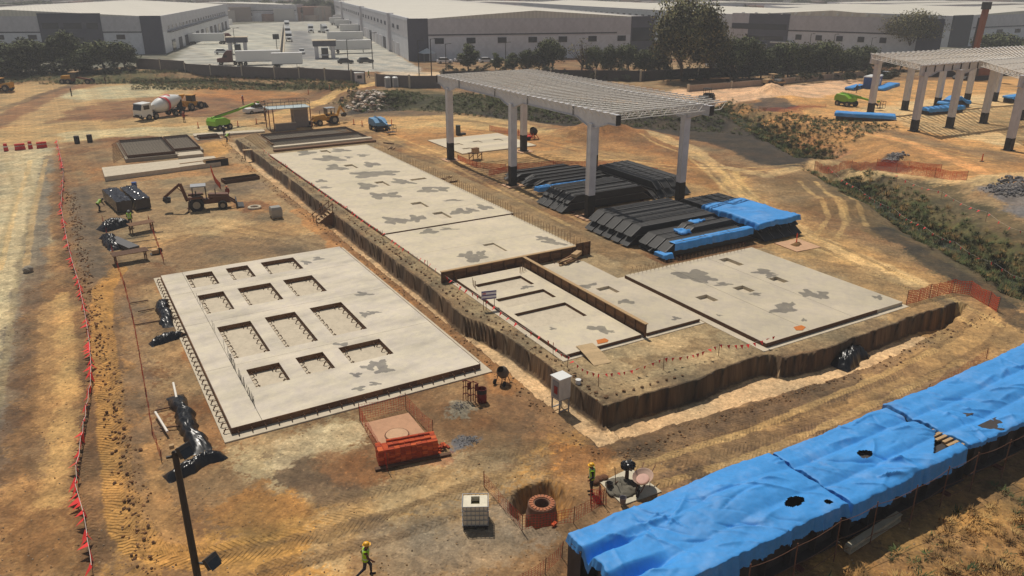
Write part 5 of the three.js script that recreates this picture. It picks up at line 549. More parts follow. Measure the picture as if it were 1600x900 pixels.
function mixer(label, x, u, y, turn) { const o = thing('mixer_truck', label, 'cement mixer', x, u, y, turn); mesh('chassis', box(8.6, .3, .9, 0, 1, 0), mChas, o); for (const X of [3.3, 1.9, -2.2, -3.5]) for (const z of [-1.02, 1.02]) addWheel(o, .52, .36, X, z); const cab = mesh('cab', prof([[2.5, .7], [4.6, .7], [4.65, 1.7], [4.35, 2.85], [2.6, 2.95]], 2.3), mWhiteP, o); mesh('windscreen', prof([[4.62, 1.85], [4.72, 1.85], [4.44, 2.7], [4.36, 2.7]], 2.1), mGlass, cab); for (const z of [-1.2, 1.2]) { mesh('side_window', box(1.1, .7, .06, 3.6, 2.25, z), mGlass, cab); } mesh('bumper', box(.2, .45, 2.3, 4.7, .75, 0), mChas, cab); for (const z of [-.85, .85]) mesh('headlight', box(.06, .18, .34, 4.82, .9, z), mLampW, cab); mesh('water_tank', wheel(.45, 2, 2.1, 2.1, 0, 16), mWhiteP, o);
  const lathe = new THREE.LatheGeometry([[.5, -2.9], [.85, -2.6], [1.25, -1.4], [1.35, 0], [1.1, 1.5], [.6, 2.9], [.58, 3.1]].map(p => new THREE.Vector2(...p)), 28); lathe.rotateZ(PI / 2); lathe.rotateZ(-.2); const d = mesh('drum', lathe.translate(-1.2, 2.35, 0), mWhiteP, o); for (const k of [-.7, .6]) { const st = new THREE.LatheGeometry([[1.33, k - .3], [1.37, k], [1.32, k + .3]].map(p => new THREE.Vector2(...p)), 28); st.rotateX(.35); st.rotateZ(PI / 2 - .2); mesh('stripe', st.translate(-1.2, 2.35, 0), mRedS, d); } mesh('hopper', new THREE.CylinderGeometry(.8, .3, .8, 14).translate(-4.5, 3.1, 0), mYel, o); mesh('chute', beamBox([-4.4, 2.2, 0], [-5.4, 1.2, 0], .5, .15), mYel, o); mesh('rear_frame', [box(.2, 1.6, 1.4, -4, 1.9, 0), box(1, .2, 1.6, -4.2, 1.2, 0)], mChas, o); for (const z of [-1.05, 1.05]) mesh('mudguard', box(2.6, .08, .4, -2.85, 1.2, z), mChas, o); return o; }
function boomLift(label, x, u, y, turn, paint, raise, reach, sc = 1) { const o = thing('boom_lift', label, 'boom lift', x, u, y, turn); o.scale.setScalar(sc); mesh('chassis', box(2.6, .35, 1.7, 0, .6, 0), mChas, o); for (const X of [-1, 1]) for (const z of [-.98, .98]) addWheel(o, .48, .34, X, z); mesh('turntable', prof([[-1.7, .85], [1.1, .85], [1.2, 1.4], [.3, 1.9], [-1.4, 1.95], [-1.75, 1.5]], 2.1), paint, o); const e1 = [reach * .55, 2 + raise * .55, 0], e2 = [reach, 2 + raise, 0]; const b = mesh('boom', [beamBox([-1.4, 1.95, 0], e1, .34, .36), beamBox(e1, e2, .26, .28)], paint, o); mesh('jib', beamBox(e2, [e2[0] + .9, e2[1] - .6, 0], .18, .18), mChas, b); const bx = e2[0] + 1.3, by = e2[1] - .9, gs = []; for (const yy of [0, .55, 1.1]) gs.push(box(.9, .05, .05, bx, by + yy, .7), box(.9, .05, .05, bx, by + yy, -.7), box(.05, .05, 1.4, bx - .45, by + yy, 0), box(.05, .05, 1.4, bx + .45, by + yy, 0)); for (const a of [-.45, .45]) for (const z of [-.7, 0, .7]) gs.push(box(.05, 1.1, .05, bx + a, by + .55, z)); gs.push(box(.9, .05, 1.4, bx, by, 0)); mesh('basket', gs, mDarkM, o); mesh('control_box', box(.2, .3, .5, bx - .4, by + 1, 0), paint, o); mesh('hose', bar([-1, 2.25, .2], [e1[0], e1[1] + .25, .2], .05, 5), mChas, b); return o; }
function backhoe(label, x, u, y, turn, paint, dug = 1) { const o = thing('backhoe_loader', label, 'digger', x, u, y, turn); mesh('body', prof([[-1.5, .7], [2.6, .75], [2.6, 1.35], [1, 1.55], [.8, 1.2], [-1.5, 1.2]], .9), paint, o); for (const z of [-.85, .85]) { addWheel(o, .78, .45, -.9, z, 22); addWheel(o, .5, .34, 1.8, z); mesh('fender', prof([[-1.7, 1.5], [-.1, 1.5], [-.2, 1.68], [-1.6, 1.68]], .5).translate(0, 0, z), paint, o); } const c = mesh('cab_roof', box(1.6, .12, 1.5, -.5, 2.75, 0), mGreyM, o); for (const [X, z] of [[-1.2, -.68], [-1.2, .68], [.2, -.68], [.2, .68]]) mesh('cab_post', bar([X, 1.2, z], [X * .95, 2.72, z], .045, 6), mChas, c); mesh('seat', [box(.5, .15, .5, -.6, 1.45, 0), box(.12, .6, .5, -.85, 1.8, 0)], mChas, o); mesh('windscreen', box(.04, 1.1, 1.2, .25, 2.1, 0), mGlass, c); mesh('bonnet', prof([[.5, 1.3], [2.6, 1.3], [2.5, 1.6], [.5, 1.75]], .8), paint, o); mesh('exhaust', bar([1.2, 1.6, .2], [1.2, 2.3, .2], .05, 8), mChas, o); for (const z of [-.5, .5]) mesh('loader_arm', [beamBox([.4, 1.5, z], [2.3, 1.25, z], .14, .2), beamBox([2.3, 1.25, z], [3.3, .5, z], .14, .2)], paint, o); const bu = new THREE.Shape([[3.2, .1], [4.0, .1], [4.05, .18], [3.4, .25], [3.35, .85], [3.2, .9]].map(p => new THREE.Vector2(...p))); mesh('loader_bucket', new THREE.ExtrudeGeometry(bu, { depth: 2.2, bevelEnabled: false }).translate(0, 0, -1.1), mDarkM, o);
  const A = [-1.8, 1.1, 0], Bp = dug ? [-2.3, 3.1, 0] : [-2.6, 2.8, 0], Cp = dug ? [-4.1, 1.7, 0] : [-3.4, 1.6, 0]; mesh('dig_boom', [beamBox(A, Bp, .3, .34)], paint, o); mesh('dig_stick', [beamBox(Bp, Cp, .22, .26), bar([-2, 2, .1], [-2.8, 2.9, .1], .05, 6)], paint, o); const db = new THREE.Shape([[0, 0], [.75, -.15], [.7, -.65], [.2, -.7], [-.1, -.35]].map(p => new THREE.Vector2(...p))); mesh('dig_bucket', new THREE.ExtrudeGeometry(db, { depth: .7, bevelEnabled: false }).translate(Cp[0] - .1, Cp[1] + .1, -.35), mDarkM, o); for (const z of [-.8, .8]) mesh('stabiliser', [bar([-1.7, .9, z * .6], [-1.8, .1, z * 1.2], .07, 6), box(.4, .06, .3, -1.8, .05, z * 1.2)], paint, o); return o; }
function grader(label, x, u, y, turn) { const o = thing('road_grader', label, 'road grader', x, u, y, turn); mesh('frame', [beamBox([3.6, 1, 0], [-.4, 1.7, 0], .4, .4), box(3, .5, 1, -1.8, 1, 0)], mOrg, o); mesh('engine_cover', prof([[-3.4, 1.2], [-1, 1.2], [-1, 2.1], [-3.2, 2]], 1.3), mYel, o); const c = mesh('cab', box(1.3, 1.2, 1.4, -.3, 2.1, 0), mGlass, o); mesh('roof', box(1.9, .14, 1.8, -.3, 2.85, 0), mLum, c); for (const X of [-2.9, -1.5, 3.3]) for (const z of [-1, 1]) addWheel(o, .65, .4, X, z); mesh('blade', box(.12, .6, 3.4, 1.3, .45, 0, .5), mDarkM, o); return o; }
function wheelLoader(label, x, u, y, turn, paint) { const o = thing('wheel_loader', label, 'loader', x, u, y, turn); mesh('body', prof([[-2.4, .8], [1, .8], [1, 1.5], [-.4, 1.6], [-2.4, 1.9]], 1.5), paint, o); const c = mesh('cab', box(1.2, 1.2, 1.3, .1, 2.1, 0), mGlass, o); mesh('roof', box(1.4, .12, 1.5, .1, 2.76, 0), paint, c); for (const X of [-1.4, 1.4]) for (const z of [-1, 1]) addWheel(o, .72, .5, X, z); for (const z of [-.5, .5]) mesh('arm', beamBox([.6, 1.5, z], [2.7, .7, z], .16, .26), paint, o); mesh('bucket', prof([[2.6, .1], [3.6, .1], [3.2, .5], [2.8, 1]], 2.5), mDarkM, o); return o; }
function roller(label, x, u, y, turn, paint) { const o = thing('soil_roller', label, 'roller', x, u, y, turn); mesh('drum', wheel(.72, 2, 1.8, .72, 0, 24), mDarkM, o); mesh('drum_frame', [box(2, .3, .16, 1.6, .8, 1.1), box(2, .3, .16, 1.6, .8, -1.1), box(.3, .3, 2.3, .6, .8, 0)], paint, o); mesh('engine_cover', prof([[-2.4, .8], [-.6, .8], [-.6, 1.6], [-2.3, 1.5]], 1.5), paint, o); for (const z of [-.85, .85]) addWheel(o, .7, .5, -1.4, z); mesh('roof', box(1.5, .1, 1.5, -.2, 2.6, 0), paint, o); for (const X of [-.8, .4]) for (const z of [-.6, .6]) mesh('roof_post', bar([X, 1, z], [X, 2.6, z], .04, 5), mChas, o); mesh('seat', box(.5, .6, .5, -.3, 1.3, 0), mChas, o); return o; }
function car(label, x, u, y, turn, color, pickup) { const o = thing(pickup ? 'pickup_truck' : 'parked_car', label, pickup ? 'pickup' : 'car', x, u, y, turn), p = M('car ' + color, C(...color), .35); mesh('body', prof([[-2.2, .35], [2.2, .35], [2.25, .7], [2, .95], [-2.2, 1]], 1.75), p, o); const cab = mesh('cabin', pickup ? prof([[-.5, .98], [1.3, .98], [.7, 1.6], [-.4, 1.62]], 1.5) : prof([[-1.9, .98], [1.3, .98], [.6, 1.5], [-1.4, 1.55]], 1.5), mGlass, o); mesh('roof', box(pickup ? 1.1 : 1.9, .06, 1.4, pickup ? .15 : -.4, pickup ? 1.64 : 1.57, 0), p, cab); for (const X of [-1.35, 1.4]) for (const z of [-.85, .85]) addWheel(o, .34, .22, X, z, 12); for (const z of [-.65, .65]) mesh('headlight', box(.05, .14, .3, 2.27, .75, z), mLampW, o); return o; }
function semi(label, x, u, y, turn, trailer, color = [228, 228, 226], box_ = [222, 222, 220]) { const o = thing('semi_truck', label, 'truck', x, u, y, turn), p = M('truck ' + color, C(...color), .4); mesh('chassis', box(6.2, .3, .9, 1.3, .95, 0), mChas, o); const cab = mesh('cab', prof([[.2, .8], [2.6, .8], [4.3, .9], [4.3, 1.75], [2.9, 1.95], [2.4, 3.1], [1.6, 3.9], [.2, 3.9]], 2.3), p, o); mesh('windscreen', prof([[2.78, 2.05], [2.9, 2.05], [2.5, 2.95], [2.4, 2.95]], 2), mGlass, cab); mesh('grille', box(.06, .7, 1.2, 4.36, 1.3, 0), mChas, cab); for (const z of [-1.2, 1.2]) mesh('side_window', box(.8, .6, .05, 2, 2.4, z), mGlass, cab); for (const X of [3.4, -.4, -1.6]) for (const z of [-1, 1]) addWheel(o, .52, .34, X, z, 14); if (trailer) { mesh('trailer', box(13.6, 2.8, 2.55, -7, 2.6, 0), M('trailer ' + box_, C(...box_), .5), o); for (const X of [-11, -12.2]) for (const z of [-1, 1]) addWheel(o, .52, .34, X, z, 14); } return o; }
function trailerBox(label, x, u, y, turn, L = 13.6, c = [224, 222, 218]) { const o = thing('cargo_trailer', label, 'trailer', x, u, y, turn); mesh('box_body', box(L, 2.8, 2.55, 0, 2.6, 0), M('trailer ' + c, C(...c), .5), o); mesh('frame', box(L * .96, .2, 1, 0, 1.1, 0), mChas, o); for (const X of [-L * .3, -L * .4]) for (const z of [-1, 1]) addWheel(o, .5, .3, X, z, 12); for (const z of [-.6, .6]) mesh('landing_leg', box(.12, 1.1, .12, L * .3, .55, z), mChas, o); return o; }
const put = (px, py, fn) => { const [x, u] = G(px, py); return fn(x, u, T(x, u) - .03); };
const dir = (a, b, c, d) => { const p = G(a, b), q = G(c, d); return Math.atan2(q[1] - p[1], q[0] - p[0]); };
put(253, 183, (x, u, y) => mixer('white mixer truck with red stripes on its drum on the back road', x, u, y, dir(300, 177, 212, 189)));
put(300, 171, (x, u, y) => wheelLoader('yellow loader standing behind the mixer truck', x, u, y, dir(300, 177, 330, 170), mYel));
put(345, 202, (x, u, y) => boomLift('lime green boom lift reaching toward the steel platform', x, u, y, dir(340, 203, 400, 192), mGreen, 1.2, 7.2, 1.05)); put(1322, 165, (x, u, y) => boomLift('lime green boom lift at the far right canopy', x, u, y, dir(1305, 163, 1350, 170), mGreen, -.6, 5.2, 1.1)); put(592, 203, (x, u, y) => boomLift('pale blue boom lift parked beyond the long slab', x, u, y, dir(582, 198, 610, 208), mBluM, -.7, 3.6, 1));
put(322, 326, (x, u, y) => backhoe('orange brown digger with folded arm beside the black wrapped stacks', x, u, y, dir(300, 328, 355, 323), mBrn)); put(512, 194, (x, u, y) => backhoe('yellow digger parked behind the steel platform', x, u, y, dir(530, 192, 495, 196), mYel, 0));
put(120, 130, (x, u, y) => grader('yellow road grader on the back loop road', x, u, y, dir(105, 128, 140, 130))); put(4, 142, (x, u, y) => wheelLoader('yellow loader cut by the left picture edge', x, u, y, 2.6, mYel)); put(1103, 166, (x, u, y) => roller('dark roller on the bank right of the canopy', x, u, y, dir(1110, 166, 1090, 165), mDarkM)); put(1207, 134, (x, u, y) => roller('dusty roller on the far pink road', x, u, y, dir(1200, 134, 1216, 133), mLum));
put(1383, 122, (x, u, y) => car('silver pickup parked by the far low wall', x, u, y, .2, [190, 196, 200], true)); put(400, 176, (x, u, y) => car('white pickup parked behind the green lift boom', x, u, y, .3, [226, 226, 222], true));
// site structures
{ const [x, u] = G(452, 200), o = thing('steel_platform', 'steel access platform with railings and corrugated deck over a block hut', 'platform', x, u, T(x, u), -.06); for (const [a, b] of [[-3.4, 1.6], [3.4, 1.6], [-3.4, -1.6], [3.4, -1.6], [-2.7, 1.6]]) mesh('leg', bar([a, -.1, b], [a, 3.6, b], .09, 6), mOrg, o); mesh('deck', metreUV(box(6.9, .12, 3.4, 0, 3.5, 0)), M('galvanised deck', C(176, 190, 192), .5), o); for (const yy of [4.05, 4.6]) { for (const z of [-1.65, 1.65]) mesh('rail', box(6.9, .05, .05, 0, yy, z), mDarkM, o); for (const a of [-3.4, 3.4]) mesh('rail', box(.05, .05, 3.3, a, yy, 0), mDarkM, o); } for (let i = 0; i < 6; i++) for (const z of [-1.65, 1.65]) mesh('rail_post', box(.05, 1.1, .05, -3.4 + i * 1.36, 4.05, z), mDarkM, o);
  const [hx, hu] = G(466, 198), h = thing('block_hut', 'grey block hut beneath the steel platform', 'hut', hx + .4, hu, T(hx, hu), 0); mesh('wall', metreUV(box(2.4, 3, 2, 0, 1.5, 0)), textured('hut block', C(146, 132, 122), .95, grain, 1), h); mesh('roof', box(2.6, .12, 2.2, 0, 3.06, 0), mLean, h); mesh('door', box(.06, 1.9, .8, -1.2, .96, 0), mDarkM, h);
  put(447, 204, (a, b, c) => { const q = thing('rubble_box', 'low grey block wall in front of the block hut', 'block wall', a, b, c); mesh('wall', metreUV(box(3.4, 1.2, .3, 0, .6, 0)), M('hut block'), q); mesh('coping', box(3.5, .08, .4, 0, 1.24, 0), mLean, q); }); }
{ const [x, u] = G(500, 348), o = thing('wooden_stairs', 'brown wooden stairs climbing from trench side to the pad', 'stairs', -1.6, 47.6, -.3, 0); for (const z of [-.55, .55]) mesh('stringer', beamBox([-.9, .1, z], [1.1, 1.35, z], .06, .24), mBoard, o); for (let i = 0; i < 6; i++) mesh('tread', metreUV(box(.3, .05, 1.1, -.8 + i * .34, .25 + i * .21, 0)), mLum, o); mesh('side_panel', prof([[-.9, 0], [1.2, 0], [1.2, 1.3]], .05).translate(0, 0, .62), mBoard, o); for (const z of [-.6, .6]) { mesh('handrail', beamBox([-.9, 1.1, z], [1.1, 2.3, z], .05, .08), mBoard, o); for (const a of [-.8, .1, 1]) mesh('rail_post', box(.06, 1.1, .06, a, .7 + (a + .9) * .62, z), mBoard, o); } }
{ const o = thing('generator_cabinet', 'white power cabinet with red panel on a metal stand at the trench', 'cabinet', -1.05, 2.9, -.45, .1); for (const a of [-.35, .35]) for (const b of [-.35, .35]) mesh('leg', box(.07, 1, .07, a, .5, b), mGreyM, o); mesh('stand', [box(.8, .06, .06, 0, .2, .35), box(.8, .06, .06, 0, .2, -.35), box(.8, .06, .8, 0, .95, 0)], mGreyM, o); const c = mesh('cabinet', box(.85, 1.35, .8, 0, 1.66, 0), textured('cabinet paint', C(214, 208, 196), .5, grain, 2), o); mesh('door_panel', box(.04, 1.1, .55, -.44, 1.62, .05), mGreyM, c); mesh('warning_plate', box(.03, .5, .3, -.47, 1.6, .1), M('plate red', C(150, 40, 34), .6), c); mesh('lid', box(.95, .06, .9, 0, 2.36, 0), mWhiteP, c); single('bucket', cyl(.16, .3, 0, 0, 0, 12, .18), mWhiteP, 'small white bucket on the pad edge beside the power cabinet', 'bucket').position.set(.35, .9, -3.1); }

// ---------- near props ----------
{ // bricks: outer bricks one by one round a packed core
  const o = thing('brick_stack', 'stack of orange red bricks on a plank beside the netted manhole', 'bricks', -11.2, 2.35, T(-11.2, 2.35, 1) + .08, -.19), bl = .29, bw = .145, bh = .1, NX = 11, NZ = 7, NY = 9, g = new THREE.BoxGeometry(bl - .012, bh - .008, bw - .01), ms = [[196, 84, 42], [180, 72, 38], [212, 100, 52], [164, 66, 38]].map((c, i) => textured('brick clay ' + i, C(...c), .95, grain, .7));
  const putB = (i, j, k, dy = 0) => { const m = mesh('brick', g, ms[(R() * 4) | 0], o); m.position.set((i - (NX - 1) / 2) * bl + rr(-.012, .012), bh * (j + .5) + dy, (k - (NZ - 1) / 2) * bw + rr(-.012, .012)); m.rotation.y = rr(-.03, .03); };
  for (let i = 0; i < NX; i++) for (let j = 0; j < NY; j++) for (let k = 0; k < NZ; k++) if (k === NZ - 1 || i === 0 || (j === NY - 1) || (i === NX - 1 && k > 4)) if (!(j === NY - 1 && i < 2 && k < 3)) putB(i, j, k);
  for (let i = 2; i < NX - 1; i++) for (const k of [1, 4]) putB(i, NY, k); mesh('packed_core', box(NX * bl - .4, NY * bh - .14, NZ * bw - .18, 0, NY * bh / 2 - .06, 0), ms[1], o);
  mesh('plank', metreUV(box(4.1, .06, .24, .2, .02, NZ * bw / 2 + .14, .03)), mBoardD, o);
  const q = thing('brick_heap', 'few loose bricks at the right end of the brick stack', 'bricks', -9.3, 2.0, T(-9.3, 2, 1)); for (let i = 0; i < 12; i++) { const m = mesh('brick', g, ms[i % 4], q); m.position.set(rr(-.35, .35), .06 + (i / 5 | 0) * .1, rr(-.3, .3)); m.rotation.set(rr(-.3, .3), rr(0, 3), rr(-.3, .3)); } }
{ const o = thing('manhole_slab', 'pinkish concrete slab with a round cover behind the bricks', 'manhole slab'); mesh('slab', metreUV(poly([[-12.2, 2.6], [-9.5, 2.4], [-9.4, 6.4], [-12, 6.6]], -.2, .1)), textured('pink concrete', C(196, 150, 116), .95, grain, 2), o); mesh('cover', cyl(.62, .05, -10.9, .1, -4.5, 28), textured('cover concrete', C(206, 166, 130), .9, grain, 1), o); const t = new THREE.TorusGeometry(.66, .03, 6, 32); t.rotateX(PI / 2); mesh('rim', t.translate(-10.9, .11, -4.5), mSteel, o); }
{ const o = thing('brick_manhole', 'round brick manhole shaft with open top standing in the pit', 'manhole', -7.2, -4.75, -1.15); const outer = new THREE.LatheGeometry([[.8, 0], [.78, .6], [.7, .95], [.68, 1.22], [.66, 1.26], [.36, 1.26], [.34, 1.2], [.36, .2], [0, .2]].map(p => new THREE.Vector2(...p)), 32); mesh('shaft', metreUV(outer), textured('shaft render', C(126, 92, 72), .95, rustT, 1.2), o); mesh('rim_brick', (() => { const gs = []; for (let i = 0; i < 20; i++) { const a = i / 20 * 2 * PI; gs.push(box(.2, .05, .12, Math.cos(a) * .52, 1.28, Math.sin(a) * .52, -a)); } return gs; })(), textured('rim clay', C(178, 112, 78), .9, grain, .6), o).userData.kind = 'stuff'; for (const [x, u, l] of [[-8.55, -4.9, 'left of'], [-8.4, -5.2, 'just in front of'], [-7.5, -6.3, 'below']]) single('loose_brick', box(.3, .1, .16, 0, .05, 0, .4), M('brick clay 0'), `single loose brick ${l} the open manhole pit`, 'brick').position.set(x, T(x, u, 1), -u); }
{ // mixing board with mortar and tools
  const pts = S_(.05, 938, 754, 985, 731, 1034, 768, 973, 789); single('mixing_board', metreUV(poly(pts, -.05, .06)), textured('mortar board', C(206, 196, 172), .9, grain, 1.4), 'pale square board spread with mortar beside the pit', 'mixing board');
  const c = S(972, 762, .06); const m = single('mortar_heap', (() => { const g = new THREE.SphereGeometry(1, 40, 14, 0, 2 * PI, 0, PI / 2); const p = g.attributes.position; for (let i = 0; i < p.count; i++) { const x = p.getX(i), y = p.getY(i), z = p.getZ(i), k = .75 + .5 * nz(N1, x * 2 + 5, z * 2 + y, 4); p.setXYZ(i, x * k * .85, y * .28 * (.4 + nz(N1, x * 3, z * 3, 3)), z * k * .75); } g.computeVertexNormals(); return g; })(), textured('wet mortar', C(104, 98, 84), .8, grain, 1), 'grey heap of wet mortar on the mixing board', 'mortar'); m.position.set(c[0], .06, -c[1]);
  const wb = S(1003, 764, .06), w = thing('wheelbarrow', 'wheelbarrow with a pale dusty tray on the mixing board', 'wheelbarrow', wb[0], wb[1], .06, .6); const tray = new THREE.LatheGeometry([[0, .42], [.26, .43], [.44, .58], [.56, .76], [.59, .77], [.57, .75], [.42, .58], [.25, .46], [0, .45]].map(q => new THREE.Vector2(...q)), 24); tray.scale(1.25, 1, .85); mesh('tray', tray, textured('dusty tray', C(190, 160, 140), .7, grain, 1), w); mesh('mortar_load', (() => { const g = new THREE.SphereGeometry(.42, 16, 6, 0, 2 * PI, 0, PI / 2); g.scale(1.1, .2, .75); return g.translate(0, .6, 0); })(), textured('dry mortar', C(206, 166, 150), .9, grain, 1), w); const wh = new THREE.Group(); wh.name = 'wheel'; w.add(wh); mesh('tyre', wheel(.2, .1, -.72, .2, 0), mTyre, wh); for (const z of [-.3, .3]) { mesh('handle', beamBox([-.7, .25, z * .4], [1.2, .75, z], .04, .04), mSteel, w); mesh('leg', bar([.35, 0, z], [.3, .5, z], .02, 5), mSteel, w); }
  for (const [px, py, l, c2] of [[952, 764, 'dark', [62, 58, 58]], [973, 787, 'grey', [120, 112, 118]]]) { const p = S(px, py, .06), b = thing('bucket', `${l} bucket standing on the mixing board edge`, 'bucket', p[0], p[1], .06); mesh('pail', new THREE.LatheGeometry([[0, .02], [.13, .02], [.17, .36], [.18, .37], [.155, .36], [.12, .05], [0, .05]].map(q => new THREE.Vector2(...q)), 16), M('pail ' + l, C(...c2), .6), b); const t = new THREE.TorusGeometry(.17, .008, 5, 14, PI); t.rotateX(.9); mesh('bail', t.translate(0, .36, 0), mDarkM, b); }
  { const p = S(958, 762, .06), s = thing('shovel', 'shovel standing upright in the mortar heap', 'shovel', p[0] + .15, p[1], .1); mesh('handle', bar([0, .1, 0], [-.18, 1.25, .08], .02, 6), mBoard, s); mesh('blade', box(.22, .32, .02, .02, .1, 0, .3, .2), mSteel, s); }
  { const p = S(979, 752, .06), s = thing('bag_stand', 'short brown post topped with crumpled black plastic on the mixing board', 'post', p[0], p[1], .06); mesh('post', bar([0, 0, 0], [0, .75, 0], .11, 8, .09), mBoardD, s); const g = new THREE.IcosahedronGeometry(.32, 4), q = g.attributes.position; for (let i = 0; i < q.count; i++) { const x = q.getX(i), y = q.getY(i), z = q.getZ(i), k = .55 + .9 * nz(N1, x * 2 + 3, y * 2 + z * 3, 2); q.setXYZ(i, x * k, y * k * .7 + .95, z * k); } g.computeVertexNormals(); mesh('plastic_bag', g, mBlackP, s); }
  for (const [px, py, i] of [[936, 748, 0], [944, 746, 1], [930, 752, 2]]) { const p = S(px, py, .1), g = new THREE.DodecahedronGeometry(.22, 1), q = g.attributes.position; for (let k = 0; k < q.count; k++) q.setY(k, q.getY(k) * .6); g.computeVertexNormals(); single('rock', g, textured('brown rock', C(112, 76, 52), 1, grain, 1), `brown clod left of the mixing board, ${ORD[i]} of three`, 'rock').position.set(p[0], .1, -p[1]); } }
{ // caged liquid tank
  const o = thing('caged_tank', 'white liquid tank in a wire cage standing alone on the dirt', 'water tank', -10.6, -4.35, T(-10.6, -4.35) + .02, -.5); mesh('pallet', [box(1.2, .05, 1, 0, .14, 0), ...[-.5, 0, .5].map(x => box(.12, .12, 1, x, .06, 0))], mDarkM, o); mesh('tank', (() => { const s = new THREE.Shape(); const w = .56, h = .46, r = .1; s.moveTo(-w + r, -h); s.lineTo(w - r, -h); s.quadraticCurveTo(w, -h, w, -h + r); s.lineTo(w, h - r); s.quadraticCurveTo(w, h, w - r, h); s.lineTo(-w + r, h); s.quadraticCurveTo(-w, h, -w, h - r); s.lineTo(-w, -h + r); s.quadraticCurveTo(-w, -h, -w + r, -h); const hole = new THREE.Path([[-.2, -.2], [.2, -.2], [.2, .36], [-.2, .36]].map(p => new THREE.Vector2(...p))); const lo = new THREE.ExtrudeGeometry(s, { depth: .72, bevelEnabled: false }); const s2 = s.clone(); s2.holes.push(hole); const hi = new THREE.ExtrudeGeometry(s2, { depth: .3, bevelEnabled: false }).translate(0, 0, .72); const g = merge([lo, hi]); g.rotateX(-PI / 2); return g.translate(0, .18, 0); })(), textured('milky plastic', C(226, 216, 190), .5, grain, 1.2), o); mesh('dark_fill', box(.38, .02, .54, 0, .93, -.08), M('murky water', C(60, 56, 24), .1), o); for (let i = 0; i < 7; i++) { const x = -.58 + i * .193; for (const z of [-.49, .49]) mesh('cage_bar', box(.025, 1.08, .025, x, .72, z), mGreyM, o); } for (let i = 1; i < 6; i++) { const z = -.49 + i * .163; for (const x of [-.59, .59]) mesh('cage_bar', box(.025, 1.08, .025, x, .72, z), mGreyM, o); } for (const y of [.22, .5, .76, 1, 1.25]) for (const [w, d, x, z] of [[1.2, .025, 0, -.5], [1.2, .025, 0, .5], [.025, 1, -.6, 0], [.025, 1, .6, 0]]) mesh('cage_bar', box(w, .025, d, x, y, z), mGreyM, o); }
{ const o = thing('steel_drum', 'rusty red open steel drum beside the metal stands', 'barrel', -4.95, 5.6, T(-4.95, 5.6)); mesh('shell', new THREE.LatheGeometry([[0, .02], [.29, .02], [.29, .3], [.305, .31], [.29, .33], [.29, .58], [.305, .6], [.29, .62], [.29, .88], [.3, .9], [.27, .9], [.27, .1], [0, .1]].map(p => new THREE.Vector2(...p)), 24), textured('rusted red', C(128, 44, 36), .8, rustT, 1), o); mesh('black_band', new THREE.LatheGeometry([[.295, .62], [.3, .75], [.295, .88]].map(p => new THREE.Vector2(...p)), 24), mDarkM, o); }
for (const [x, u, l] of [[-5.75, 6.0, 'left'], [-5.4, 5.7, 'right']]) { const o = thing('metal_stand', `${l} rusty red metal stand near the steel drum`, 'metal stand', x, u, T(x, u), .3); for (const a of [-.12, .12]) for (const b of [-.22, .22]) mesh('leg', bar([a, 0, b], [a * .8, 1.35, b * .8], .025, 5), textured('rust', C(120, 56, 40), .9, rustT, 1), o); for (const y of [.45, .9, 1.32]) mesh('rung', [box(.3, .05, .04, 0, y, .2), box(.3, .05, .04, 0, y, -.2), box(.04, .05, .44, .11, y, 0)], M('rust'), o); mesh('top_plate', box(.28, .4, .04, 0, 1.1, .2), M('rust'), o); }
{ const o = thing('hand_cart', 'small dark mortar mixer by the trench corner of the front slab', 'mixer', -2.75, 6.9, T(-2.75, 6.9), .5); const d = new THREE.LatheGeometry([[.12, -.4], [.36, -.15], [.36, .2], [.22, .45]].map(p => new THREE.Vector2(...p)), 18); d.rotateZ(.7); mesh('drum', d.translate(0, .75, 0), textured('mixer grey', C(96, 84, 72), .8, rustT, 1), o); for (const z of [-.3, .3]) { mesh('leg', [bar([-.4, 0, z], [0, .7, z], .03, 5), bar([.4, 0, z], [0, .7, z], .03, 5)], mSteel, o); } for (const z of [-.35, .35]) mesh('wheel', wheel(.18, .08, -.4, .18, z), mTyre, o); }
{ // floodlight mast
  const [x, u] = S(272, 702, 8.2), o = thing('floodlight_mast', 'dark floodlight mast rising from the bottom edge at left', 'light pole', x, u, 0, 0); mesh('pole', bar([0, -.1, 0], [0, 8.1, 0], .15, 8, .11), M('mast dark', C(58, 52, 46), .7), o); mesh('cross_arm', beamBox([-.3, 7.95, 0], [.4, 7.95, .1], .08, .08), mDarkM, o); const f = mesh('floodlight', box(.5, .42, .2, .32, 8.15, .18, .6, -.5), mDarkM, o); mesh('lens', box(.42, .34, .03, .37, 8.1, .3, .6, -.5), mGlass, f); mesh('bracket', [box(.06, .3, .06, .1, 8.1, 0), box(.16, .14, .14, -.06, 8.3, -.06)], mLum, o);
  const g = mesh('floodlight', box(.55, .45, .2, .55, 3.35, .4, .6, -.6), mDarkM, o); mesh('lens', box(.46, .36, .03, .62, 3.3, .52, .6, -.6), mGlass, g); mesh('cross_arm', beamBox([0, 3.2, 0], [.5, 3.2, .35], .07, .07), mDarkM, o); }
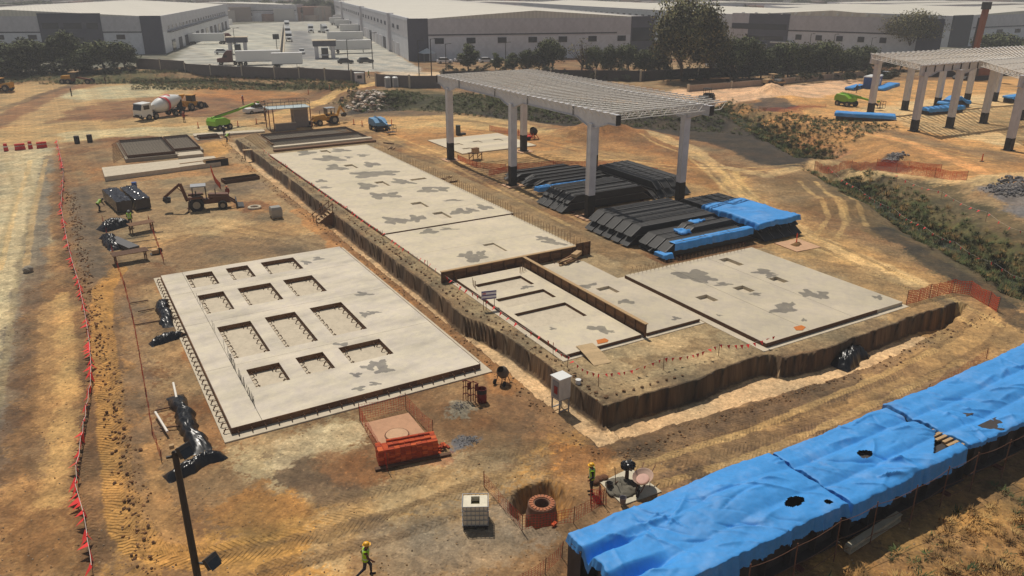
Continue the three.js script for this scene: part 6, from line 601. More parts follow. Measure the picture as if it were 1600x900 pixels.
{ // notice board
  const [x, u] = S(764, 482, 1), o = thing('notice_board', 'small white and purple notice board on stakes at the slab edge', 'sign', x, u, .9, -.25); for (const a of [-.42, .42]) mesh('stake', box(.04, 1.5, .04, a, .75, 0), mSteel, o); const cv = document.createElement('canvas'); cv.width = 256; cv.height = 160; const c = cv.getContext('2d'); c.fillStyle = '#e8e2e2'; c.fillRect(0, 0, 256, 160); c.fillStyle = '#5b4a82'; c.fillRect(0, 0, 256, 26); c.fillRect(0, 70, 256, 24); c.fillRect(0, 136, 256, 24); c.fillStyle = '#b9534f'; c.fillRect(14, 36, 60, 26); const t = new THREE.CanvasTexture(cv); t.colorSpace = THREE.SRGBColorSpace; const b = mesh('board', box(1.15, .68, .03, 0, 1.2, .03), mWhiteP, o); mesh('print', new THREE.PlaneGeometry(1.12, .65).translate(0, 1.2, .05), new THREE.MeshStandardMaterial({ map: t, roughness: .7, name: 'board print' }), b); }
{ const [x, u] = G(432, 341), o = thing('wrapped_pallet', 'grey shrink wrapped bulky load standing by the trench', 'pallet load', x, u, T(x, u)); const g = new THREE.BoxGeometry(1.15, 1.1, 1.15, 10, 10, 10), p = g.attributes.position; for (let i = 0; i < p.count; i++) { const X = p.getX(i), Y = p.getY(i), Z = p.getZ(i), k = 1 - .14 * Math.pow(Math.abs(Y) / .55, 4) + .08 * (nz(N1, X + Y * .7, Z + Y, 1.3) - .5); p.setXYZ(i, X * k, Y, Z * k); } g.computeVertexNormals(); mesh('wrapped_load', g.translate(0, .68, 0), textured('stretch film', C(164, 160, 150), .3, grain, 1), o); mesh('pallet', [box(1.2, .04, 1.2, 0, .12, 0), ...[-.5, 0, .5].map(q => box(.1, .1, 1.2, q, .05, 0))], mLum, o); }
for (const [px, py, l, s] of [[185, 322, 'left', 1], [213, 318, 'right', 2]]) { const [x, u] = G(px, py), o = thing('wrapped_stack', `${l} of two long stacks wrapped in shiny black film`, 'wrapped stack', x, u, T(x, u), PI / 2 + .12); const g = new THREE.BoxGeometry(7.2, 1.15, 1.55, 72, 8, 16), p = g.attributes.position; for (let i = 0; i < p.count; i++) { const X = p.getX(i), Y = p.getY(i), Z = p.getZ(i), n = nz(N1, X + s * 9 + Y, Z * 1.3 + Y * .5, 2.3) - .5, n2 = Math.abs(nz(N0, X * 1.4 + s * 5, Z * 2 + Y, 3) - .5); p.setXYZ(i, X + n * .1, Y + (Y > .5 ? n * .2 + .25 * n2 : 0), Z * (1 + n * .12 + .1 * n2)); } g.computeVertexNormals(); mesh('film_wrap', g.translate(0, .72, 0), M('shiny film', C(50, 50, 56), .16), o); for (const q of [-2.8, 0, 2.8]) mesh('bearer', box(.14, .14, 1.6, q, .07, 0), mBoardD, o); }
{ const [x, u] = G(211, 296), o = thing('blue_drum', 'small blue plastic drum behind the right wrapped stack', 'barrel', x, u, T(x, u)); mesh('shell', cyl(.3, .85, 0, 0, 0, 18), M('drum blue', C(46, 84, 150), .4), o); mesh('lid', cyl(.31, .05, 0, .85, 0, 18), M('drum blue'), o); }
function workTable(label, px, py, L, turn, dk) { const [x, u] = G(px, py), o = thing('work_table', label, 'work table', x, u, T(x, u), turn); for (let i = 0; i < 4; i++) mesh('board', metreUV(box(L, .05, .3, 0, .95, -.5 + i * .33)), dk ? mBoardD : mBoard, o); for (const a of [-L * .42, L * .42]) for (const z of [-.45, .45]) mesh('leg', box(.09, .95, .09, a, .47, z), mBoard, o); for (const a of [-L * .42, L * .42]) mesh('brace', beamBox([a, .15, -.45], [a, .8, .45], .05, .09), mBoard, o); return o; }
workTable('plank work table with crossed legs below the black film', 205, 408, 3, .1, true); workTable('rough plank work table beside the standing worker', 222, 362, 2.4, .2, false);
{ const o = put(194, 385, (x, u, y) => { const q = thing('sheet_roll', 'flat grey sheets stacked beside the black film', 'sheet stack', x, u, y, 1.9); for (let i = 0; i < 6; i++) mesh('sheet', box(4.6, .06, 1, rr(-.05, .05), .1 + i * .08, rr(-.05, .05), rr(-.02, .02)), M('grey sheet', C(88, 86, 86), .5), q); return q; }); put(243, 396, (x, u, y) => { const q = thing('cut_saw', 'small dark cutting machine on the yard floor', 'cutting saw', x, u, y); mesh('body', box(.6, .35, .4, 0, .3, 0), mLum, q); mesh('blade', wheel(.25, .03, .4, .35, 0), mDarkM, q); mesh('base', box(.9, .12, .6, 0, .06, 0), mDarkM, q); }); for (const [px, py, i] of [[212, 372, 0], [228, 376, 1], [222, 388, 2], [216, 394, 3], [234, 366, 4]]) put(px, py, (x, u, y) => single('steel_bar', beamBox([x - 1.3, y + .1, -u], [x + 1.3, y + .1, -u + rr(-.2, .2)], .05, .05), mDarkM, `dark bar on the ground between the work tables, ${ORD[i]} of five`, 'steel bar')); }
for (const [px, py, i] of [[10, 236, 0], [32, 234, 1], [48, 232, 2], [66, 231, 3]]) put(px, py, (x, u, y) => { const o = thing('road_barrier', `red plastic road barrier, ${ORD[i]} from the left on the haul road`, 'road barrier', x, u, y, .1); if (i % 2) { mesh('body', prof([[-.7, 0], [.7, 0], [.62, .3], [.62, .9], [-.62, .9], [-.62, .3]], .4), mRedB, o); mesh('band', box(1.26, .16, .46, 0, .62, 0), mWhiteP, o); } else { mesh('body', cyl(.32, 1.1, 0, 0, 0, 14, .24), mRedB, o); mesh('band', cyl(.29, .16, 0, .6, 0, 14, .28), mWhiteP, o); } });
for (const [px, py, l] of [[121, 224, 'left'], [141, 222, 'right']]) put(px, py, (x, u, y) => { const o = thing('black_drum', `${l} of two black drums beside the left reinforcement mat`, 'barrel', x, u, y); mesh('shell', cyl(.38, 1.1, 0, 0, 0, 16), mChas, o); mesh('lid', cyl(.39, .05, 0, 1.1, 0, 16), mDarkM, o); });
[[343, 201, 'near the green lift wheels'], [372, 198, 'left of the steel platform'], [401, 194, 'beside the platform leg'], [612, 195, 'right of the blue lift'], [553, 195, 'left of the blue lift'], [566, 197, 'close to the blue lift'], [310, 200, 'at the road edge before the mixer truck'], [515, 139, 'on the gate road'], [482, 147, 'lower on the gate road'], [1534, 252, 'on the curve beyond the stream']].forEach(([px, py, l]) => put(px, py, (x, u, y) => { const o = thing('traffic_post', `orange marker post ${l}`, 'marker post', x, u, y); mesh('post', cyl(.09, 1, 0, 0, 0, 8, .06), M('post orange', C(214, 92, 44), .7), o); mesh('foot', box(.4, .08, .4, 0, .04, 0), mChas, o); }));
{ const [x, u] = S(1244, 382, .98), o = thing('marker_post', 'leaning orange pipe marker on the pale footing pad', 'marker post', x, u, .98); mesh('pipe', bar([0, 0, 0], [.35, .95, -.3], .05, 8), M('marker orange', C(232, 82, 36), .6), o); mesh('rubble', crumple(1.2, .8, .25, 91, 14, 10), textured('clod', C(130, 96, 56), 1, grain, 1), o); }
put(743, 250, (x, u, y) => { const o = workTable('work table with red frame on the slab under the canopy', 743, 249, 1.8, .2, true); const q = thing('tool_box', 'pale box standing on the work table under the canopy', 'box', x, u, T(x, u) + 1, .2); mesh('body', box(.9, .6, .6, 0, .3, 0), mLum, q); mesh('lid', box(.94, .06, .64, 0, .63, 0), mBoard, q); });
put(716, 211, (x, u, y) => { const o = thing('black_drum', 'dark upright drum at the back of the slab under the canopy', 'barrel', x, u, y); mesh('shell', cyl(.4, 1.6, 0, 0, 0, 14), M('drum green', C(60, 66, 58), .6), o); mesh('base', box(1.4, .3, .8, .5, .15, 0), mDarkM, o); });
put(829, 218, (x, u, y) => { const o = thing('concrete_mixer', 'red tilted concrete mixer behind the far canopy column', 'mixer', x, u, y); const d = new THREE.LatheGeometry([[.15, -.6], [.6, -.2], [.6, .3], [.35, .7]].map(p => new THREE.Vector2(...p)), 18); d.rotateZ(.6); mesh('drum', d.translate(.6, 1.2, 0), mDarkM, o); mesh('frame', [bar([-.6, 0, .5], [.5, 1.2, .4], .06, 6), bar([1.3, 0, .5], [.5, 1.2, .4], .06, 6), bar([-.6, 0, -.5], [.5, 1.2, -.4], .06, 6), bar([1.3, 0, -.5], [.5, 1.2, -.4], .06, 6), box(1.2, .3, .9, -.6, .5, 0)], mRedB, o); for (const z of [-.5, .5]) mesh('wheel', wheel(.3, .14, -.6, .3, z), mTyre, o); });
{ const [x, u] = G(398, 326), t = new THREE.TorusGeometry(.6, .16, 8, 24); t.rotateX(PI / 2); single('concrete_ring', t.translate(0, .14, 0), mLean, 'pale concrete ring on the soil right of the digger', 'concrete ring').position.set(x, T(x, u, 1), -u); }
put(376, 282, (x, u, y) => { const o = thing('dug_box', 'open timber lined dig with pale boards behind the digger', 'excavation form', x, u, y, .1); for (const z of [-.8, .8]) mesh('board', metreUV(box(4.4, .5, .06, 0, .22, z)), mBoardD, o); for (const a of [-2.2, 2.2]) mesh('board', metreUV(box(.06, .5, 1.6, a, .22, 0)), mBoardD, o); mesh('base', box(4.3, .04, 1.5, 0, .05, 0), textured('wet soil', C(60, 52, 46), .9, grain, 2), o); });
put(338, 258, (x, u, y) => { const o = thing('plywood_form', 'dark plywood form box at the right end of the white strip slab', 'formwork', x, u, y, .12); mesh('side', box(3, .9, .06, 0, .45, .6), mChas, o); mesh('side', box(3, .9, .06, 0, .45, -.6), mBoardD, o); for (const a of [-1.5, 1.5]) mesh('end', box(.06, .9, 1.2, a, .45, 0), mLum, o); mesh('rail', box(7, .1, .14, -1.4, .95, .55), mLum, o); });
put(389, 252, (x, u, y) => { const o = thing('rebar_table', 'rusty steel trestle standing beside the trench wall', 'trestle', x, u, y); mesh('top', box(1.3, .08, .8, 0, 1.7, 0), mLum, o); for (const a of [-.5, .5]) for (const z of [-.35, .35]) mesh('leg', bar([a, 0, z], [a, 1.7, z], .05, 5), mSteel, o); });
[[180, 421, 'lower one'], [228, 425, 'on the verge']].forEach(() => 0); put(45, 425, (x, u, y) => { const g = new THREE.DodecahedronGeometry(.42, 2), q = g.attributes.position; for (let k = 0; k < q.count; k++) { const s = .85 + .3 * nz(N1, q.getX(k) + q.getY(k), q.getZ(k), 2); q.setXYZ(k, q.getX(k) * s, q.getY(k) * s * .8, q.getZ(k) * s); } g.computeVertexNormals(); single('rock', g, textured('pale rock', C(150, 140, 124), 1, grain, 1), 'round pale rock at the edge of the left haul road', 'rock').position.set(x, y + .25, -u); });
[[705, 285, 'by the starter bars, upper'], [698, 279, 'by the starter bars, lower'], [612, 232, 'right of the edge beam, near'], [607, 224, 'right of the edge beam, far']].forEach(([px, py, l]) => put(px, py, (x, u, y) => { const o = thing('scrap_pile', `small pile of scrap timber ${l}`, 'lumber pile', x, u, y, rr(0, 2)); for (let i = 0; i < 6; i++) mesh('timber', metreUV(box(rr(1, 2), .09, .14, rr(-.3, .3), .06 + (i / 3 | 0) * .1, rr(-.4, .4), rr(-.5, .5))), i % 2 ? mLum : mBoardD, o); }));
// scattered clods and stones
const scatter = (name, label, n, geo, mat, pick, smin_, smax_, cols) => { const im = new THREE.InstancedMesh(geo, mat, n), m4 = new THREE.Matrix4(), q = new THREE.Quaternion(), e = new THREE.Euler(), col = new THREE.Color(); for (let i = 0; i < n; i++) { const [x, u, k = 1] = pick(i); const s = lerp(smin_, smax_, Math.pow(R(), 2.2)) * k; e.set(rr(-.4, .4), rr(0, 6.3), rr(-.4, .4)); m4.compose(new THREE.Vector3(x, T(x, u) + s * .15, -u), q.setFromEuler(e), new THREE.Vector3(s, s * rr(.5, .9), s * rr(.7, 1.2))); im.setMatrixAt(i, m4); const c = cols[R() * cols.length | 0], f = rr(.75, 1.2); im.setColorAt(i, col.setRGB(c[0] * f, c[1] * f, c[2] * f)); } im.name = numbered(name); im.castShadow = im.receiveShadow = true; scene.add(im); return tag(im, label, null, null, 'stuff'); };
const clodG = new THREE.DodecahedronGeometry(.5, 0), mInst = M('loose matter', [1, 1, 1], 1);
const nrm = () => (R() + R() + R()) * 2 / 3 - 1;
scatter('soil_clods', 'brown soil clods along the flag line', 1700, clodG, mInst, () => { const u = rr(-12, 75), x = -24.2 + nrm() * 1.0; return [x, u]; }, .04, .24, [C(126, 88, 56), C(104, 74, 50), C(150, 112, 74)]);
scatter('soil_clods', 'small clods along the trench edges and pad rim', 1800, clodG, mInst, i => i % 2 ? [rr(-2.8, -1.75), rr(-3, 95)] : i % 4 ? [padL(0) + rr(.1, .8), rr(0, 95)] : [rr(-1.5, 33), -3 - Math.abs(nrm()) * 1.4], .04, .2, [C(132, 96, 62), C(150, 116, 80), C(108, 82, 58)]);
scatter('pebbles', 'scattered pebbles and crumbs on the bare soil', 3200, clodG, mInst, () => { const p = S(rr(-20, 1620), 900 - Math.pow(R(), 1.6) * 560, 0); if ((p[0] > -19.5 && p[0] < -2.4 && p[1] > 8.4 && p[1] < 38.4) || (p[0] > 1 && p[0] < 29 && p[1] > .8 && p[1] < 84)) return [rr(-33, -20), rr(0, 50)]; return p; }, .02, .1, [C(150, 118, 80), C(132, 100, 68), C(176, 150, 116), C(140, 122, 100)]);
scatter('gravel', 'grey gravel heap and stones', 1600, clodG, mInst, i => i < 260 ? [-6.7 + nrm() * .9, 5.3 + nrm() * .8, .5] : i < 520 ? [-7.75 + nrm() * .9, 2 + nrm() * .7, .6] : i < 1200 ? (p => [p[0] + nrm() * 3.2, p[1] + nrm() * 3, 3])(S(1578, 312, 1.6)) : (p => [p[0] + nrm() * 2.2, p[1] + nrm() * 1.2, 3])(S(1395, 257, 1.2)), .04, .17, [C(116, 112, 110), C(92, 90, 92), C(138, 130, 122)]);
scatter('rubble', 'pale demolition rubble on the bank by the gate road', 420, clodG, mInst, () => { const p = S(575 + nrm() * 45, 165 + nrm() * 12, .9); return p; }, .2, 1.2, [C(190, 170, 150), C(150, 120, 96), C(210, 196, 180), C(120, 96, 78)]);

{ const im = new THREE.InstancedMesh(clodG, mInst, 64), m4 = new THREE.Matrix4(), q = new THREE.Quaternion(), col = new THREE.Color(); for (let i = 0; i < 64; i++) { let x, u; if (i < 54) { u = .9 + i * .78; x = padL(u) + .75 + rr(-.08, .08); } else { x = .9 + (i - 54) * .62; u = padF(x) + .8 + rr(-.06, .06); } q.setFromEuler(new THREE.Euler(rr(-.3, .3), rr(0, 3), rr(-.3, .3))); m4.compose(new THREE.Vector3(x, T(x, u) + .06, -u), q, new THREE.Vector3(rr(.12, .3), rr(.1, .2), rr(.12, .3))); im.setMatrixAt(i, m4); im.setColorAt(i, col.setRGB(...C(116, 88, 60))); } im.name = 'rim_clods'; im.castShadow = true; scene.add(im); tag(im, 'row of small earth clods set along the pad rim', null, null, 'stuff'); }

// ---------- business park beyond the bank ----------
const pk = (a, b) => [69.31 + .965 * a + .262 * b, 189.26 - .262 * a + .965 * b], PKT = -.265, BASE = 2.2;
const roofT = tex(256, 256, (x, y) => { const v = .86 + .1 * ((x * 24) % 1 < .5 ? 1 : 0) + .1 * (nz(N2, x, y, 1) - .5); return [v, v * .99, v * .96]; });
const mRoof = M('pale metal roof', C(226, 220, 206), .5, { map: rep(roofT, 26) }), mClad = textured('light cladding', C(222, 222, 226), .6, grain, 8), mCladD = textured('grey cladding', C(206, 202, 204), .6, grain, 8), mCladK = textured('charcoal cladding', C(78, 78, 92), .6, grain, 8), mTrim = M('dark trim', C(44, 46, 58), .6), mWin = M('window glass', C(40, 44, 54), .15), mWhiteW = textured('white wall', C(206, 206, 206), .6, grain, 9);
function facePart(o, name, p, q, s0, s1, y0, y1, t, mat) { const L = Math.hypot(q[0] - p[0], q[1] - p[1]), dx = (q[0] - p[0]) / L, du = (q[1] - p[1]) / L, a = s0 * L, b = s1 * L, g = new THREE.BoxGeometry(b - a, y1 - y0, .3 + t * 2); const m = mesh(name, metreUV(g), mat, o); m.position.set(p[0] + dx * (a + b) / 2, (y0 + y1) / 2, -(p[1] + du * (a + b) / 2)); m.rotation.y = Math.atan2(du, dx); return m; }
function warehouse(label, c, H, ridge, build) { const o = thing('warehouse', label, 'warehouse'); const [p0, p1, p2, p3] = c; for (const [p, q, n] of [[p0, p1], [p1, p2], [p2, p3], [p3, p0]]) { facePart(o, 'lower_wall', p, q, 0, 1, BASE - 1, H - 5, 0, mClad); facePart(o, 'upper_wall', p, q, 0, 1, H - 5, H, .06, mCladD); }
  const mid = (a, b) => [(a[0] + b[0]) / 2, (a[1] + b[1]) / 2], f = mid(p0, p1), b = mid(p3, p2), g = new THREE.BufferGeometry(), V = [[p0, H], [f, H + ridge], [p1, H], [p3, H], [b, H + ridge], [p2, H]]; const P = [], UV = []; const tri = (i, j, k) => { for (const q of [i, j, k]) { P.push(V[q][0][0], V[q][1] - .25, -V[q][0][1]); UV.push(V[q][0][0], V[q][0][1]); } }; tri(0, 1, 4); tri(0, 4, 3); tri(1, 2, 5); tri(1, 5, 4); tri(0, 2, 1); tri(3, 4, 5); g.setAttribute('position', new THREE.Float32BufferAttribute(P, 3)); g.setAttribute('uv', new THREE.Float32BufferAttribute(UV, 2)); g.computeVertexNormals(); mesh('roof', g, mRoof, o); if (build) build(o, (...a) => facePart(o, ...a)); return o; }
{ const p0 = pk(-165, 66), p1 = pk(-73, 45), p2 = pk(-64, 212), p3 = pk(-156, 232), s = a => (a + 165) / 92; warehouse('long white warehouse with charcoal panels at the top left', [p0, p1, p2, p3], 14, 2.2, (o, F) => { F('trim_band', p0, p1, 0, 1, 9, 9.35, .12, mTrim); const d = F('dark_panel', p0, p1, s(-110), s(-91), BASE - 1, 14.9, .2, mCladK); F('dark_panel', p0, p1, s(-79), 1.003, BASE - 1, 14.1, .2, mCladK); for (const [a, b] of [[-109, -104], [-95.5, -92], [-102.5, -97]]) F('window', p0, p1, s(a), s(b), 10.2, 12, .3, mWin); F('window', p0, p1, s(-101), s(-97), 5, 7.6, .3, mWin); for (const a of [-160, -148, -136, -124, -114, -87]) F('window', p0, p1, s(a), s(a + 2.6), 7, 8.4, .16, mWin); for (let i = 0; i < 12; i++) F('dock_door', p1, p2, .08 + i * .075, .115 + i * .075, BASE, 6, .15, i % 3 ? mTrim : mWin); F('dock_canopy', p1, p2, .05, .95, 8.6, 8.9, 1.2, mTrim); for (let i = 0; i < 22; i++) F('vent_window', p1, p2, .06 + i * .041, .075 + i * .041, 9.6, 10.6, .12, mWin); }); }
{ const p0 = pk(0, 0), p1 = pk(76, -3), p2 = pk(70, 283), p3 = pk(-6, 283); warehouse('large white warehouse with charcoal corner in the upper middle', [p0, p1, p2, p3], 14, 2.4, (o, F) => { F('trim_band', p0, p1, .075, .84, 9.4, 9.75, .12, mTrim); F('dark_panel', p0, p1, -.003, .075, BASE - 1, 14.2, .2, mCladK); F('dark_panel', p0, p1, .9, 1.003, BASE - 1, 14.3, .2, mCladK); F('window', p0, p1, .905, .995, 7, 11, .3, mWin); for (let i = 0; i < 7; i++) F('window', p0, p1, .1 + i * .124, .135 + i * .124, 7.1, 8.7, .16, mWin); for (let i = 0; i < 24; i++) F('dock_door', p3, p0, .06 + i * .037, .083 + i * .037, BASE, 6.2, .12, i % 4 ? mCladD : mTrim); for (let i = 0; i < 26; i++) F('vent_window', p3, p0, .05 + i * .035, .064 + i * .035, 10.4, 11.6, .12, mTrim); F('parapet', p3, p0, 0, 1, 13.6, 14.4, .1, mClad); for (const q of [.2, .55, .86]) F('downpipe_box', p3, p0, q, q + .012, BASE, 14.6, .9, mCladD); }); }
{ const K1 = S(1146, 22, 14), K2 = S(1476, 29.5, 14), K3 = S(815, 4, 14), K4 = [K2[0] + K3[0] - K1[0], K2[1] + K3[1] - K1[1]]; warehouse('wide white warehouse with dark glazed office front at upper right', [K1, K2, K4, K3], 14, 2, (o, F) => { const d = (a, b) => [a, b]; F('dark_panel', K1, K2, .09, .3, BASE - 1, 14.4, .25, mCladK); F('grey_panel', K1, K2, -.003, .09, BASE - 1, 14.4, .2, mCladD); F('window', K1, K2, 0, .29, 9.4, 11.2, .32, mWin); F('window', K1, K2, .1, .28, 6, 7.4, .32, mWin); F('entrance_canopy', K1, K2, .22, .33, 5.4, 5.8, 1.6, mWhiteP); F('trim_band', K1, K2, .3, .9, 9.2, 9.55, .12, mTrim); for (let i = 0; i < 5; i++) F('window', K1, K2, .34 + i * .1, .37 + i * .1, 6.6, 8.2, .16, mWin); F('dark_panel', K1, K2, .9, 1.003, BASE - 1, 14, .2, mCladK); for (let i = 0; i < 34; i++) F('side_window', K3, K1, .06 + i * .027, .072 + i * .027, 10.2, 12, .12, mTrim); F('side_wall_face', K3, K1, .0, 1, 6, 13.4, .08, mWhiteW); for (let i = 0; i < 14; i++) F('roof_light', K1, K2, .05 + i * .068, .058 + i * .068, 14.2, 14.7, .5, mWhiteP); F('lower_office', K1, K2, .13, .2, BASE, 5, 3, mCladD); }); }
{ const q0 = S(1492, 25, 13), q1 = S(1760, 17, 13), dx = (q1[0] - q0[0]), du = q1[1] - q0[1], L = Math.hypot(dx, du), n = [-du / L * 90, dx / L * 90]; warehouse('grey warehouse cut by the right picture edge', [q0, q1, [q1[0] + n[0], q1[1] + n[1]], [q0[0] + n[0], q0[1] + n[1]]], 13, 2, (o, F) => { F('trim_band', q0, q1, .1, 1, 8.6, 8.95, .12, mTrim); F('glazed_panel', q0, q1, -.003, .09, BASE, 13.2, .2, mTrim); for (let i = 0; i < 6; i++) F('window', q0, q1, .13 + i * .1, .16 + i * .1, 6.4, 7.8, .16, mWin); }); }
[['pale far warehouse roof behind the dark glazed office', 1230, 11, 90, 40], ['far low warehouse under haze at the upper right', 1420, 8, 120, 40], ['far flat warehouse at the right picture edge', 1560, 12, 70, 30], ['hazy far warehouse above the middle roof', 640, 5, 100, 40], ['hazy far warehouse behind the top left roof', 230, 7, 90, 30], ['small far shed beside the dark wood', 520, 24, 14, 10], ['pale far hall right of centre on the horizon', 1010, 6, 110, 30], ['distant pale hall at the far right horizon', 1330, 5, 140, 40]].forEach(([l, px, py, w, d], i) => { const h = i === 5 ? 7 : 12, p = S(px, py, h), q = [p[0] + w * .86, p[1] - w * .5], n = [d * .5, d * .86]; warehouse(l, [p, q, [q[0] + n[0], q[1] + n[1]], [p[0] + n[0], p[1] + n[1]]], h, 1.2, (o, F) => { F('trim_band', p, q, 0, 1, h * .7, h * .7 + .4, .12, mTrim); for (let k = 0; k < 5; k++) F('window', p, q, .08 + k * .19, .13 + k * .19, h * .45, h * .6, .14, mWin); }); });
// yard: walls, huts, trucks, cars, lamps
function blockWall(label, pts, h, step, mat = textured('grey block wall', C(112, 104, 100), .95, grain, 3)) { const o = thing('block_wall', label, 'wall'); for (let i = 1; i < pts.length; i++) { const p = pts[i - 1], q = pts[i], L = Math.hypot(q[0] - p[0], q[1] - p[1]), n = Math.max(1, Math.round(L / step)); for (let k = 0; k < n; k++) { const a = [lerp(p[0], q[0], k / n), lerp(p[1], q[1], k / n)], b = [lerp(p[0], q[0], (k + 1) / n), lerp(p[1], q[1], (k + 1) / n)], y = Math.min(T(...a), T(...b)), m = mesh('wall_panel', metreUV(box(Math.hypot(b[0] - a[0], b[1] - a[1]) - .3, h + .6, .2)), mat, o); m.position.set((a[0] + b[0]) / 2, y + h / 2 - .3, -(a[1] + b[1]) / 2); m.rotation.y = Math.atan2(b[1] - a[1], b[0] - a[0]); mesh('pillar', box(.4, h + .9, .4, a[0], y + h / 2 - .2, -a[1]), mLean, o); } } return o; }
blockWall('long grey block wall with pillars below the truck yard', gp(215, 108, 330, 118, 430, 123, 550, 129, 572, 130), 2.7, 9); blockWall('grey block wall right of the park gate', gp(588, 134, 640, 137, 690, 137), 2.6, 8); blockWall('dark boundary wall behind the trees', gp(690, 128, 860, 126, 1000, 128, 1090, 122, 1360, 108), 2.4, 12, textured('dark wall', C(66, 60, 58), .95, grain, 3)); blockWall('low pale wall along the pink far road', gp(1075, 143, 1205, 133, 1300, 124, 1378, 118), 1.3, 14, textured('pale wall', C(168, 148, 130), .95, grain, 3)); blockWall('dark wall beneath the far right canopy', gp(1440, 120, 1600, 118, 1700, 116), 3, 12, M('dark wall'));
const atP = (a, b, fn) => { const p = pk(a, b); return fn(p[0], p[1], T(p[0], p[1])); };
function guardHut(label, a, b, W) { atP(a, b, (x, u, y) => { const o = thing('guard_hut', label, 'guard hut', x, u, y, PKT); mesh('roof', box(W, 1.6, 5, 0, 4.4, 0), mCladK, o); mesh('roof_slab', box(W + .4, .15, 5.4, 0, 5.25, 0), mLean, o); for (const s of [-1, 1]) { mesh('side_wall', box(W * .16, 3.6, 4, s * W * .36, 1.8, 0), mCladD, o); } mesh('booth', box(W * .3, 3, 2.6, 0, 1.5, 0), mGlass, o); mesh('counter', box(W * .34, .3, 2.8, 0, 1, 0), mClad, o); }); }
guardHut('dark roofed guard hut at the right yard entrance', -23.5, 18, 6.8); guardHut('dark roofed guard hut at the left yard entrance', -50, 39, 6.4);
atP(-36.5, 60, (x, u, y) => { const o = thing('lane_divider', 'long narrow concrete divider between the yard lanes', 'divider', x, u, y, PKT); mesh('kerb', metreUV(box(1.6, .5, 170, 0, .2, -40)), mLean, o); mesh('fence_panel', box(.08, 2.4, 170, 0, 1.6, -40), mDarkM, o); mesh('sign_panel', box(2, 1.6, .2, -1.4, 5, 20), mDarkM, o); mesh('sign_post', box(.2, 5, .2, -1.4, 2.5, 20), mDarkM, o); });
const tk = (l, px, py, dirn, tr, c) => put(px, py, (x, u, y) => semi(l, x, u, y, dirn, tr, c)); const fw = PI / 2 + PKT;
tk('white semi truck at the front of the lane beside the divider', 452, 64, fw + PI, false); tk('white semi truck second in the lane beside the divider', 450, 54, fw + PI, false); tk('white semi truck last in the lane beside the divider', 449, 45, fw + PI, false); tk('white semi truck waiting alone in the middle lane', 486, 51, fw + PI, false); tk('big white semi truck turning near the parked trailers', 504, 51, fw + PI + .5, false); tk('dark red semi truck with white trailer by the left dock', 352, 68, PKT, true, [96, 40, 36]); tk('dark red semi truck behind the block wall', 366, 101, PKT + PI, false, [90, 44, 38]);
[['white trailer behind the block wall', 405, 101, PKT, 12], ['white trailer nearest the right guard hut', 540, 66, PKT, 13.6], ['white trailer parked by the middle dock', 555, 52, PKT, 13.6], ['white trailer parked farther along the dock', 545, 44, PKT, 13.6], ['white trailer parked far down the dock row', 535, 39, PKT, 13.6], ['grey trailer in the fenced corner by the guard hut', 548, 83, PKT, 13.6], ['white trailer in the far left yard', 345, 42, PKT, 12], ['white flat trailer roof below the block wall end', 450, 106, PKT, 8]].forEach(([l, px, py, t, L]) => put(px, py, (x, u, y) => trailerBox(l, x, u, y, t, L)));
[['white car by the left guard hut', 347, 85, PKT, [226, 226, 224]], ['white car in the lane before the right guard hut', 472, 84, fw + PI, [230, 230, 228]], ['black car parked on the pale lot', 540, 99, PKT, [34, 36, 44]], ['small dark car parked right of the black one', 571, 98, PKT + .2, [70, 72, 78]], ['white car far back under trees at the middle warehouse', 695, 99, PKT, [226, 226, 226]], ['second white car under trees at the middle warehouse', 722, 97, PKT, [220, 220, 224]], ['white car between trunks near the middle warehouse end', 760, 98, PKT, [226, 226, 226]], ['white car glimpsed below the big tree', 1115, 104, PKT, [226, 226, 226]], ['silver car glimpsed right of the big tree', 1155, 98, PKT, [196, 198, 202]], ['white van glimpsed between the right hand trees', 1265, 92, PKT, [230, 230, 230]]].forEach(([l, px, py, t, c]) => put(px, py, (x, u, y) => car(l, x, u, y, t, c, false)));
put(668, 96, (x, u, y) => { const o = thing('white_tent', 'small white canopy tent at the warehouse corner', 'tent', x, u, y); const c = new THREE.ConeGeometry(3, 1.4, 4); c.rotateY(PI / 4); mesh('canopy', c.translate(0, 3.2, 0), mWhiteP, o); for (const a of [-1.9, 1.9]) for (const b of [-1.9, 1.9]) mesh('leg', box(.1, 2.6, .1, a, 1.3, b), mGreyM, o); });
for (const [px, l] of [[606, 'left'], [618, 'right']]) put(px, 136, (x, u, y) => { const o = thing('portable_toilet', `${l} of two white portable toilets by the gate wall`, 'portable toilet', x, u, y, PKT); mesh('cabin', box(1.2, 2.1, 1.2, 0, 1.05, 0), textured('cabin plastic', C(196, 196, 192), .6, grain, 2), o); mesh('roof', cyl(.7, .2, 0, 2.1, 0, 12, .4), mWhiteP, o); mesh('door', box(.8, 1.7, .05, 0, .95, .62), mGreyM, o); });
put(562, 130, (x, u, y) => { const o = thing('gate_hut', 'small grey gate hut at the wall end', 'guard hut', x, u, y, PKT); mesh('wall', box(2, 2.3, 1.8, 0, 1.15, 0), mCladD, o); mesh('roof', box(2.2, .1, 2, 0, 2.35, 0), mWhiteP, o); mesh('window', box(1, .7, .06, 0, 1.5, .93), mWin, o); });
put(1362, 137, (x, u, y) => { const o = thing('site_cabin', 'blue site cabin with white roof on the far road', 'site cabin', x, u, y, .35); mesh('wall', box(5, 2.4, 2.4, 0, 1.2, 0), M('cabin blue', C(40, 80, 140), .5), o); mesh('roof', box(5.2, .2, 2.6, 0, 2.5, 0), mWhiteP, o); mesh('door', box(.8, 1.9, .05, 1, 1, 1.22), mWhiteP, o); });
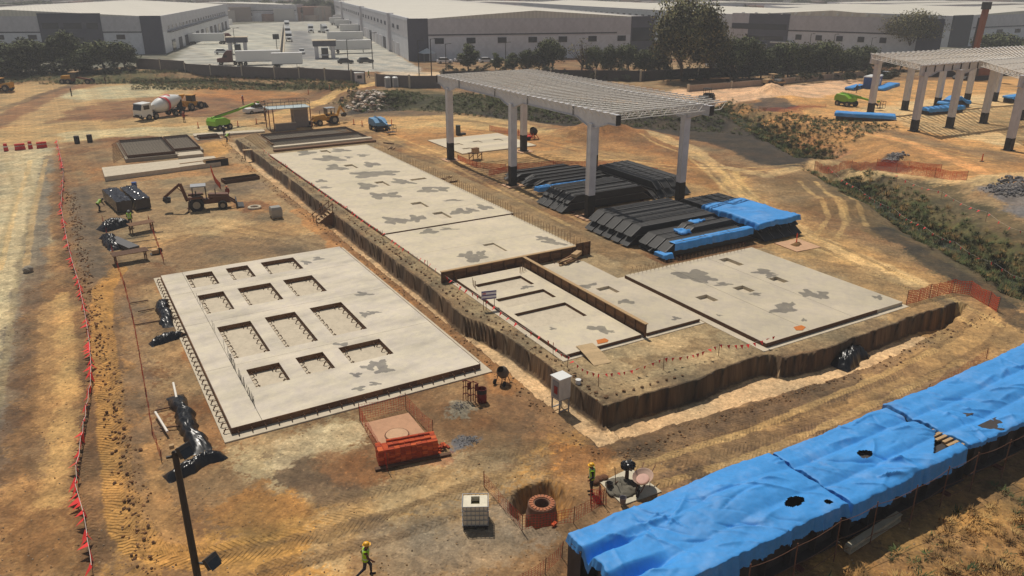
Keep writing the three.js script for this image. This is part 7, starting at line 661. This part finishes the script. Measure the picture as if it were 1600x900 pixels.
{ const [x, u] = G(1512, 124), y = T(x, u), o = thing('drill_rig', 'orange drill rig with tall mast beyond the far right canopy', 'drill rig', x, u, y, -.2); mesh('mast', [box(1, 16, 1.1, 0, 8.4, 0)], mOrg, o).rotation.z = -.07; mesh('mast_head', box(1.4, 1.6, 1.5, 1.1, 16.6, 0), mDarkM, o); mesh('body', box(7, 2.4, 3, 3, 2.2, 0), mOrg, o); mesh('cab', box(1.8, 2, 1.4, -.6, 2.2, 1.6), mGlass, o); for (const z of [-1.4, 1.4]) mesh('track', prof([[-2.4, 0], [5.4, 0], [6, .5], [5.4, 1], [-2.4, 1], [-3, .5]], .8).translate(0, 0, z), mChas, o); mesh('kelly_bar', bar([-.9, .4, 0], [-.4, 14, 0], .2, 8), mDarkM, o); }
[[545, 112, 60, 'thin lamp post on the pale lot'], [583, 108, 50, 'thin lamp post right of the pale lot'], [655, 120, 62, 'lamp post at the warehouse corner'], [675, 135, 60, 'dark wooden utility pole by the gate wall'], [697, 108, 68, 'lamp post left of the first warehouse trees'], [790, 105, 66, 'lamp post before the middle warehouse'], [117, 96, 45, 'thin post above the left trees'], [1263, 88, 48, 'lamp post before the right warehouse'], [1300, 88, 48, 'second lamp post before the right warehouse'], [1358, 92, 52, 'third lamp post before the right warehouse'], [370, 92, 40, 'lamp post by the left guard hut']].forEach(([px, py, top, l]) => { const [x, u] = G(px, py), y = T(x, u), D = Math.hypot(x - CAM.x, -u - CAM.z), al = PITCH + Math.atan((top - 450) / 1215), h = 23.5 - D * Math.tan(al) - y; const o = thing('lamp_post', l, 'lamp post', x, u, y); mesh('pole', bar([0, -.2, 0], [0, h, 0], .13, 6, .08), mDarkM, o); mesh('arm', [beamBox([0, h - .1, 0], [1.2, h, 0], .1, .1), box(.7, .14, .3, 1.3, h, 0)], mDarkM, o); });

// ---------- vegetation ----------
const leafMat = M('leaves', [1, 1, 1], .85, { vertexColors: true }), barkM = textured('bark', C(92, 74, 58), .95, rustT, 1);
function crownGeo(seed, W, H, y0, n, cols, size, clumps, open = .5) { const r = RNG(seed), P = [], N = [], Cc = []; const cl = []; for (let i = 0; i < clumps; i++) { const th = r() * 2 * PI, ph = Math.acos(1 - 1.6 * r()), k = Math.pow(r(), .4); cl.push([Math.cos(th) * Math.sin(ph) * W / 2 * k * .86, y0 + H * (.5 + .46 * Math.cos(ph) * k), Math.sin(th) * Math.sin(ph) * W / 2 * k * .86, (.12 + .12 * r()) * W]); }
  for (let i = 0; i < n; i++) { const c = cl[r() * clumps | 0], th = r() * 2 * PI, z = 2 * r() - 1, q = Math.sqrt(1 - z * z), k = c[3] * Math.pow(r(), .45), d = [q * Math.cos(th), z * .75, q * Math.sin(th)], p = [c[0] + d[0] * k, c[1] + d[1] * k, c[2] + d[2] * k], s = size * (.6 + .8 * r()), a = new THREE.Vector3(r() - .5, r() - .5, r() - .5).normalize(), b = new THREE.Vector3(r() - .5, r() - .5, r() - .5).cross(a).normalize(); const e = (u, v) => [p[0] + a.x * u * s + b.x * v * s, p[1] + a.y * u * s + b.y * v * s, p[2] + a.z * u * s + b.z * v * s]; const A = e(-.5, 0), Bq = e(0, -.28), Cq = e(.5, 0), D = e(0, .28); P.push(...A, ...Bq, ...Cq, ...A, ...Cq, ...D); const nn = new THREE.Vector3(p[0], p[1] - y0 - H * .4, p[2]).normalize().multiplyScalar(.7).add(new THREE.Vector3(...d).multiplyScalar(.5)).normalize(); for (let t = 0; t < 6; t++) N.push(nn.x, nn.y, nn.z); const col = cols[r() * cols.length | 0], f = .75 + .5 * r(); for (let t = 0; t < 6; t++) Cc.push(col[0] * f, col[1] * f, col[2] * f); }
  const g = new THREE.BufferGeometry(); g.setAttribute('position', new THREE.Float32BufferAttribute(P, 3)); g.setAttribute('normal', new THREE.Float32BufferAttribute(N, 3)); g.setAttribute('color', new THREE.Float32BufferAttribute(Cc, 3)); g.setAttribute('uv', new THREE.Float32BufferAttribute(new Float32Array(P.length / 3 * 2), 2)); return [g, cl]; }
function limbsGeo(cl, H, r0, max = 14, seed = 1) { const r = RNG(seed), gs = [bar([0, -.3, 0], [.1, H * .34, 0], r0, 8, r0 * .75)]; for (const c of cl.slice(0, max)) { const m = [c[0] * .35 + .1, H * (.3 + .2 * r()), c[2] * .35]; gs.push(bar([.1, H * (.22 + .1 * r()), 0], m, r0 * .55, 6, r0 * .34), bar(m, [c[0], c[1], c[2]], r0 * .34, 5, r0 * .08)); } return merge(gs); }
const GRN = [[.1, .125, .04], [.12, .135, .05], [.085, .105, .036], [.14, .14, .055]], DRY = [[.2, .165, .06], [.17, .155, .058], [.14, .135, .05], [.22, .18, .065]], DKG = [[.09, .105, .04], [.11, .12, .046], [.08, .09, .036]];
const TREES = {}; function treeProto(kind) { if (TREES[kind]) return TREES[kind]; const d = { broad: [3, 1, .95, .12, 6500, GRN, .052, 60], dark: [5, 1.05, .98, .05, 6500, DKG, .055, 60], tall: [7, .62, .98, .08, 5000, GRN, .048, 50], big: [9, 1.1, .98, .14, 20000, [...DRY, ...DRY, ...DRY, ...GRN], .038, 120], dome: [12, 1.15, .72, .3, 9000, DRY, .034, 80], bare: [15, .75, .8, .25, 260, DRY, .05, 40] }[kind]; const [g, cl] = crownGeo(d[0], d[1], d[2], d[3], d[4], d[5], d[6], d[7]); return TREES[kind] = { g, t: limbsGeo(cl, 1, .028, kind === 'bare' ? 40 : 18, d[0]) }; }
function tree(label, px, py, top, wpx, kind, group) { const [x, u] = G(px, py), y = T(x, u), D = Math.hypot(x - CAM.x, -u - CAM.z), al = PITCH + Math.atan((top - 450) / 1215), h = 23.5 - D * Math.tan(al) - y, W = wpx / 1215 * (D * .93 + 8), p = treeProto(kind), o = thing('tree', label, 'tree', x, u, y - .1, rr(0, 6.28), group); mesh('trunk', p.t, barkM, o); mesh('crown', p.g, leafMat, o); const base = { broad: 1, dark: 1.05, tall: .62, big: 1.1, dome: 1.15, bare: .75 }[kind]; o.scale.set(W / base, h, W / base); return o; }
const TL = [[8, 114, 54, 60, 'dark'], [48, 114, 50, 62, 'dark'], [82, 112, 58, 50, 'broad'], [108, 112, 42, 46, 'dark'], [138, 112, 62, 50, 'broad'], [168, 110, 52, 66, 'broad'], [196, 110, 60, 46, 'dark'], [28, 116, 72, 50, 'dark'], [122, 114, 74, 50, 'dark']]; TL.forEach(([a, b, c, d, k], i) => tree(`${k === 'dark' ? 'dark green' : 'green'} tree, ${ORD[i]} planted in the clump before the top left warehouse`, a, b, c, d, k, 'trees before the top left warehouse'));
const TM = [[733, 112, 70, 34, 'tall'], [776, 112, 84, 22, 'tall'], [800, 113, 84, 24, 'tall'], [824, 114, 78, 30, 'dark'], [862, 114, 58, 46, 'broad'], [845, 114, 76, 36, 'dark'], [906, 116, 62, 44, 'bare'], [930, 116, 70, 36, 'broad'], [952, 118, 72, 34, 'dark'], [982, 116, 66, 42, 'broad'], [1008, 120, 76, 40, 'dark'], [1030, 122, 70, 40, 'dark']]; TM.forEach(([a, b, c, d, k], i) => tree(`${k === 'bare' ? 'nearly leafless' : k === 'dark' ? 'dark green' : k === 'tall' ? 'slim green' : 'round green'} tree, ${ORD[i]} in the row before the middle warehouse`, a, b, c, d, k, 'trees before the middle warehouse'));
tree('huge olive brown tree towering right of the middle warehouse', 1070, 128, 10, 108, 'big'); tree('olive tree leaning against the right side of the huge tree', 1104, 124, 44, 66, 'big'); tree('round yellowish dome tree in front of the right warehouse', 1420, 92, 16, 82, 'dome'); tree('broad green tree at the right edge beyond the canopy', 1562, 96, 40, 74, 'broad'); tree('green tree cut by the right picture edge beyond the canopy', 1600, 98, 46, 50, 'broad');
const TR = [[1140, 124, 70, 50, 'broad'], [1162, 122, 50, 60, 'broad'], [1188, 124, 76, 50, 'dark'], [1212, 122, 66, 44, 'dark'], [1234, 122, 58, 56, 'broad'], [1262, 120, 72, 48, 'dark'], [1292, 120, 56, 60, 'broad'], [1318, 118, 72, 46, 'dark'], [1345, 116, 62, 44, 'broad'], [1376, 112, 76, 44, 'dark'], [1404, 110, 72, 44, 'dark'], [1445, 108, 76, 50, 'dark'], [1480, 106, 70, 46, 'bare']]; TR.forEach(([a, b, c, d, k], i) => tree(`${k === 'bare' ? 'nearly leafless' : k === 'dark' ? 'dark green' : 'round green'} tree, ${ORD[i]} in the row along the right hand wall`, a, b, c, d, k, 'trees along the right hand wall'));
const TF = [[366, 30, 0, 30, 'dark'], [392, 30, 2, 34, 'dark'], [418, 30, 0, 34, 'dark'], [444, 31, 1, 34, 'dark'], [470, 31, 0, 34, 'dark'], [496, 31, -2, 36, 'dark'], [516, 32, 2, 30, 'dark'], [1180, 22, -1, 40, 'dark'], [1250, 22, -2, 40, 'dark'], [1295, 22, -3, 40, 'dark'], [60, 22, -2, 60, 'dark'], [20, 22, 0, 50, 'dark']]; TF.forEach(([a, b, c, d, k], i) => tree(`hazy dark tree, ${ORD[i]} in the far belt beyond the warehouses`, a, b, c, d, k, 'far belt of trees'));
// grass, reeds and undergrowth
function tuft(seed, n, h, w, lean) { const r = RNG(seed), P = [], N = []; for (let i = 0; i < n; i++) { const a = r() * 6.3, d = r() * w * .4, x = Math.cos(a) * d, z = Math.sin(a) * d, b = a + r() - .5, l = lean * (.4 + r()), hh = h * (.5 + .6 * r()), t = .022 + .018 * r(); const px = -Math.sin(b) * t, pz = Math.cos(b) * t; P.push(x - px, 0, z - pz, x + px, 0, z + pz, x + Math.cos(b) * l, hh, z + Math.sin(b) * l); for (let k = 0; k < 3; k++) N.push(Math.cos(b) * .4, .9, Math.sin(b) * .4); } const g = new THREE.BufferGeometry(); g.setAttribute('position', new THREE.Float32BufferAttribute(P, 3)); g.setAttribute('normal', new THREE.Float32BufferAttribute(N, 3)); g.setAttribute('uv', new THREE.Float32BufferAttribute(new Float32Array(P.length / 3 * 2), 2)); return g; }
const sc2 = (name, label, n, geo, pick, a, b, cols) => scatter(name, label, n, geo, mInst, pick, a, b, cols);
const dryC = [C(168, 128, 74), C(140, 104, 60), C(120, 92, 54), C(186, 150, 92)], grC = [[.075, .1, .03], [.1, .115, .04], [.055, .075, .022]], bkC = [[.06, .075, .025], [.09, .085, .035], [.045, .05, .02]];
sc2('dry_grass', 'dry yellow grass on the field at bottom right', 5200, tuft(3, 26, .3, .8, .18), () => { const x = rr(-3, 30), u = -15.2 - Math.pow(R(), .8) * 13; return nz(N0, x, u, 9) > .38 ? [x, u] : [x + rr(-2, 2), u - 2]; }, .35, 1.1, dryC); sc2('green_weeds', 'green weed tufts in the dry field', 500, tuft(5, 22, .35, .9, .2), () => { const x = rr(-2, 28), u = -15 - Math.pow(R(), 1.2) * 10; return nz(N1, x, u, 13) > .58 ? [x, u] : [rr(-2, 28), -18 - R() * 8]; }, .5, 1.3, grC);
const along = (P, w) => { const k = 1 + (R() * (P.length - 1) | 0), t = R(), a = P[k - 1], b = P[k], L = Math.hypot(b[0] - a[0], b[1] - a[1]), o = nrm() * w; return [lerp(a[0], b[0], t) - (b[1] - a[1]) / L * o, lerp(a[1], b[1], t) + (b[0] - a[0]) / L * o]; };
sc2('stream_reeds', 'green reeds and brown grass along the stream', 9000, tuft(9, 40, .7, 1, .3), () => { let p = along(R() < .6 ? DITCH2 : DITCH, 5.2); return p; }, .35, 1.05, [...grC, ...bkC, ...grC, C(150, 118, 70), C(128, 100, 60), C(112, 96, 52)]);
const alongIn = (P, a0, b0) => { const k = 1 + (R() * (P.length - 1) | 0), t = R(), a = P[k - 1], b = P[k], L = Math.hypot(b[0] - a[0], b[1] - a[1]), o = rr(a0, b0); return [lerp(a[0], b[0], t) - (b[1] - a[1]) / L * o, lerp(a[1], b[1], t) + (b[0] - a[0]) / L * o]; };
sc2('bank_scrub', 'dark scrub and green weeds along the top of the stream bank', 8000, tuft(11, 36, .6, 1.1, .3), i => i % 5 ? alongIn(BANK.slice(4, 13), 5, 17) : alongIn(BANK.slice(4, 13), 0, 6), .3, .95, [...bkC, ...grC, ...bkC]);
sc2('verge_scrub', 'green and brown scrub below the yard wall', 5200, tuft(13, 36, .9, 1.2, .35), i => i % 3 ? G(rr(205, 560), rr(118, 141)) : G(rr(-20, 330), rr(112, 124)), .3, 1, [...bkC, ...grC, C(120, 92, 56)]);
const bushG = crownGeo(77, 1, .9, 0, 420, [[1, 1, 1]], .11, 16)[0];
scatter('undergrowth', 'dark undergrowth below the rows of trees', 460, bushG, M('undergrowth leaves', [1, 1, 1], .9, { vertexColors: true }), i => i < 300 ? G(rr(690, 1410), rr(112, 131)) : i < 380 ? G(rr(-10, 215), rr(110, 119)) : i < 420 ? along(DITCH2, 3.5).concat(.5) : along(DITCH, 3.5).concat(.5), 1.2, 3.2, [[.04, .05, .02], [.055, .06, .022], [.03, .036, .018], [.07, .066, .03]]);
// stream
for (const [P, l] of [[DITCH2, 'dark green stream water beside the haul road'], [DITCH, 'narrow stream water below the bank']]) { const gs = []; for (let i = 1; i < P.length; i++) { const a = P[i - 1], b = P[i], L = Math.hypot(b[0] - a[0], b[1] - a[1]), n = [-(b[1] - a[1]) / L, (b[0] - a[0]) / L], w = 1.5, y = Math.min(T(a[0], a[1], 1), T(b[0], b[1], 1)) + .3; gs.push(poly([[a[0] - n[0] * w, a[1] - n[1] * w], [b[0] - n[0] * w, b[1] - n[1] * w], [b[0] + n[0] * w, b[1] + n[1] * w], [a[0] + n[0] * w, a[1] + n[1] * w]], y - .05 - i * .002, y - i * .002)); } tag(mesh('water', gs, M('stream water', C(70, 76, 66), .12)), l, null, null, 'structure'); }
// far town on the plain
{ const n = 5200, bx = new THREE.BoxGeometry(1, 1, 1).translate(0, .5, 0), cols = [C(190, 178, 166), C(170, 150, 136), C(150, 110, 92), C(206, 200, 194), C(140, 132, 126)], far = () => { const d = 520 + Math.pow(R(), 1.7) * 2400, a = rr(-.78, .78), x = CAM.x + d * (FH[0] * Math.cos(a) + .86406 * Math.sin(a)), z = CAM.z + d * (FH[1] * Math.cos(a) + .50338 * Math.sin(a)); return [x, -z]; };
  const im = new THREE.InstancedMesh(bx, M('far house', [1, 1, 1], .9), n), m = new THREE.Matrix4(), q = new THREE.Quaternion(), Y = new THREE.Vector3(0, 1, 0), c = new THREE.Color(); for (let i = 0; i < n; i++) { const [x, u] = far(); m.compose(new THREE.Vector3(x, 1.5, -u), q.setFromAxisAngle(Y, rr(0, 1.6)), new THREE.Vector3(rr(6, 16), rr(4, 10), rr(6, 14))); im.setMatrixAt(i, m); const k = cols[R() * 5 | 0], f = rr(.7, 1.1); im.setColorAt(i, c.setRGB(k[0] * f, k[1] * f, k[2] * f)); } im.name = 'far_town'; scene.add(im); tag(im, 'hazy low houses of the town on the far plain', null, null, 'stuff');
  const n2 = 1500, it = new THREE.InstancedMesh(bushG, M('undergrowth leaves'), n2); for (let i = 0; i < n2; i++) { let [x, u] = far(); const s = rr(9, 20); m.compose(new THREE.Vector3(x, 1, -u), q.setFromAxisAngle(Y, rr(0, 6)), new THREE.Vector3(s, rr(7, 13), s)); it.setMatrixAt(i, m); it.setColorAt(i, c.setRGB(rr(.04, .08), rr(.055, .085), rr(.025, .04))); } it.name = 'far_woods'; scene.add(it); tag(it, 'hazy trees scattered over the far plain', null, null, 'stuff'); }

renderer.render(scene, camera);
